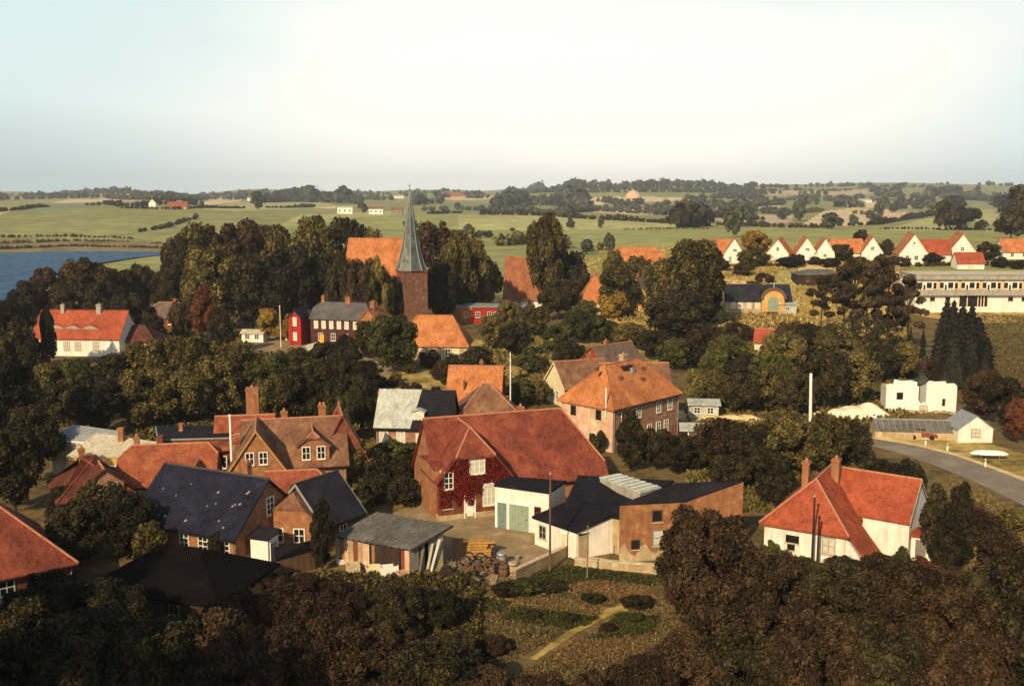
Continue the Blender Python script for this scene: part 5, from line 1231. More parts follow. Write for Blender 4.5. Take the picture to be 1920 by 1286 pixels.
B_ = Blk(t, d, 7, 4, d / 2, 3.5, 0); B_.win('F', [-d / 2 + 2.0], 1.9, .75, .9, 1, 1, 'wood_dark', sill=False); B_.win('F', [d * .32], 1.0, .35, 1.0, 1, 1, 'plaster_grey', sill=False); B_.win('F', [-.2 + d * .06], .4, 1.0, .5, 2, 1, 'plaster_grey', 'glass_curtain')
def heap(label, px, py, rx, ry, h, m_, seed):
    r_ = np.random.default_rng(seed); k = MB(); nx, ny = 26, 14; v = []; f = []; p = at_base(px, py)
    for j in range(ny + 1):
        for i in range(nx + 1):
            x, y = -1 + 2 * i / nx, -1 + 2 * j / ny; rr_ = x * x + y * y
            v.append((x * rx, y * ry, h * max(0, 1 - rr_) ** .8 * (1 + .35 * math.sin(5 * x + seed) * math.cos(4 * y + seed)) + r_.uniform(-.04, .04) - .05))
    for j in range(ny):
        for i in range(nx): a = j * (nx + 1) + i; f.append((a, a + 1, a + nx + 2, a + nx + 1))
    k.add(v, f); o = k.build('sand_heap', m_, None, p, 0, True); tag(o, label, 'sand heap'); return o
heap('long white heap of lime sand beside the white block', 1610, 780, 5.2, 2.4, 1.7, 'lime_sand', 3)
heap('flat tan sand heap near the red white post', 1370, 790, 5.5, 2.0, 1.0, 'sand', 5)
heap('small pale sand heap at the foot of the post', 1528, 780, 1.4, 1.0, .7, 'sand', 6)
pa, pb = P(1640, 822, 0), P(1786, 826, 0); d = math.hypot(pb.x - pa.x, pb.y - pa.y)
t = thing('greenhouse', 'long low grey glasshouse ending in a white gable by the road', 'greenhouse', (pa.x, pa.y, 0), math.atan2(pb.y - pa.y, pb.x - pa.x))
b = Blk(t, d, 3.0, 1.1, d / 2, 1.5, 0); b.walls('plaster_dirty', 1.2); b.roof('eternit', 1.2, ov=.1, gov=0, th=.08, ridge='zinc')
k = MB()
for i in range(int(d / .8)): x = i * .8 + .3; k.tube([(x, -.12, 1.2), (x, 1.5, 2.42)], .035, 4)
k.build('glazing_bar', 'zinc', t)['kind'] = 'stuff'
b = Blk(t, 4.2, 4.6, 1.9, d + 2.3, 1.2, R(8) + math.pi / 2); b.walls('plaster_white', 1.7); b.roof('zinc', 1.7, ov=.2, gov=.15, th=.12, ridge=None); b.win('L', [0], .9, 1.1, .9, 2, 2, 'plaster_grey', 'glass_curtain')
pp = P(1854, 862, 0); t = thing('rowing_boat', 'upturned white rowing boat on trestles by the road', 'boat', (pp.x, pp.y, 0), R(-8))
k = MB(); v = []; f = []; n_ = 14
for i in range(n_ + 1):
    u = -1 + 2 * i / n_; w_ = .75 * (1 - u * u) ** .6; hh = .45 * (1 - u ** 4) + .05
    for j in range(7): a = math.pi * j / 6; v.append((u * 2.3, w_ * math.cos(a), .75 + hh * math.sin(a)))
for i in range(n_):
    for j in range(6): a = 7 * i + j; f.append((a, a + 7, a + 8, a + 1))
k.add(v, f); k.build('hull', 'paint_white', t, smooth=True); k = MB(); k.tube([(-2.25, 0, .84), (-1.2, 0, 1.2), (1.2, 0, 1.2), (2.25, 0, .84)], .04, 5); k.build('keel', 'wood_brown', t)
for x in (-1.1, 1.1):
    k = MB(); k.tube([(x, -.6, 0), (x, -.3, .75)], .04, 5); k.tube([(x, .6, 0), (x, .3, .75)], .04, 5); k.tube([(x, -.5, .72), (x, .5, .72)], .04, 5); k.build('trestle', 'wood_grey', t)
pp = P(1728, 822, 0); t = thing('parked_car', 'small dull red car parked behind the road verge', 'car', (pp.x, pp.y, 0), R(-12))
k = MB(); sec = [(-1.9, .35, .62), (-1.85, .3, .85), (-1.0, .28, .95), (.9, .28, .95), (1.75, .3, .8), (1.9, .35, .55)]
prof2 = [(-1.9, .35), (-1.92, .7), (-1.75, .9), (-1.2, .95), (.8, .93), (1.7, .82), (1.9, .6), (1.88, .35)]
k.prism([(x, -.78, z) for x, z in prof2], [(x, .78, z) for x, z in prof2]); k.build('body', 'paint_redbrown', t)
k = MB(); pr2 = [(-1.35, .945), (-1.0, 1.42), (.25, 1.42), (.85, .935)]; k.prism([(x, -.68, z) for x, z in pr2], [(x, .68, z) for x, z in pr2]); k.build('cabin', 'glass_dark', t)
k = MB(); k.box(-1.0, .25, -.66, .66, 1.422, 1.46); k.build('car_roof', 'paint_redbrown', t)
for x in (-1.15, 1.15):
    for y in (-.78, .78): k = MB(); k.tube([(x, y - .09, .31), (x, y + .09, .31)], .31, 14); k.build('wheel', 'rubber', t)

# ------------------------------------------------------------------ poles and posts
def pole(name, label, cat, px, py_b, py_t, r0, r1, m_, base=None, arms=0, lean=0.0, cap=None):
    p = Vector(at_base(px, py_b)) if base is None else Vector(base)
    d = ray(px, py_t); h = CAMH + d.z * p.y / d.y - p.z
    t = thing(name, label, cat, p, 0); k = MB(); k.tube([(0, 0, -.2), (lean * .5, 0, h * .5), (lean, 0, h)], [r0, (r0 + r1) / 2, r1], 8); k.build('shaft', m_, t)
    if cap: c_ = MB(); c_.lathe([(r1 * .8, h), (r1 * 1.6, h + .05), (r1 * 1.2, h + .2), (.01, h + .26)], 8); c_.build('cap', cap, t)
    for i in range(arms):
        a = MB(); a.box(lean - .6, lean + .6, -.05, .05, h - .35 - i * .4, h - .25 - i * .4); a.build('cross_arm', 'wood_dark', t)
        g = MB()
        for x in (-.5, -.2, .2, .5): g.tube([(lean + x, 0, h - .25 - i * .4), (lean + x, 0, h - .08 - i * .4)], .045, 6)
        g.build('insulator', 'paint_white', t)
    return t
pole('flagpole', 'white flagpole rising behind the blue slate roof', 'flagpole', 437, 930, 781, .16, .12, 'paint_white', cap='paint_white')
pole('flagpole', 'tall thin white pole behind the ivy house ridge', 'flagpole', 957, 790, 662, .12, .07, 'paint_white', cap='zinc')
pole('utility_pole', 'brown wooden pole standing in front of the white garage', 'pole', 1031, 1072, 890, .11, .07, 'wood_brown', cap='zinc')
pole('utility_pole', 'taller dark wooden pole in front of the white house', 'pole', 1522, 1060, 932, .11, .08, 'wood_dark', arms=0, cap='zinc')
pole('utility_pole', 'shorter dark wooden pole in front of the white house', 'pole', 1532, 1064, 972, .11, .08, 'wood_dark', cap='iron_dark')
pole('washing_post', 'thin grey washing post on the lawn beside the pale wall', 'post', 1101, 1086, 990, .06, .05, 'wood_grey', cap='wood_grey')
pole('flagpole', 'whitish pole beside the yellow tree at the street', 'flagpole', 527, 652, 575, .13, .09, 'plaster_cream', cap='paint_white')
t = pole('marker_post', 'slanting red and white marker post above the dark trees', 'post', 1519, 815, 700, .22, .19, 'paint_white', lean=-.25)
k = MB(); k.tube([(.23, .04, 0), (.1, .04, 3.0), (-.04, .04, 5.5)], .08, 5); k.build('stripe', 'tile_orange', t)
pole('lamp_post', 'yellowish wooden post left of the pines before dark house', 'post', 1514, 590, 540, .17, .12, 'wood_yellow', cap='wood_yellow')
pole('lamp_post', 'thin orange post beside the last orange roof', 'post', 1848, 486, 455, .14, .1, 'tile_orange', cap='zinc')
rs = random.Random(9)
for i, (px, py) in enumerate([(1735, 836), (1776, 846), (1847, 876)]):
    p = P(px, py, 0); t = thing('road_marker', ['white road marker post nearest the greenhouse', 'middle white road marker post on the verge', 'white road marker post in front of the white boat'][i], 'marker post', (p.x, p.y, .09), 0, 'white marker posts along the road')
    k = MB(); k.prism([(-.1, -.06, 0), (.1, -.06, 0), (.1, .06, 0), (-.1, .06, 0)], [(-.09, -.05, 1.0), (.09, -.05, .9), (.09, .05, .9), (-.09, .05, 1.0)]); k.build('post', 'paint_white', t)
    k = MB(); k.box(-.11, .11, -.07, .07, .68, .8); k.build('reflector', 'iron_dark', t)

# ------------------------------------------------------------------ far buildings
def far_house(label, px, py, L, W, h, rh, wall, roof, yaw=0, cat='farmhouse', name='farmhouse', hip=(0, 0)):
    p = at_base(px, py); t, b = simple_house(name, label, p, R(yaw), L, W, h, rh, hip, wall, roof, cat, ridge=None); 
    n_ = max(1, int(L / 6)); b.win('F', [(-L / 2 + L * (i + .5) / n_) for i in range(n_)], h * .3, 1.4, h * .4, 1, 1, sill=False); return t
far_house('long white factory hall left of the spire, nearer one', 648, 401, 19, 10, 8, 1.5, 'plaster_white', 'metal_pale', 0, 'factory', 'factory_hall')
far_house('white factory hall with brown roof beside the spire', 706, 402, 18, 10, 7, 2.5, 'plaster_white', 'tile_brown', 0, 'factory', 'factory_hall')
far_house('low brown factory shed touching the spire outline', 745, 402, 14, 10, 6, 3, 'wood_grey', 'tile_brown', 0, 'factory shed', 'factory_shed')
far_house('farmhouse with long pale red roof among hedges', 334, 392, 22, 10, 3, 5, 'plaster_dirty', 'tile_red', 0)
far_house('small white gable beside the red farmhouse', 288, 388, 9, 9, 5, 5, 'plaster_white', 'tile_greybrown', 90)
far_house('distant pale farm on the skyline behind the spire', 745, 372, 40, 12, 6, 3, 'plaster_white', 'metal_pale', 0)
far_house('distant red farm roofs right of the spire', 865, 372, 60, 14, 6, 8, 'plaster_dirty', 'tile_red', 0)
far_house('distant house with pale wall on the hazy ridge', 835, 368, 30, 12, 8, 6, 'plaster_white', 'tile_red', 0)
far_house('faint farm above the tan field on the right ridge', 1620, 380, 30, 12, 5, 3, 'plaster_white', 'metal_pale', 0)
far_house('faint white barn in trees on the left ridge', 470, 377, 16, 10, 8, 4, 'plaster_white', 'eternit', 0)
p = at_base(1187, 372); t = thing('water_tank', 'distant pale pink dome below the wooded hill', 'tank', p, 0)
k = MB(); k.lathe([(17, 0), (17, 4), (14, 10), (9, 14), (3, 17), (.1, 17.5)], 20); k.build('dome', 'brick_pink', t); k = MB(); k.lathe([(2, 17.3), (2, 19), (.1, 20)], 8); k.build('lantern', 'plaster_grey', t)
# ------------------------------------------------------------------ vegetation
ICO = None
def ico():
    global ICO
    if ICO is None:
        bm = bmesh.new(); bmesh.ops.create_icosphere(bm, subdivisions=1, radius=1)
        ICO = (np.array([v.co[:] for v in bm.verts]), [[v.index for v in f.verts] for f in bm.faces]); bm.free()
    return ICO
def leaves_mesh(name, blobs, n, leaf, r, core=.72, asp=(1, 1, 1), flat=0.0, cores=True):
    """leaf cards on the outer skin of a set of blobs (cx, cy, cz, radius)"""
    B = np.array(blobs, float); w = B[:, 3] ** 2; w /= w.sum()
    out = []; tot = 0
    while tot < n:
        k = r.choice(len(B), n, p=w); d = r.normal(size=(n, 3)); d[:, 2] += .25; d /= np.linalg.norm(d, axis=1)[:, None]
        p = B[k, :3] + d * B[k, 3:4] * r.uniform(.78, 1.08, (n, 1)) * np.array(asp)
        ok = np.ones(n, bool)
        for i in range(len(B)):
            q = (p - B[i, :3]) / np.array(asp); ok &= ((q ** 2).sum(1) > (B[i, 3] * .72) ** 2) | (k == i)
        ok &= p[:, 2] > .004
        out.append((p[ok], d[ok])); tot += ok.sum()
    p = np.concatenate([a for a, _ in out])[:n]; d = np.concatenate([b for _, b in out])[:n]
    nm = d * np.array([1, 1, 1 - flat * .5]) + r.normal(0, .62, (n, 3)); nm[:, 2] += .2 + flat; nm /= np.linalg.norm(nm, axis=1)[:, None]
    a = np.cross(nm, r.normal(size=(n, 3))); a /= np.linalg.norm(a, axis=1)[:, None] + 1e-9; b = np.cross(nm, a)
    s = leaf * r.uniform(.4, 1.7, (n, 1)); s2 = s * r.uniform(.55, .95, (n, 1))
    bend = nm * s * .25
    V = np.stack([p + a * s - bend, p + b * s2 + bend * .4, p - a * s - bend, p - b * s2 + bend * .4], 1).reshape(-1, 3)
    Fq = np.arange(4 * n).reshape(n, 4)
    verts = V.tolist(); faces = Fq.tolist()
    if cores:
        iv, ifc = ico()
        for c in B:
            o = len(verts); verts += (c[:3] + iv * c[3] * core * np.array(asp)).tolist(); faces += [[i + o for i in f] for f in ifc]
    me = bpy.data.meshes.new(name); me.from_pydata(verts, [], faces); me.materials.append(MATS['leaf_olive'])
    return me
def crown_blobs(r, n, z0, zc, rz, rad=(.10, .2), rxy=.36, taper=0.0):
    bl = []
    while len(bl) < n:
        v = r.normal(size=3); v /= np.linalg.norm(v); q = r.uniform(.45, 1.0) ** .6
        z = zc + v[2] * q * rz; k = 1 - taper * (z - z0) / (1 - z0)
        x, y = v[0] * q * rxy * k, v[1] * q * rxy * k
        rd = r.uniform(*rad) * (.8 + .2 * k)
        if z - rd < z0 - .08: continue
        bl.append((x, y, z, min(rd, .99 - z if z < .93 else rd * .5)))
    return [b for b in bl if b[3] > .02]
PROTO = {}
def trunk_mesh(name, h, r0, limbs, r, z1=.7):
    mb = MB(); mb.tube([(0, 0, -.05), (r.uniform(-.02, .02), 0, h * .5), (r.uniform(-.03, .03), r.uniform(-.02, .02), h), (0, 0, z1)], [r0, r0 * .8, r0 * .6, r0 * .2], 7)
    for i in range(limbs):
        a = 2 * math.pi * i / limbs + r.uniform(-.4, .4); b = r.uniform(.16, .3); z = h * r.uniform(.7, 1.1)
        mb.tube([(0, 0, z), (math.cos(a) * b * .5, math.sin(a) * b * .5, z + .12), (math.cos(a) * b, math.sin(a) * b, z + r.uniform(.2, .34))], [r0 * .5, r0 * .35, r0 * .12], 5)
    return mb.mesh(name, 'bark')
def proto(kind, variants):
    PROTO[kind] = variants
def gen(kind, nv, n, leaf, nb, z0, zc, rz, rad, rxy=.36, taper=0, th=.3, tr=.022, limbs=5, cores=True, seed=0, core=.72):
    L = []
    for i in range(nv):
        r = np.random.default_rng(seed + i * 13 + len(PROTO) * 101)
        L.append((leaves_mesh('crown', crown_blobs(r, nb, z0, zc, rz, rad, rxy, taper), n, leaf, r, core=core, cores=cores), trunk_mesh('trunk', th, tr, limbs, r)))
    PROTO[kind] = L
gen('broad', 7, 7000, .0175, 64, .12, .56, .39, (.06, .15), .40, th=.26)
gen('broad_near', 5, 24000, .0115, 120, .08, .54, .41, (.045, .12), .42, th=.22, tr=.016)
gen('tall', 4, 6500, .0165, 60, .10, .55, .42, (.06, .13), .36, .45, th=.2)
gen('bush', 6, 4200, .0235, 40, .04, .42, .43, (.08, .18), .39, th=.16, tr=.018)
gen('bush_near', 5, 22000, .0125, 110, .03, .42, .44, (.05, .13), .43, th=.16, tr=.012)
gen('distant', 5, 420, .062, 12, .08, .52, .38, (.16, .25), .30, th=.15, tr=.03, limbs=3)
def spruce(n, leaf, r, wid=.5, tiers=15):
    P_, D_ = [], []
    mbv = []; 
    k = r.uniform(0, 1, n) ** .8; z = .03 + .95 * (1 - k); rad = wid * k ** .62 * (0.75 + .25 * np.sin(z * tiers * 6.28)) ; a = r.uniform(0, 6.283, n)
    lob = 1 + .16 * np.sin(a * 5 + z * 9) + .1 * np.sin(a * 9 + z * 31)
    q = rad * lob * r.uniform(.72, 1.05, n)
    p = np.stack([np.cos(a) * q, np.sin(a) * q, z - .04 * q / wid], 1); d = np.stack([np.cos(a), np.sin(a), np.full(n, -.1)], 1)
    nm = d * .5 + r.normal(0, .4, (n, 3)); nm[:, 2] += .5; nm /= np.linalg.norm(nm, axis=1)[:, None]
    ax = d + r.normal(0, .3, (n, 3)); ax -= nm * (ax * nm).sum(1)[:, None]; ax /= np.linalg.norm(ax, axis=1)[:, None]; b = np.cross(nm, ax)
    s = leaf * r.uniform(.7, 1.5, (n, 1))
    V = np.stack([p + ax * s * 1.3, p + b * s * .5, p - ax * s, p - b * s * .5], 1).reshape(-1, 3).tolist(); Fc = np.arange(4 * n).reshape(n, 4).tolist()
    o = len(V)
    for zz, rr2 in ((.04, wid * .72), (.5, wid * .36), (.97, .01)): V += [(math.cos(t_) * rr2, math.sin(t_) * rr2, zz) for t_ in np.linspace(0, 6.283, 9)[:-1]]
    for i in range(2):
        for j in range(8): Fc.append([o + i * 8 + j, o + i * 8 + (j + 1) % 8, o + (i + 1) * 8 + (j + 1) % 8, o + (i + 1) * 8 + j])
    me = bpy.data.meshes.new('crown'); me.from_pydata(V, [], Fc); me.materials.append(MATS['leaf_spruce']); return me
PROTO['spruce'] = [(spruce(4200, .02, np.random.default_rng(50 + i)), trunk_mesh('trunk', .3, .018, 0, np.random.default_rng(i))) for i in range(3)]
PROTO['column'] = [(spruce(2600, .024, np.random.default_rng(60 + i), .46, 3), trunk_mesh('trunk', .3, .02, 0, np.random.default_rng(i))) for i in range(2)]
def pine_blobs(r):
    bl = []
    for i in range(26):
        z = r.uniform(.38, .95); a = r.uniform(0, 6.283); q = r.uniform(.05, .40) * (1.15 - .6 * (z - .38) / .6)
        for j in range(2): bl.append((math.cos(a) * q + r.uniform(-.05, .05), math.sin(a) * q + r.uniform(-.05, .05), z + r.uniform(-.01, .01), r.uniform(.055, .10)))
    return bl
PROTO['pine'] = []
for i in range(3):
    r = np.random.default_rng(80 + i); PROTO['pine'].append((leaves_mesh('crown', pine_blobs(r), 4200, .019, r, core=.6, asp=(1.25, 1.25, .42), flat=.7), trunk_mesh('trunk', .62, .02, 8, r, .96)))
ORD = ['first', 'second', 'third', 'fourth', 'fifth', 'sixth', 'seventh', 'eighth', 'ninth', 'tenth', 'eleventh', 'twelfth', 'thirteenth', 'fourteenth']
tcount = [0]
def tree_at(name, label, cat, group, loc, w, h, kind, leaf, rot=None):
    v = PROTO[kind]; cr, tk = v[tcount[0] % len(v)]; tcount[0] += 1
    t = bpy.data.objects.new(name, None); C.objects.link(t); t.empty_display_size = .5
    t.location = loc; t.rotation_euler = (0, 0, random.uniform(0, 6.283) if rot is None else rot); t.scale = (w, w * random.uniform(.92, 1.08), h)
    tag(t, label, cat, group)
    for nm, me in (('crown', cr), ('trunk', tk)):
        if nm == 'trunk' and kind in ('distant',) and False: continue
        o = bpy.data.objects.new(nm, me); C.objects.link(o); o.parent = t
        if nm == 'crown': o.material_slots[0].link = 'OBJECT'; o.material_slots[0].material = MATS[leaf]
    return t
LEAF = {'o': 'leaf_olive', 'g': 'leaf_green', 'd': 'leaf_dark', 'b': 'leaf_brown', 'r': 'leaf_red', 'y': 'leaf_yellow', 'p': 'leaf_pine', 's': 'leaf_spruce', 'u': 'leaf_blue', 'f': 'leaf_far', 'm': 'leaf_meadow'}
def cluster(one, plural, where, rows, kind='broad', leaf='o', name='tree', cat='tree'):
    """rows: (px, base py, top py, width px[, kind, leaf]) measured on the photograph"""
    rows = sorted(rows, key=lambda q: q[0]); n = len(rows); grp = f'{plural} {where}' if n > 1 else None
    for i, q in enumerate(rows):
        kd = q[4] if len(q) > 4 and q[4] else kind; lf = q[5] if len(q) > 5 else leaf
        p = Vector(at_base(q[0], q[1])); d = ray(q[0], q[2]); h = CAMH + d.z * p.y / d.y - p.z
        w = q[3] / F * (p.y * CP - (p.z - CAMH) * SP)
        # stand the trunk half a crown behind the front edge of its foot
        if n == 1: lab = f'{one} {where}'
        elif i == 0: lab = f'leftmost of the {plural} {where}'
        elif i == n - 1: lab = f'rightmost of the {plural} {where}'
        else: lab = f'{ORD[i]} from left of the {plural} {where}'
        tree_at(name, lab, cat, grp, p, w * 1.06, max(h, .5), kd, LEAF[lf])

# --- grove left of the church
cluster('', 'tall trees', 'at the back of the church grove', [(338, 585, 442, 66, 0, 'd'), (385, 582, 412, 105, 0, 'o'), (450, 585, 407, 115, 0, 'b'), (522, 585, 420, 105, 0, 'o'), (592, 590, 402, 120, 0, 'o'), (655, 592, 404, 100, 0, 'd'), (705, 590, 422, 70, 0, 'o')])
cluster('', 'brownish trees', 'in the front of the church grove', [(405, 620, 458, 112, 0, 'o'), (475, 622, 472, 110, 0, 'd'), (545, 622, 455, 110, 0, 'd'), (612, 618, 480, 95, 0, 'd'), (640, 634, 470, 60, 0, 'd'), (672, 636, 484, 66, 0, 'b'), (708, 634, 476, 60, 0, 'o'), (734, 630, 516, 46, 0, 'd')], leaf='d')
cluster('slender reddish tree', '', 'left of the dark cone shaped tree', [(382, 640, 532, 62, 'tall', 'r')])
cluster('dark cone shaped tree', '', 'in front of the church grove', [(418, 662, 578, 78, 'tall', 'd')])
cluster('bright yellow tree', '', 'beside the street flagpole', [(505, 640, 578, 50, 'broad', 'y')])
cluster('small yellow tree', '', 'right of the street flagpole', [(541, 640, 588, 30, 'tall', 'y')])
cluster('', 'dark trees', 'behind the church tower on its right', [(823, 600, 412, 112, 0, 'b'), (872, 600, 425, 92, 0, 'o'), (903, 588, 468, 72)])
cluster('', 'shady trees', 'right beside the church tower', [(830, 612, 490, 62, 0, 'd'), (872, 600, 505, 60, 0, 'd'), (925, 572, 498, 42, 0, 'd')])
cluster('tall pointed tree', '', 'standing left of the pyramid roofed house', [(1028, 585, 396, 84, 'broad', 'o')])
cluster('', 'dark round trees', 'at the foot of the tall pointed tree', [(1034, 575, 450, 64, 0, 'd'), (1062, 574, 470, 92, 0, 'd'), (1046, 600, 520, 74, 0, 'd')])
cluster('round dark tree', '', 'with a visible trunk before the church tower', [(738, 700, 585, 106, 'broad', 'g')])
cluster('', 'small trees', 'around the pyramid roofed house', [(1085, 575, 500, 40, 0, 'd'), (1152, 560, 468, 44), (1160, 590, 488, 86, 0, 'o'), (1212, 570, 500, 60), (1196, 540, 478, 60, 0, 'o')])
cluster('yellow green bush', '', 'between pyramid roof and sunlit gable', [(1150, 598, 540, 62, 'bush', 'y')])
cluster('', 'great trees', 'in the middle behind the hipped house', [(1245, 605, 480, 80, 0, 'o'), (1290, 620, 448, 125, 0, 'o'), (1322, 610, 505, 70, 0, 'b'), (1272, 640, 540, 135, 0, 'd')])
# --- lake side and left edge
cluster('', 'trees', 'on the near lake shore', [(55, 610, 525, 70, 0, 'd'), (100, 600, 498, 90, 0, 'b'), (162, 598, 482, 92, 0, 'b'), (225, 590, 500, 78, 0, 'd'), (270, 585, 492, 58, 0, 'd'), (308, 590, 508, 64, 0, 'd')])
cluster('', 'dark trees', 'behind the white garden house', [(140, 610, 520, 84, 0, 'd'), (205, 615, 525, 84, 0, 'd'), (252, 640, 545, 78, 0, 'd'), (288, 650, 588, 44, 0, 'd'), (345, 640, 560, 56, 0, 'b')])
cluster('dark slim tree', '', 'covering the left end of the white garden house', [(93, 690, 572, 42, 'tall', 'd')])
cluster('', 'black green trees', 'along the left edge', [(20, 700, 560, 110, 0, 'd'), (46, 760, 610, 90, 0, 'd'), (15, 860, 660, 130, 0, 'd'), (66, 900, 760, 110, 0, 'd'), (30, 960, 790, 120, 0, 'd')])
# --- mass below the white garden house
cluster('', 'sunlit olive trees', 'below the white garden house', [(95, 770, 676, 80), (150, 765, 668, 80, 0, 'g'), (215, 760, 662, 80, 0, 'd'), (262, 745, 640, 90), (312, 750, 632, 90), (362, 745, 622, 84)])
cluster('', 'trees', 'between red cottage and stout chimney', [(120, 800, 715, 100, 0, 'd'), (190, 815, 705, 110, 0, 'd'), (268, 805, 690, 110), (345, 800, 690, 105), (412, 790, 665, 100), (330, 790, 720, 60)])
cluster('', 'olive trees', 'behind the gabled villa', [(408, 745, 640, 90), (460, 760, 648, 88), (510, 770, 655, 84, 0, 'g'), (560, 745, 650, 84, 0, 'o'), (548, 800, 690, 100, 0, 'd'), (505, 805, 700, 80), (604, 800, 672, 84, 0, 'd')])
cluster('', 'dark trees', 'left of the black roofed house', [(610, 720, 640, 76, 0, 'd'), (652, 735, 650, 80, 0, 'd'), (690, 735, 675, 66, 0, 'd'), (652, 800, 700, 80, 0, 'd'), (682, 815, 712, 66, 0, 'd'), (640, 835, 740, 60, 0, 'g')])
cluster('', 'bushes', 'between villa and ivy house', [(662, 905, 828, 86, 'bush'), (716, 905, 838, 80, 'bush', 'd'), (765, 915, 850, 56, 'bush', 'd'), (700, 945, 880, 70, 'bush', 'd'), (756, 948, 888, 66, 'bush', 'd'), (735, 868, 822, 74, 'bush', 'g'), (770, 862, 826, 46, 'bush', 'g')])
# --- centre gardens
cluster('', 'garden trees', 'right of the steep orange roof', [(925, 655, 588, 66), (966, 668, 604, 66, 0, 'd'), (1002, 632, 570, 56), (1046, 668, 606, 64, 0, 'g'), (955, 616, 560, 52)])
cluster('', 'garden trees', 'above the red gabled house', [(1080, 645, 580, 70, 0, 'g'), (1128, 645, 592, 66, 0, 'g'), (1180, 655, 604, 66, 0, 'o'), (1226, 676, 616, 70, 0, 'd'), (1262, 694, 632, 66, 0, 'g'), (1098, 604, 562, 50, 0, 'g'), (1062, 690, 640, 60, 0, 'd')])
cluster('', 'trees', 'in front of the dark brick inn', [(690, 672, 600, 52, 0, 'd'), (652, 672, 622, 46, 'bush', 'd'), (716, 668, 590, 40, 0, 'o'), (622, 668, 636, 40, 'bush', 'd')])
cluster('round dense bush', '', 'below the steep orange roof', [(892, 706, 648, 86, 'bush', 'd')])
cluster('', 'small bushes', 'in the gardens before the church', [(805, 690, 650, 46, 'bush', 'b'), (825, 712, 676, 40, 'bush', 'b'), (770, 700, 676, 30, 'bush', 'o'), (850, 690, 660, 34, 'bush', 'd'), (868, 722, 692, 46, 'bush'), (926, 716, 690, 40, 'bush', 'g')])
cluster('', 'little trees', 'between tall white pole and hipped house', [(978, 765, 706, 52, 'broad', 'g'), (1008, 760, 712, 46, 'broad', 'o'), (985, 700, 664, 60, 'bush', 'g'), (960, 712, 686, 60, 'bush', 'm')])
cluster('yellow tinted small tree', '', 'at the left corner of the hipped house', [(1036, 738, 694, 46, 'bush', 'y')])
cluster('', 'small garden bushes', 'on the pale ground before the great trees', [(990, 676, 650, 30, 'bush', 'g'), (1018, 690, 668, 26, 'bush', 'b'), (1080, 668, 640, 34, 'bush', 'd'), (1150, 672, 646, 30, 'bush', 'g'), (1128, 622, 602, 28, 'bush', 'b'), (1172, 626, 604, 30, 'bush', 'y'), (1205, 640, 614, 32, 'bush', 'd'), (1090, 636, 616, 26, 'bush', 'o'), (1290, 655, 632, 36, 'bush', 'b'), (1320, 640, 620, 30, 'bush', 'o'), (1372, 632, 612, 34, 'bush', 'd')])
cluster('', 'tiny bushes', 'in the dry gardens above the black roofed house', [(716, 728, 708, 26, 'bush', 'd'), (742, 716, 696, 22, 'bush', 'o'), (780, 735, 716, 26, 'bush', 'd'), (818, 738, 722, 22, 'bush', 'b'), (838, 722, 704, 26, 'bush', 'g'), (906, 700, 678, 30, 'bush', 'd'), (945, 742, 720, 30, 'bush', 'b'), (1030, 712, 690, 28, 'bush', 'o')])
# --- right of the hipped house
cluster('', 'dark bushy trees', 'right of the big hipped house', [(1292, 694, 640, 62, 0, 'd'), (1340, 716, 656, 66, 0, 'g'), (1338, 770, 690, 84, 0, 'o'), (1392, 775, 700, 88, 0, 'd'), (1448, 778, 684, 92, 0, 'o'), (1490, 785, 690, 70, 0, 'd')])
cluster('', 'trees', 'around the red summerhouse', [(1366, 688, 628, 70, 0, 'g'), (1400, 722, 662, 80, 0, 'd'), (1470, 705, 620, 86, 0, 'o'), (1480, 665, 600, 60, 0, 'b'), (1442, 730, 662, 84, 0, 'g'), (1320, 655, 610, 70, 'bush', 'b'), (1385, 640, 600, 60, 'bush', 'b')])
cluster('', 'dark trees', 'above the white flat block', [(1545, 770, 655, 96, 0, 'd'), (1600, 760, 650, 96, 0, 'o'), (1640, 715, 640, 90, 0, 'd'), (1570, 700, 610, 88, 0, 'o'), (1520, 690, 605, 76, 0, 'd'), (1690, 712, 640, 66, 0, 'o'), (1740, 722, 672, 46, 0, 'b')])
cluster('', 'dark pines', 'with bare trunks left of the school', [(1538, 640, 512, 70), (1580, 650, 490, 84), (1622, 660, 480, 90), (1660, 672, 496, 88), (1700, 668, 512, 80), (1645, 640, 470, 74), (1598, 620, 500, 80)], 'pine', 'p')
cluster('', 'low shrubs', 'on the sunny slope below the white houses', [(1345, 508, 482, 46, 'bush', 'b'), (1412, 500, 462, 66, 'bush', 'o'), (1392, 516, 492, 44, 'bush', 'b'), (1434, 530, 510, 36, 'bush', 'b'), (1480, 500, 480, 60, 'bush', 'd'), (1556, 502, 482, 40, 'bush', 'd'), (1606, 505, 480, 44, 'bush', 'd'), (1650, 512, 484, 44, 'bush', 'd'), (1330, 540, 505, 56, 'bush', 'o'), (1416, 545, 524, 34, 'bush', 'b'), (1562, 540, 512, 60, 'bush', 'd')])
cluster('ochre coloured tree', '', 'between the two first white gables', [(1417, 482, 430, 58, 'broad', 'y')])
cluster('round tree', '', 'behind the middle white gable', [(1612, 470, 430, 30, 'broad', 'd')])
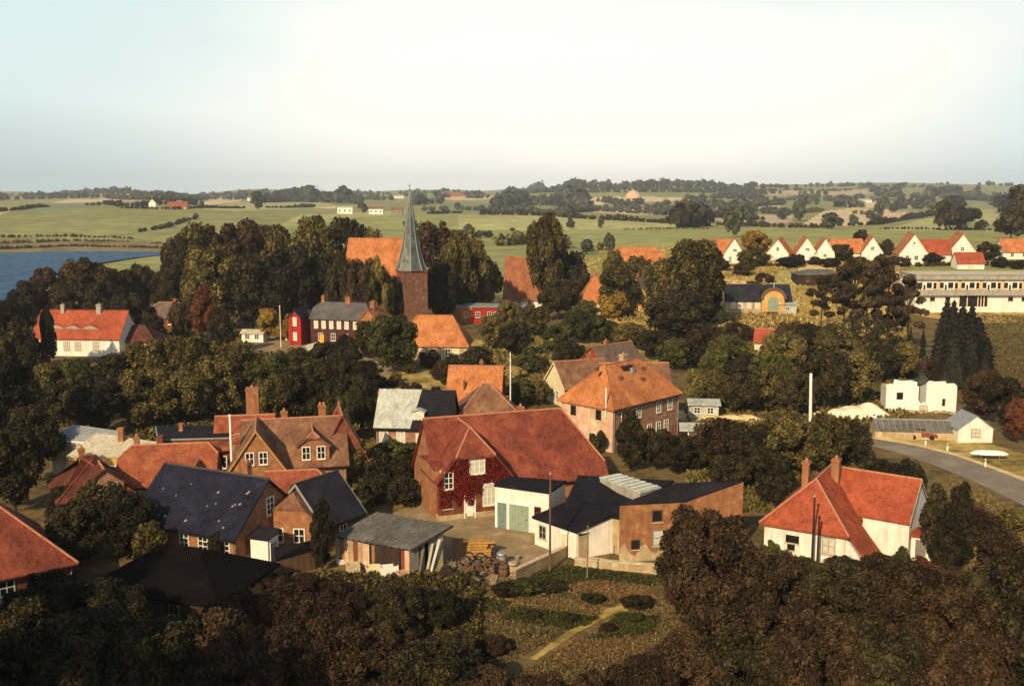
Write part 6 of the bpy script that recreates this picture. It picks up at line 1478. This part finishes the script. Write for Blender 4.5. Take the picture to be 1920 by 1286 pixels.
cluster('', 'dark shrubs', 'along the foot of the white houses', [(1496, 494, 476, 34, 'bush', 'd'), (1528, 497, 480, 32, 'bush', 'b'), (1580, 490, 452, 44, 'bush', 'd'), (1660, 480, 446, 34, 'bush', 'd'), (1690, 500, 480, 40, 'bush', 'b'), (1745, 496, 472, 50, 'bush', 'd'), (1850, 488, 452, 44, 'bush', 'd'), (1335, 492, 462, 40, 'bush', 'd'), (1876, 502, 480, 32, 'bush', 'd'), (1908, 505, 484, 30, 'bush', 'b')])
cluster('', 'black green cypress trees', 'in front of the school', [(1768, 708, 560, 66), (1797, 716, 572, 86), (1828, 712, 592, 74), (1758, 722, 600, 52), (1784, 728, 590, 64), (1846, 724, 630, 50), (1780, 716, 560, 60), (1814, 720, 570, 70)], 'spruce', 's', 'conifer')
cluster('', 'slender dark conifers', 'left of the cypress group', [(1703, 706, 610, 24), (1727, 706, 616, 24)], 'column', 's', 'conifer')
cluster('small bluish spruce', '', 'above the white flat block', [(1730, 722, 666, 30, 'spruce', 'u')], name='conifer')
cluster('', 'reddish trees', 'between white flat block and right edge', [(1836, 790, 700, 72, 0, 'b'), (1876, 800, 706, 80, 0, 'd'), (1908, 830, 745, 70, 0, 'r'), (1850, 740, 690, 50, 0, 'b')])
# --- before the road
cluster('', 'big dark trees', 'between brick block and the road', [(1345, 885, 782, 104, 0, 'b'), (1408, 890, 790, 100, 0, 'd'), (1475, 895, 772, 115, 0, 'o'), (1540, 892, 776, 100, 0, 'o'), (1592, 882, 782, 84, 0, 'd'), (1300, 885, 815, 70, 0, 'd'), (1440, 915, 840, 96, 0, 'd'), (1370, 920, 850, 80, 0, 'd')])
cluster('', 'dark trees', 'at the corner of the big hipped house', [(1182, 885, 762, 76, 'tall', 'd'), (1232, 880, 800, 72, 0, 'd'), (1270, 890, 812, 60, 0, 'd'), (1120, 850, 800, 36, 'bush', 'd')])
cluster('', 'dark trees', 'between the white house and the road', [(1640, 935, 858, 80, 0, 'd'), (1695, 945, 862, 74, 0, 'd'), (1600, 930, 868, 60, 0, 'o'), (1480, 960, 890, 70, 'bush', 'd'), (1450, 945, 880, 66, 'bush', 'd')])
cluster('', 'black conifers', 'right of the white house', [(1752, 1060, 905, 80, 'tall', 'd'), (1792, 1070, 900, 84, 'tall', 'd'), (1770, 1090, 950, 90, 'tall', 'd')])
cluster('', 'bushes', 'close around the white house', [(1440, 1052, 1008, 44, 'bush', 'g'), (1470, 1075, 1025, 50, 'bush', 'o'), (1505, 1085, 1040, 60, 'bush', 'g'), (1580, 1085, 1040, 70, 'bush', 'd'), (1650, 1080, 1035, 70, 'bush', 'd'), (1720, 1085, 1040, 70, 'bush', 'r'), (1690, 1065, 1022, 36, 'bush', 'g')])
# --- foreground right
cluster('great leafy tree', '', 'in front of the brick block', [(1325, 1205, 955, 205, 'broad_near', 'b')])
cluster('', 'leafy trees', 'in the lower right before the white house', [(1452, 1240, 1035, 190, 0, 'b'), (1560, 1250, 1050, 190, 0, 'd'), (1665, 1250, 1045, 190, 0, 'b'), (1765, 1250, 1060, 180, 0, 'b'), (1500, 1180, 1075, 140, 0, 'b'), (1400, 1160, 1060, 120, 0, 'd')], 'broad_near')
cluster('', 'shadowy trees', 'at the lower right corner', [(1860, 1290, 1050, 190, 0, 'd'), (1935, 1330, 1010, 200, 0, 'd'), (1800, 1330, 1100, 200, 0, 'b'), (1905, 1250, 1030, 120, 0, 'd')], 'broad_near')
cluster('', 'big bushes', 'along the bottom edge on the right', [(1290, 1340, 1180, 180, 0, 'b'), (1400, 1350, 1160, 200, 0, 'd'), (1520, 1360, 1130, 220, 0, 'b'), (1640, 1360, 1140, 220, 0, 'd'), (1740, 1370, 1150, 200, 0, 'b'), (1210, 1360, 1220, 150, 0, 'b')], 'bush_near')
cluster('', 'wild shrubs', 'on the slope below the road', [(1870, 1060, 985, 90, 'bush', 'b'), (1840, 1010, 950, 80, 'bush', 'b'), (1890, 1000, 950, 90, 'bush', 'o'), (1822, 985, 935, 50, 'bush', 'r')])
# --- foreground left and bottom
cluster('', 'black green trees', 'between left red roof and blue slate roof', [(190, 1030, 902, 130, 0, 'd'), (242, 1045, 925, 110, 0, 'd'), (150, 1060, 935, 120, 0, 'd'), (120, 985, 910, 70, 0, 'd')])
cluster('sunlit shrub', '', 'at the left corner of the blue slate house', [(285, 1062, 970, 70, 'bush', 'o')])
cluster('dark slim tree', '', 'at the right corner of the small brick annex', [(606, 1070, 935, 62, 'tall', 'd')])
cluster('dark shrub', '', 'before the blue slate house front door', [(408, 1060, 995, 40, 'bush', 'd')])
cluster('', 'thick bushes', 'along the bottom edge on the left', [(60, 1330, 1100, 200, 0, 'd'), (190, 1340, 1120, 210, 0, 'd'), (310, 1350, 1120, 200, 0, 'd'), (430, 1340, 1130, 190, 0, 'b'), (560, 1350, 1150, 200, 0, 'b'), (690, 1350, 1160, 200, 0, 'b'), (810, 1360, 1190, 190, 0, 'd')], 'bush_near')
cluster('', 'leafy bushes', 'below the tarred barn and the grey shed', [(90, 1210, 1060, 170, 0, 'd'), (210, 1215, 1075, 150, 0, 'd'), (450, 1230, 1100, 150, 0, 'b'), (545, 1215, 1085, 140, 0, 'b'), (640, 1215, 1080, 140, 0, 'b'), (735, 1200, 1085, 130, 0, 'd'), (810, 1180, 1090, 110, 0, 'd'), (560, 1130, 1072, 110, 0, 'b'), (500, 1130, 1085, 90, 0, 'b')], 'bush_near')
cluster('', 'weedy shrubs', 'at the bottom middle', [(900, 1370, 1235, 170, 0, 'b'), (1010, 1380, 1256, 150, 0, 'b'), (1110, 1370, 1250, 130, 0, 'b'), (860, 1250, 1180, 80, 0, 'd'), (930, 1225, 1190, 60, 0, 'b')], 'bush_near')
cluster('', 'dark garden hedges', 'on the allotment before the courtyard', [(985, 1112, 1086, 70, 'bush', 'g'), (1036, 1106, 1088, 60, 'bush', 'd'), (950, 1116, 1090, 56, 'bush', 'd'), (1070, 1164, 1148, 40, 'bush', 'd'), (1112, 1128, 1110, 46, 'bush', 'd'), (1192, 1136, 1116, 60, 'bush', 'd'), (1000, 1158, 1142, 36, 'bush', 'd'), (1190, 1165, 1148, 40, 'bush', 'g'), (1140, 1184, 1166, 32, 'bush', 'b')])
# --- unseen tall trees added at the left and behind to shade the near slope
for i, (x, y, h, w) in enumerate([(-40, 13, 25, 15), (-48, 24, 27, 16), (-58, 36, 27, 16), (-66, 22, 28, 17), (-34, 1, 24, 15), (-52, 8, 27, 16), (-76, 40, 26, 16), (-22, -10, 22, 14), (-40, -6, 24, 14), (-31, 21, 28, 13), (-25, 8, 26, 13), (-37, 32, 28, 13), (-46, 44, 27, 14)]):
    tree_at('tree', ['tall tree added for shade on the hillside outside the left edge'][0], 'tree', 'tall shade trees added beside the viewpoint', (x, y, zt(x, y)), w, h, 'broad', 'leaf_dark')

# --- open country
def hedge(label, pts, hpx, leaf='f', wpx=None, dens=1.0, gap=0.0, kind='thing', name='hedgerow', seed=1):
    """a hedgerow along a line on the photograph, crowns run together"""
    r = np.random.default_rng(seed + 500 + int(pts[0][0]))
    W3 = []; blobs = []
    for a, b in pts:
        g = G(a, b)
        while g.y > 4300: b += .8; g = G(a, b)
        W3.append(g)
    for a, b in zip(W3[:-1], W3[1:]):
        dpt = a.y / CP; h = hpx / F * dpt; L_ = (b - a).length; n = max(2, int(L_ / (h * .75) * dens))
        n = min(n, 160)
        for i in range(n):
            if r.random() < gap * .6: continue
            t_ = (i + r.uniform(0, 1)) / n; p = a.lerp(b, t_); w_ = math.sin(p.x * .021 + p.y * .013) + .7 * math.sin(p.x * .057 + 1.3) + .5 * math.sin(p.x * .13)
            if gap > .12 and w_ < -1.3 + gap: continue
            s = h * r.uniform(.5, 1.1) * (1 + .22 * w_)
            z = zt(p.x, p.y); blobs.append((p.x + r.normal(0, h * .1), p.y + r.normal(0, h * .3), z + s * .42, s * .5))
    V, Fc = [], []
    B = np.array(blobs); o3 = B[:, :3].mean(0); per = 46 if len(B) < 90 else 30
    k = np.repeat(np.arange(len(B)), per); n = len(k)
    d = r.normal(size=(n, 3)); d[:, 2] += .3; d /= np.linalg.norm(d, axis=1)[:, None]
    rad = B[k, 3:4] * r.uniform(.6, 1.1, (n, 1)); p = B[k, :3] - o3 + d * rad * np.array([1.1, 1.1, 1])
    nm = d + r.normal(0, .45, (n, 3)); nm /= np.linalg.norm(nm, axis=1)[:, None]
    a = np.cross(nm, r.normal(size=(n, 3))); a /= np.linalg.norm(a, axis=1)[:, None]; b = np.cross(nm, a); s = B[k, 3:4] * .38 * r.uniform(.6, 1.3, (n, 1))
    V = np.stack([p + a * s, p + b * s * .8, p - a * s, p - b * s * .8], 1).reshape(-1, 3).tolist(); Fc = np.arange(4 * n).reshape(n, 4).tolist()
    iv, ifc = ico()
    for c in B:
        o = len(V); V += (c[:3] - o3 + iv * c[3] * .8).tolist(); Fc += [[i + o for i in f] for f in ifc]
    me = bpy.data.meshes.new(name); me.from_pydata(V, [], Fc); me.materials.append(MATS[LEAF[leaf]])
    o = bpy.data.objects.new(name, me); C.objects.link(o); o.location = o3
    if kind == 'stuff': o['kind'] = 'stuff'; o['label'] = label
    else: tag(o, label, 'hedge', 'hedgerows between the fields')
    return o
H = hedge
H('bushy reed belt along the far lake shore', [(0, 468), (70, 465), (140, 462), (240, 464), (320, 466)], 5, 'b', gap=.1, dens=1.3)
H('second darker reed line above the lake shore', [(-30, 458), (70, 455), (140, 452), (240, 454), (310, 458)], 5, 'o', gap=.25, dens=1.2)
H('line of bushes above the lake reeds', [(0, 446), (90, 444), (210, 446), (300, 452)], 6, 'o', gap=.45)
H('thick dark hedge curving to the lake end', [(260, 436), (310, 428), (352, 414), (372, 410)], 12, 'd')
H('dark bushes at the lake end beside the grove', [(312, 470), (345, 468), (375, 462)], 40, 'd')
H('long field hedge on the left pasture', [(-40, 402), (40, 394), (110, 387), (200, 384), (240, 388)], 8, 'd', gap=.15)
H('hedge below the red farmhouse', [(225, 391), (330, 393), (420, 391), (500, 390), (590, 389)], 6, 'd', gap=.2)
H('wooded strip on the left skyline', [(-60, 376), (60, 374), (120, 372), (190, 371)], 14, 'f', kind='stuff', name='far_wood')
H('wooded strip on the left skyline right part', [(200, 371), (300, 376), (390, 374), (480, 374), (560, 375), (640, 375), (740, 376)], 17, 'f', gap=.1, kind='stuff', name='far_wood')
H('farm grove around the red farmhouse', [(220, 388), (260, 387), (300, 384), (350, 384), (380, 386)], 14, 'd', gap=.1)
H('dark wood on the skyline left of the spire', [(490, 380), (540, 378), (600, 380), (680, 383)], 24, 'f', gap=.15, kind='stuff', name='far_wood')
H('dark trees right of the spire on the plain', [(770, 385), (800, 383), (830, 383)], 22, 'f')
H('tree belt on the plain right of the spire', [(790, 396), (860, 394), (930, 397), (1000, 400), (1060, 402)], 13, 'f', gap=.15, kind='stuff', name='far_wood')
H('skyline trees right of the spire', [(760, 368), (830, 370), (900, 372), (960, 368), (1000, 364)], 11, 'f', gap=.35, kind='stuff', name='far_wood')
H('broad tree belt behind the green meadow', [(920, 390), (980, 384), (1040, 386), (1100, 392)], 26, 'f', gap=.1, kind='stuff', name='far_wood')
H('tree belt behind the green meadow middle part', [(1050, 400), (1120, 396), (1180, 400), (1260, 404), (1330, 412)], 18, 'f', gap=.1, kind='stuff', name='far_wood')
H('dark long hedge at the back of the meadow', [(900, 403), (1000, 404), (1100, 411), (1200, 416), (1290, 421)], 10, 'd', gap=.05)
H('thin hedge across the green meadow', [(1140, 432), (1240, 430), (1330, 430)], 3.5, 'o', gap=.3)
for j, (y0, n0) in enumerate([(0, 0), (1, 0), (2, 0), (3, 0)]):
    H('dark forest covering the long skyline hill', [(940 + 12 * j, 366 - 2 * j), (1010, 362 - 3 * j), (1090, 362 - 4 * j), (1180, 361 - 5 * j), (1270, 361 - 6 * j), (1340, 362 - 4 * j), (1400, 364 - 2 * j)], 11, 'f', kind='stuff', name='far_wood', seed=j, dens=1.2)
H('tree belt below the skyline hill', [(1120, 378), (1160, 384), (1230, 384), (1300, 384), (1400, 388)], 13, 'f', gap=.3, kind='stuff', name='far_wood')
H('dark tree clump above the meadow', [(1270, 428), (1300, 426), (1330, 424)], 40, 'd', seed=4)
H('dark belt right of the meadow clump', [(1260, 398), (1330, 396), (1400, 398), (1460, 402)], 20, 'f', gap=.25, kind='stuff', name='far_wood')
H('hedge behind the white house row', [(1340, 422), (1440, 426), (1520, 428), (1580, 426)], 9, 'd', gap=.25)
H('long dark woodland strip under the pink field', [(1290, 374), (1400, 374), (1500, 376), (1600, 378), (1680, 378)], 13, 'f', gap=.1, kind='stuff', name='far_wood')
H('woodland on the right ridge', [(1640, 368), (1720, 372), (1800, 374), (1860, 378)], 16, 'f', gap=.15, kind='stuff', name='far_wood')
H('dark skyline wood on the right ridge', [(1740, 364), (1780, 362), (1805, 362)], 18, 'd')
H('tree belt in the right middle distance', [(1560, 388), (1640, 390), (1720, 392), (1790, 394)], 18, 'f', gap=.2, kind='stuff', name='far_wood')
H('hedge sweeping above the right pale meadow', [(1570, 424), (1640, 422), (1700, 412), (1760, 402), (1790, 398)], 12, 'd', gap=.1)
H('hedge along the lower side of the pale meadow', [(1650, 430), (1720, 430), (1790, 431), (1860, 432)], 6, 'd', gap=.1)
H('broken line of trees crowning the right skyline', [(1380, 354), (1480, 351), (1580, 350), (1700, 347), (1800, 347), (1920, 346)], 8, 'f', gap=.3, kind='stuff', name='far_wood', seed=21)
H('broken line of trees crowning the left skyline', [(0, 368), (120, 366), (260, 365), (380, 365), (500, 364), (640, 364), (760, 364), (900, 362)], 8, 'f', gap=.25, kind='stuff', name='far_wood', seed=22)
H('small hedge on the right skyline', [(1400, 360), (1440, 357), (1520, 358), (1600, 356), (1700, 352), (1790, 352)], 5, 'f', gap=.55, kind='stuff', name='far_wood')
H('low trees behind the long orange house', [(1090, 475), (1120, 470), (1150, 468)], 20, 'o', gap=.2)
H('shrub line behind the pyramid roof', [(930, 462), (1000, 455), (1060, 468)], 20, 'o', gap=.15)
H('hedge on the school terrace edge', [(1720, 500), (1800, 498), (1880, 498), (1960, 500)], 8, 'b', gap=.15)
H('long dark hedge below the black roofed halt', [(1255, 604), (1310, 606), (1375, 604)], 14, 'd')
H('dark hedge rows in the gardens under the great trees', [(1120, 615), (1180, 620), (1250, 640), (1310, 640)], 14, 'b', gap=.3)
H('low hedge line across the sunny gardens', [(1080, 596), (1130, 604), (1220, 600)], 10, 'b', gap=.3)
H('garden shrubs beside the street', [(640, 700), (720, 722), (800, 740)], 14, 'b', gap=.35)
H('hedge behind the green meadow corner on left', [(760, 424), (800, 430), (850, 440), (905, 446)], 10, 'd', gap=.4)
cluster('', 'single trees', 'on the far meadow and by the factory', [(680, 400, 380, 22), (878, 448, 418, 26), (912, 446, 432, 30), (1070, 430, 406, 18), (1126, 428, 406, 16), (960, 434, 427, 14), (1142, 472, 436, 22), (1100, 478, 448, 26)], 'distant', 'f')
cluster('lone dark tree', '', 'on the left pasture near the red farmhouse', [(485, 393, 357, 34, 'distant', 'f')])
cluster('', 'scattered trees', 'on the tan fields at the right', [(1400, 420, 386, 36), (1375, 445, 378, 40), (1500, 415, 372, 28), (1470, 412, 388, 34), (1560, 430, 398, 44), (1600, 424, 400, 18), (1635, 420, 398, 24), (1650, 408, 376, 24), (1680, 398, 378, 28), (1720, 392, 372, 30)], 'distant', 'f')
cluster('', 'large dark trees', 'in the right distance beyond the white houses', [(1775, 432, 372, 50), (1810, 432, 384, 52), (1790, 396, 366, 40), (1840, 432, 412, 24), (1895, 448, 380, 62), (1918, 440, 346, 60), (1880, 400, 366, 40), (1912, 392, 345, 54)], 'distant', 'd')
cluster('', 'ridge trees', 'standing out on the right skyline', [(1772, 368, 349, 56), (1832, 362, 347, 14), (1770, 366, 352, 40), (1430, 362, 348, 14), (1408, 362, 347, 16), (1640, 362, 347, 30), (1686, 356, 343, 18)], 'distant', 'f')

H('mixed trees and scrub right of the meadow clump', [(1290, 410), (1340, 408), (1390, 412), (1440, 414)], 16, 'd', gap=.2)
H('woodland band in the right centre of the plain', [(1330, 388), (1400, 390), (1470, 384), (1540, 384)], 14, 'f', gap=.2, kind='stuff', name='far_wood', seed=7)
H('tree line over the pink field', [(1380, 366), (1440, 364), (1500, 363), (1560, 366)], 11, 'f', gap=.35, kind='stuff', name='far_wood', seed=8)
H('scrub belt behind the meadow right of the spire', [(800, 402), (880, 400), (960, 402)], 8, 'd', gap=.25)
H('copse under the right ridge wood', [(1660, 386), (1720, 384), (1780, 386), (1850, 390)], 18, 'd', gap=.2, seed=3)
H('scrub line behind the tan slope', [(1500, 400), (1560, 396), (1640, 404)], 10, 'o', gap=.3)
H('thick woodland at the right end of the plain', [(1850, 384), (1900, 386), (1950, 386)], 24, 'f', gap=.1)
H('hedgerow along the skyline field edge', [(1140, 386), (1200, 394), (1280, 396)], 12, 'f', gap=.2, seed=9)
# --- rough grass, weeds and ground plants of the gardens and of the near slope
def in_poly(x, y, q):
    c = False
    for i in range(len(q)):
        (x1, y1), (x2, y2) = q[i], q[i - 1]
        if (y1 > y) != (y2 > y) and x < (x2 - x1) * (y - y1) / (y2 - y1) + x1: c = not c
    return c
def tufts(name, label, n, area, size, leaf, seed, keep=None):
    r = np.random.default_rng(seed); P2 = []
    while len(P2) < n:
        px, py = r.uniform(area[0], area[2]), r.uniform(area[1], area[3]); p = P(px, py, 0)
        if keep is None or keep(px, py): P2.append((p.x, p.y))
    P2 = np.array(P2); z = Zt(P2[:, 0], P2[:, 1]); n3 = 3; k = np.repeat(np.arange(n), n3); m_ = len(k)
    h = size * r.uniform(.5, 1.5, m_); a = r.uniform(0, 6.283, m_); w = h * r.uniform(.25, .5, m_)
    base = np.stack([P2[k, 0] + r.normal(0, size * .4, m_), P2[k, 1] + r.normal(0, size * .4, m_), z[k] - .02], 1)
    dx = np.stack([np.cos(a), np.sin(a), np.zeros(m_)], 1) * w[:, None]; up = np.stack([r.normal(0, .4, m_) * h, r.normal(0, .4, m_) * h, h], 1)
    V = np.stack([base - dx, base + dx, base + dx * .5 + up, base - dx * .5 + up * .95], 1).reshape(-1, 3)
    me = bpy.data.meshes.new(name); me.from_pydata(V.tolist(), [], np.arange(4 * m_).reshape(m_, 4).tolist()); me.materials.append(MATS[leaf])
    o = bpy.data.objects.new(name, me); C.objects.link(o); o['kind'] = 'stuff'; o['label'] = label
tufts('weeds', 'dry weeds and grass of the near gardens', 15000, (600, 1085, 1320, 1290), .15, 'leaf_weed', 1, lambda x, y: not any(in_poly(x, y, q_) for q_ in PLOTS) and not (abs((x - 1080) + (y - 1188) * 1.75) < 24 and y > 1130))
tufts('weeds', 'dry grass on the slope below the road', 7000, (1780, 890, 1925, 1120), .22, 'leaf_weed', 2, lambda x, y: y > 918 + (x - 1830) * .5)
tufts('vegetables', 'rows of green garden plants in the beds', 9000, (860, 1055, 1240, 1205), .15, 'leaf_green', 3, lambda x, y: any(in_poly(x, y, q_) for q_ in PLOTS) and (int(y * .35 + x * .06) % 3 > 0))
tufts('weeds', 'rough grass of the lawn below the school', 7000, (1800, 606, 1925, 760), .3, 'leaf_weed', 8)
tufts('weeds', 'undergrowth among the foreground bushes', 16000, (0, 1080, 900, 1290), .4, 'leaf_olive', 4, lambda x, y: y > 1160 or x > 480)
tufts('weeds', 'undergrowth of the village gardens', 22000, (250, 620, 1700, 960), .5, 'leaf_olive', 5, lambda x, y: (x < 700 or x > 1290 or (900 < x < 1030 and y < 760)) and not (470 < x < 800 and y < 745) and not (1600 < x and y > 790))
tufts('weeds', 'dry garden growth on the sunny slope', 12000, (1060, 500, 1700, 640), .5, 'leaf_meadow', 6)

# ------------------------------------------------------------------ air
hz = MB(); hz.box(-5800, 5800, -5800, 5800, -6, 150)
m, nt, n, l, b_ = nodes_of('haze_air'); n.remove(b_)
pv = n.new('ShaderNodeVolumePrincipled'); pv.inputs['Color'].default_value = (.78, .84, .92, 1); pv.inputs['Density'].default_value = 0.00011; pv.inputs['Anisotropy'].default_value = 0.0
l.new(pv.outputs['Volume'], [x for x in n if x.type == 'OUTPUT_MATERIAL'][0].inputs['Volume']); MATS['haze_air'] = m
o = hz.build('haze', 'haze_air'); o['kind'] = 'stuff'
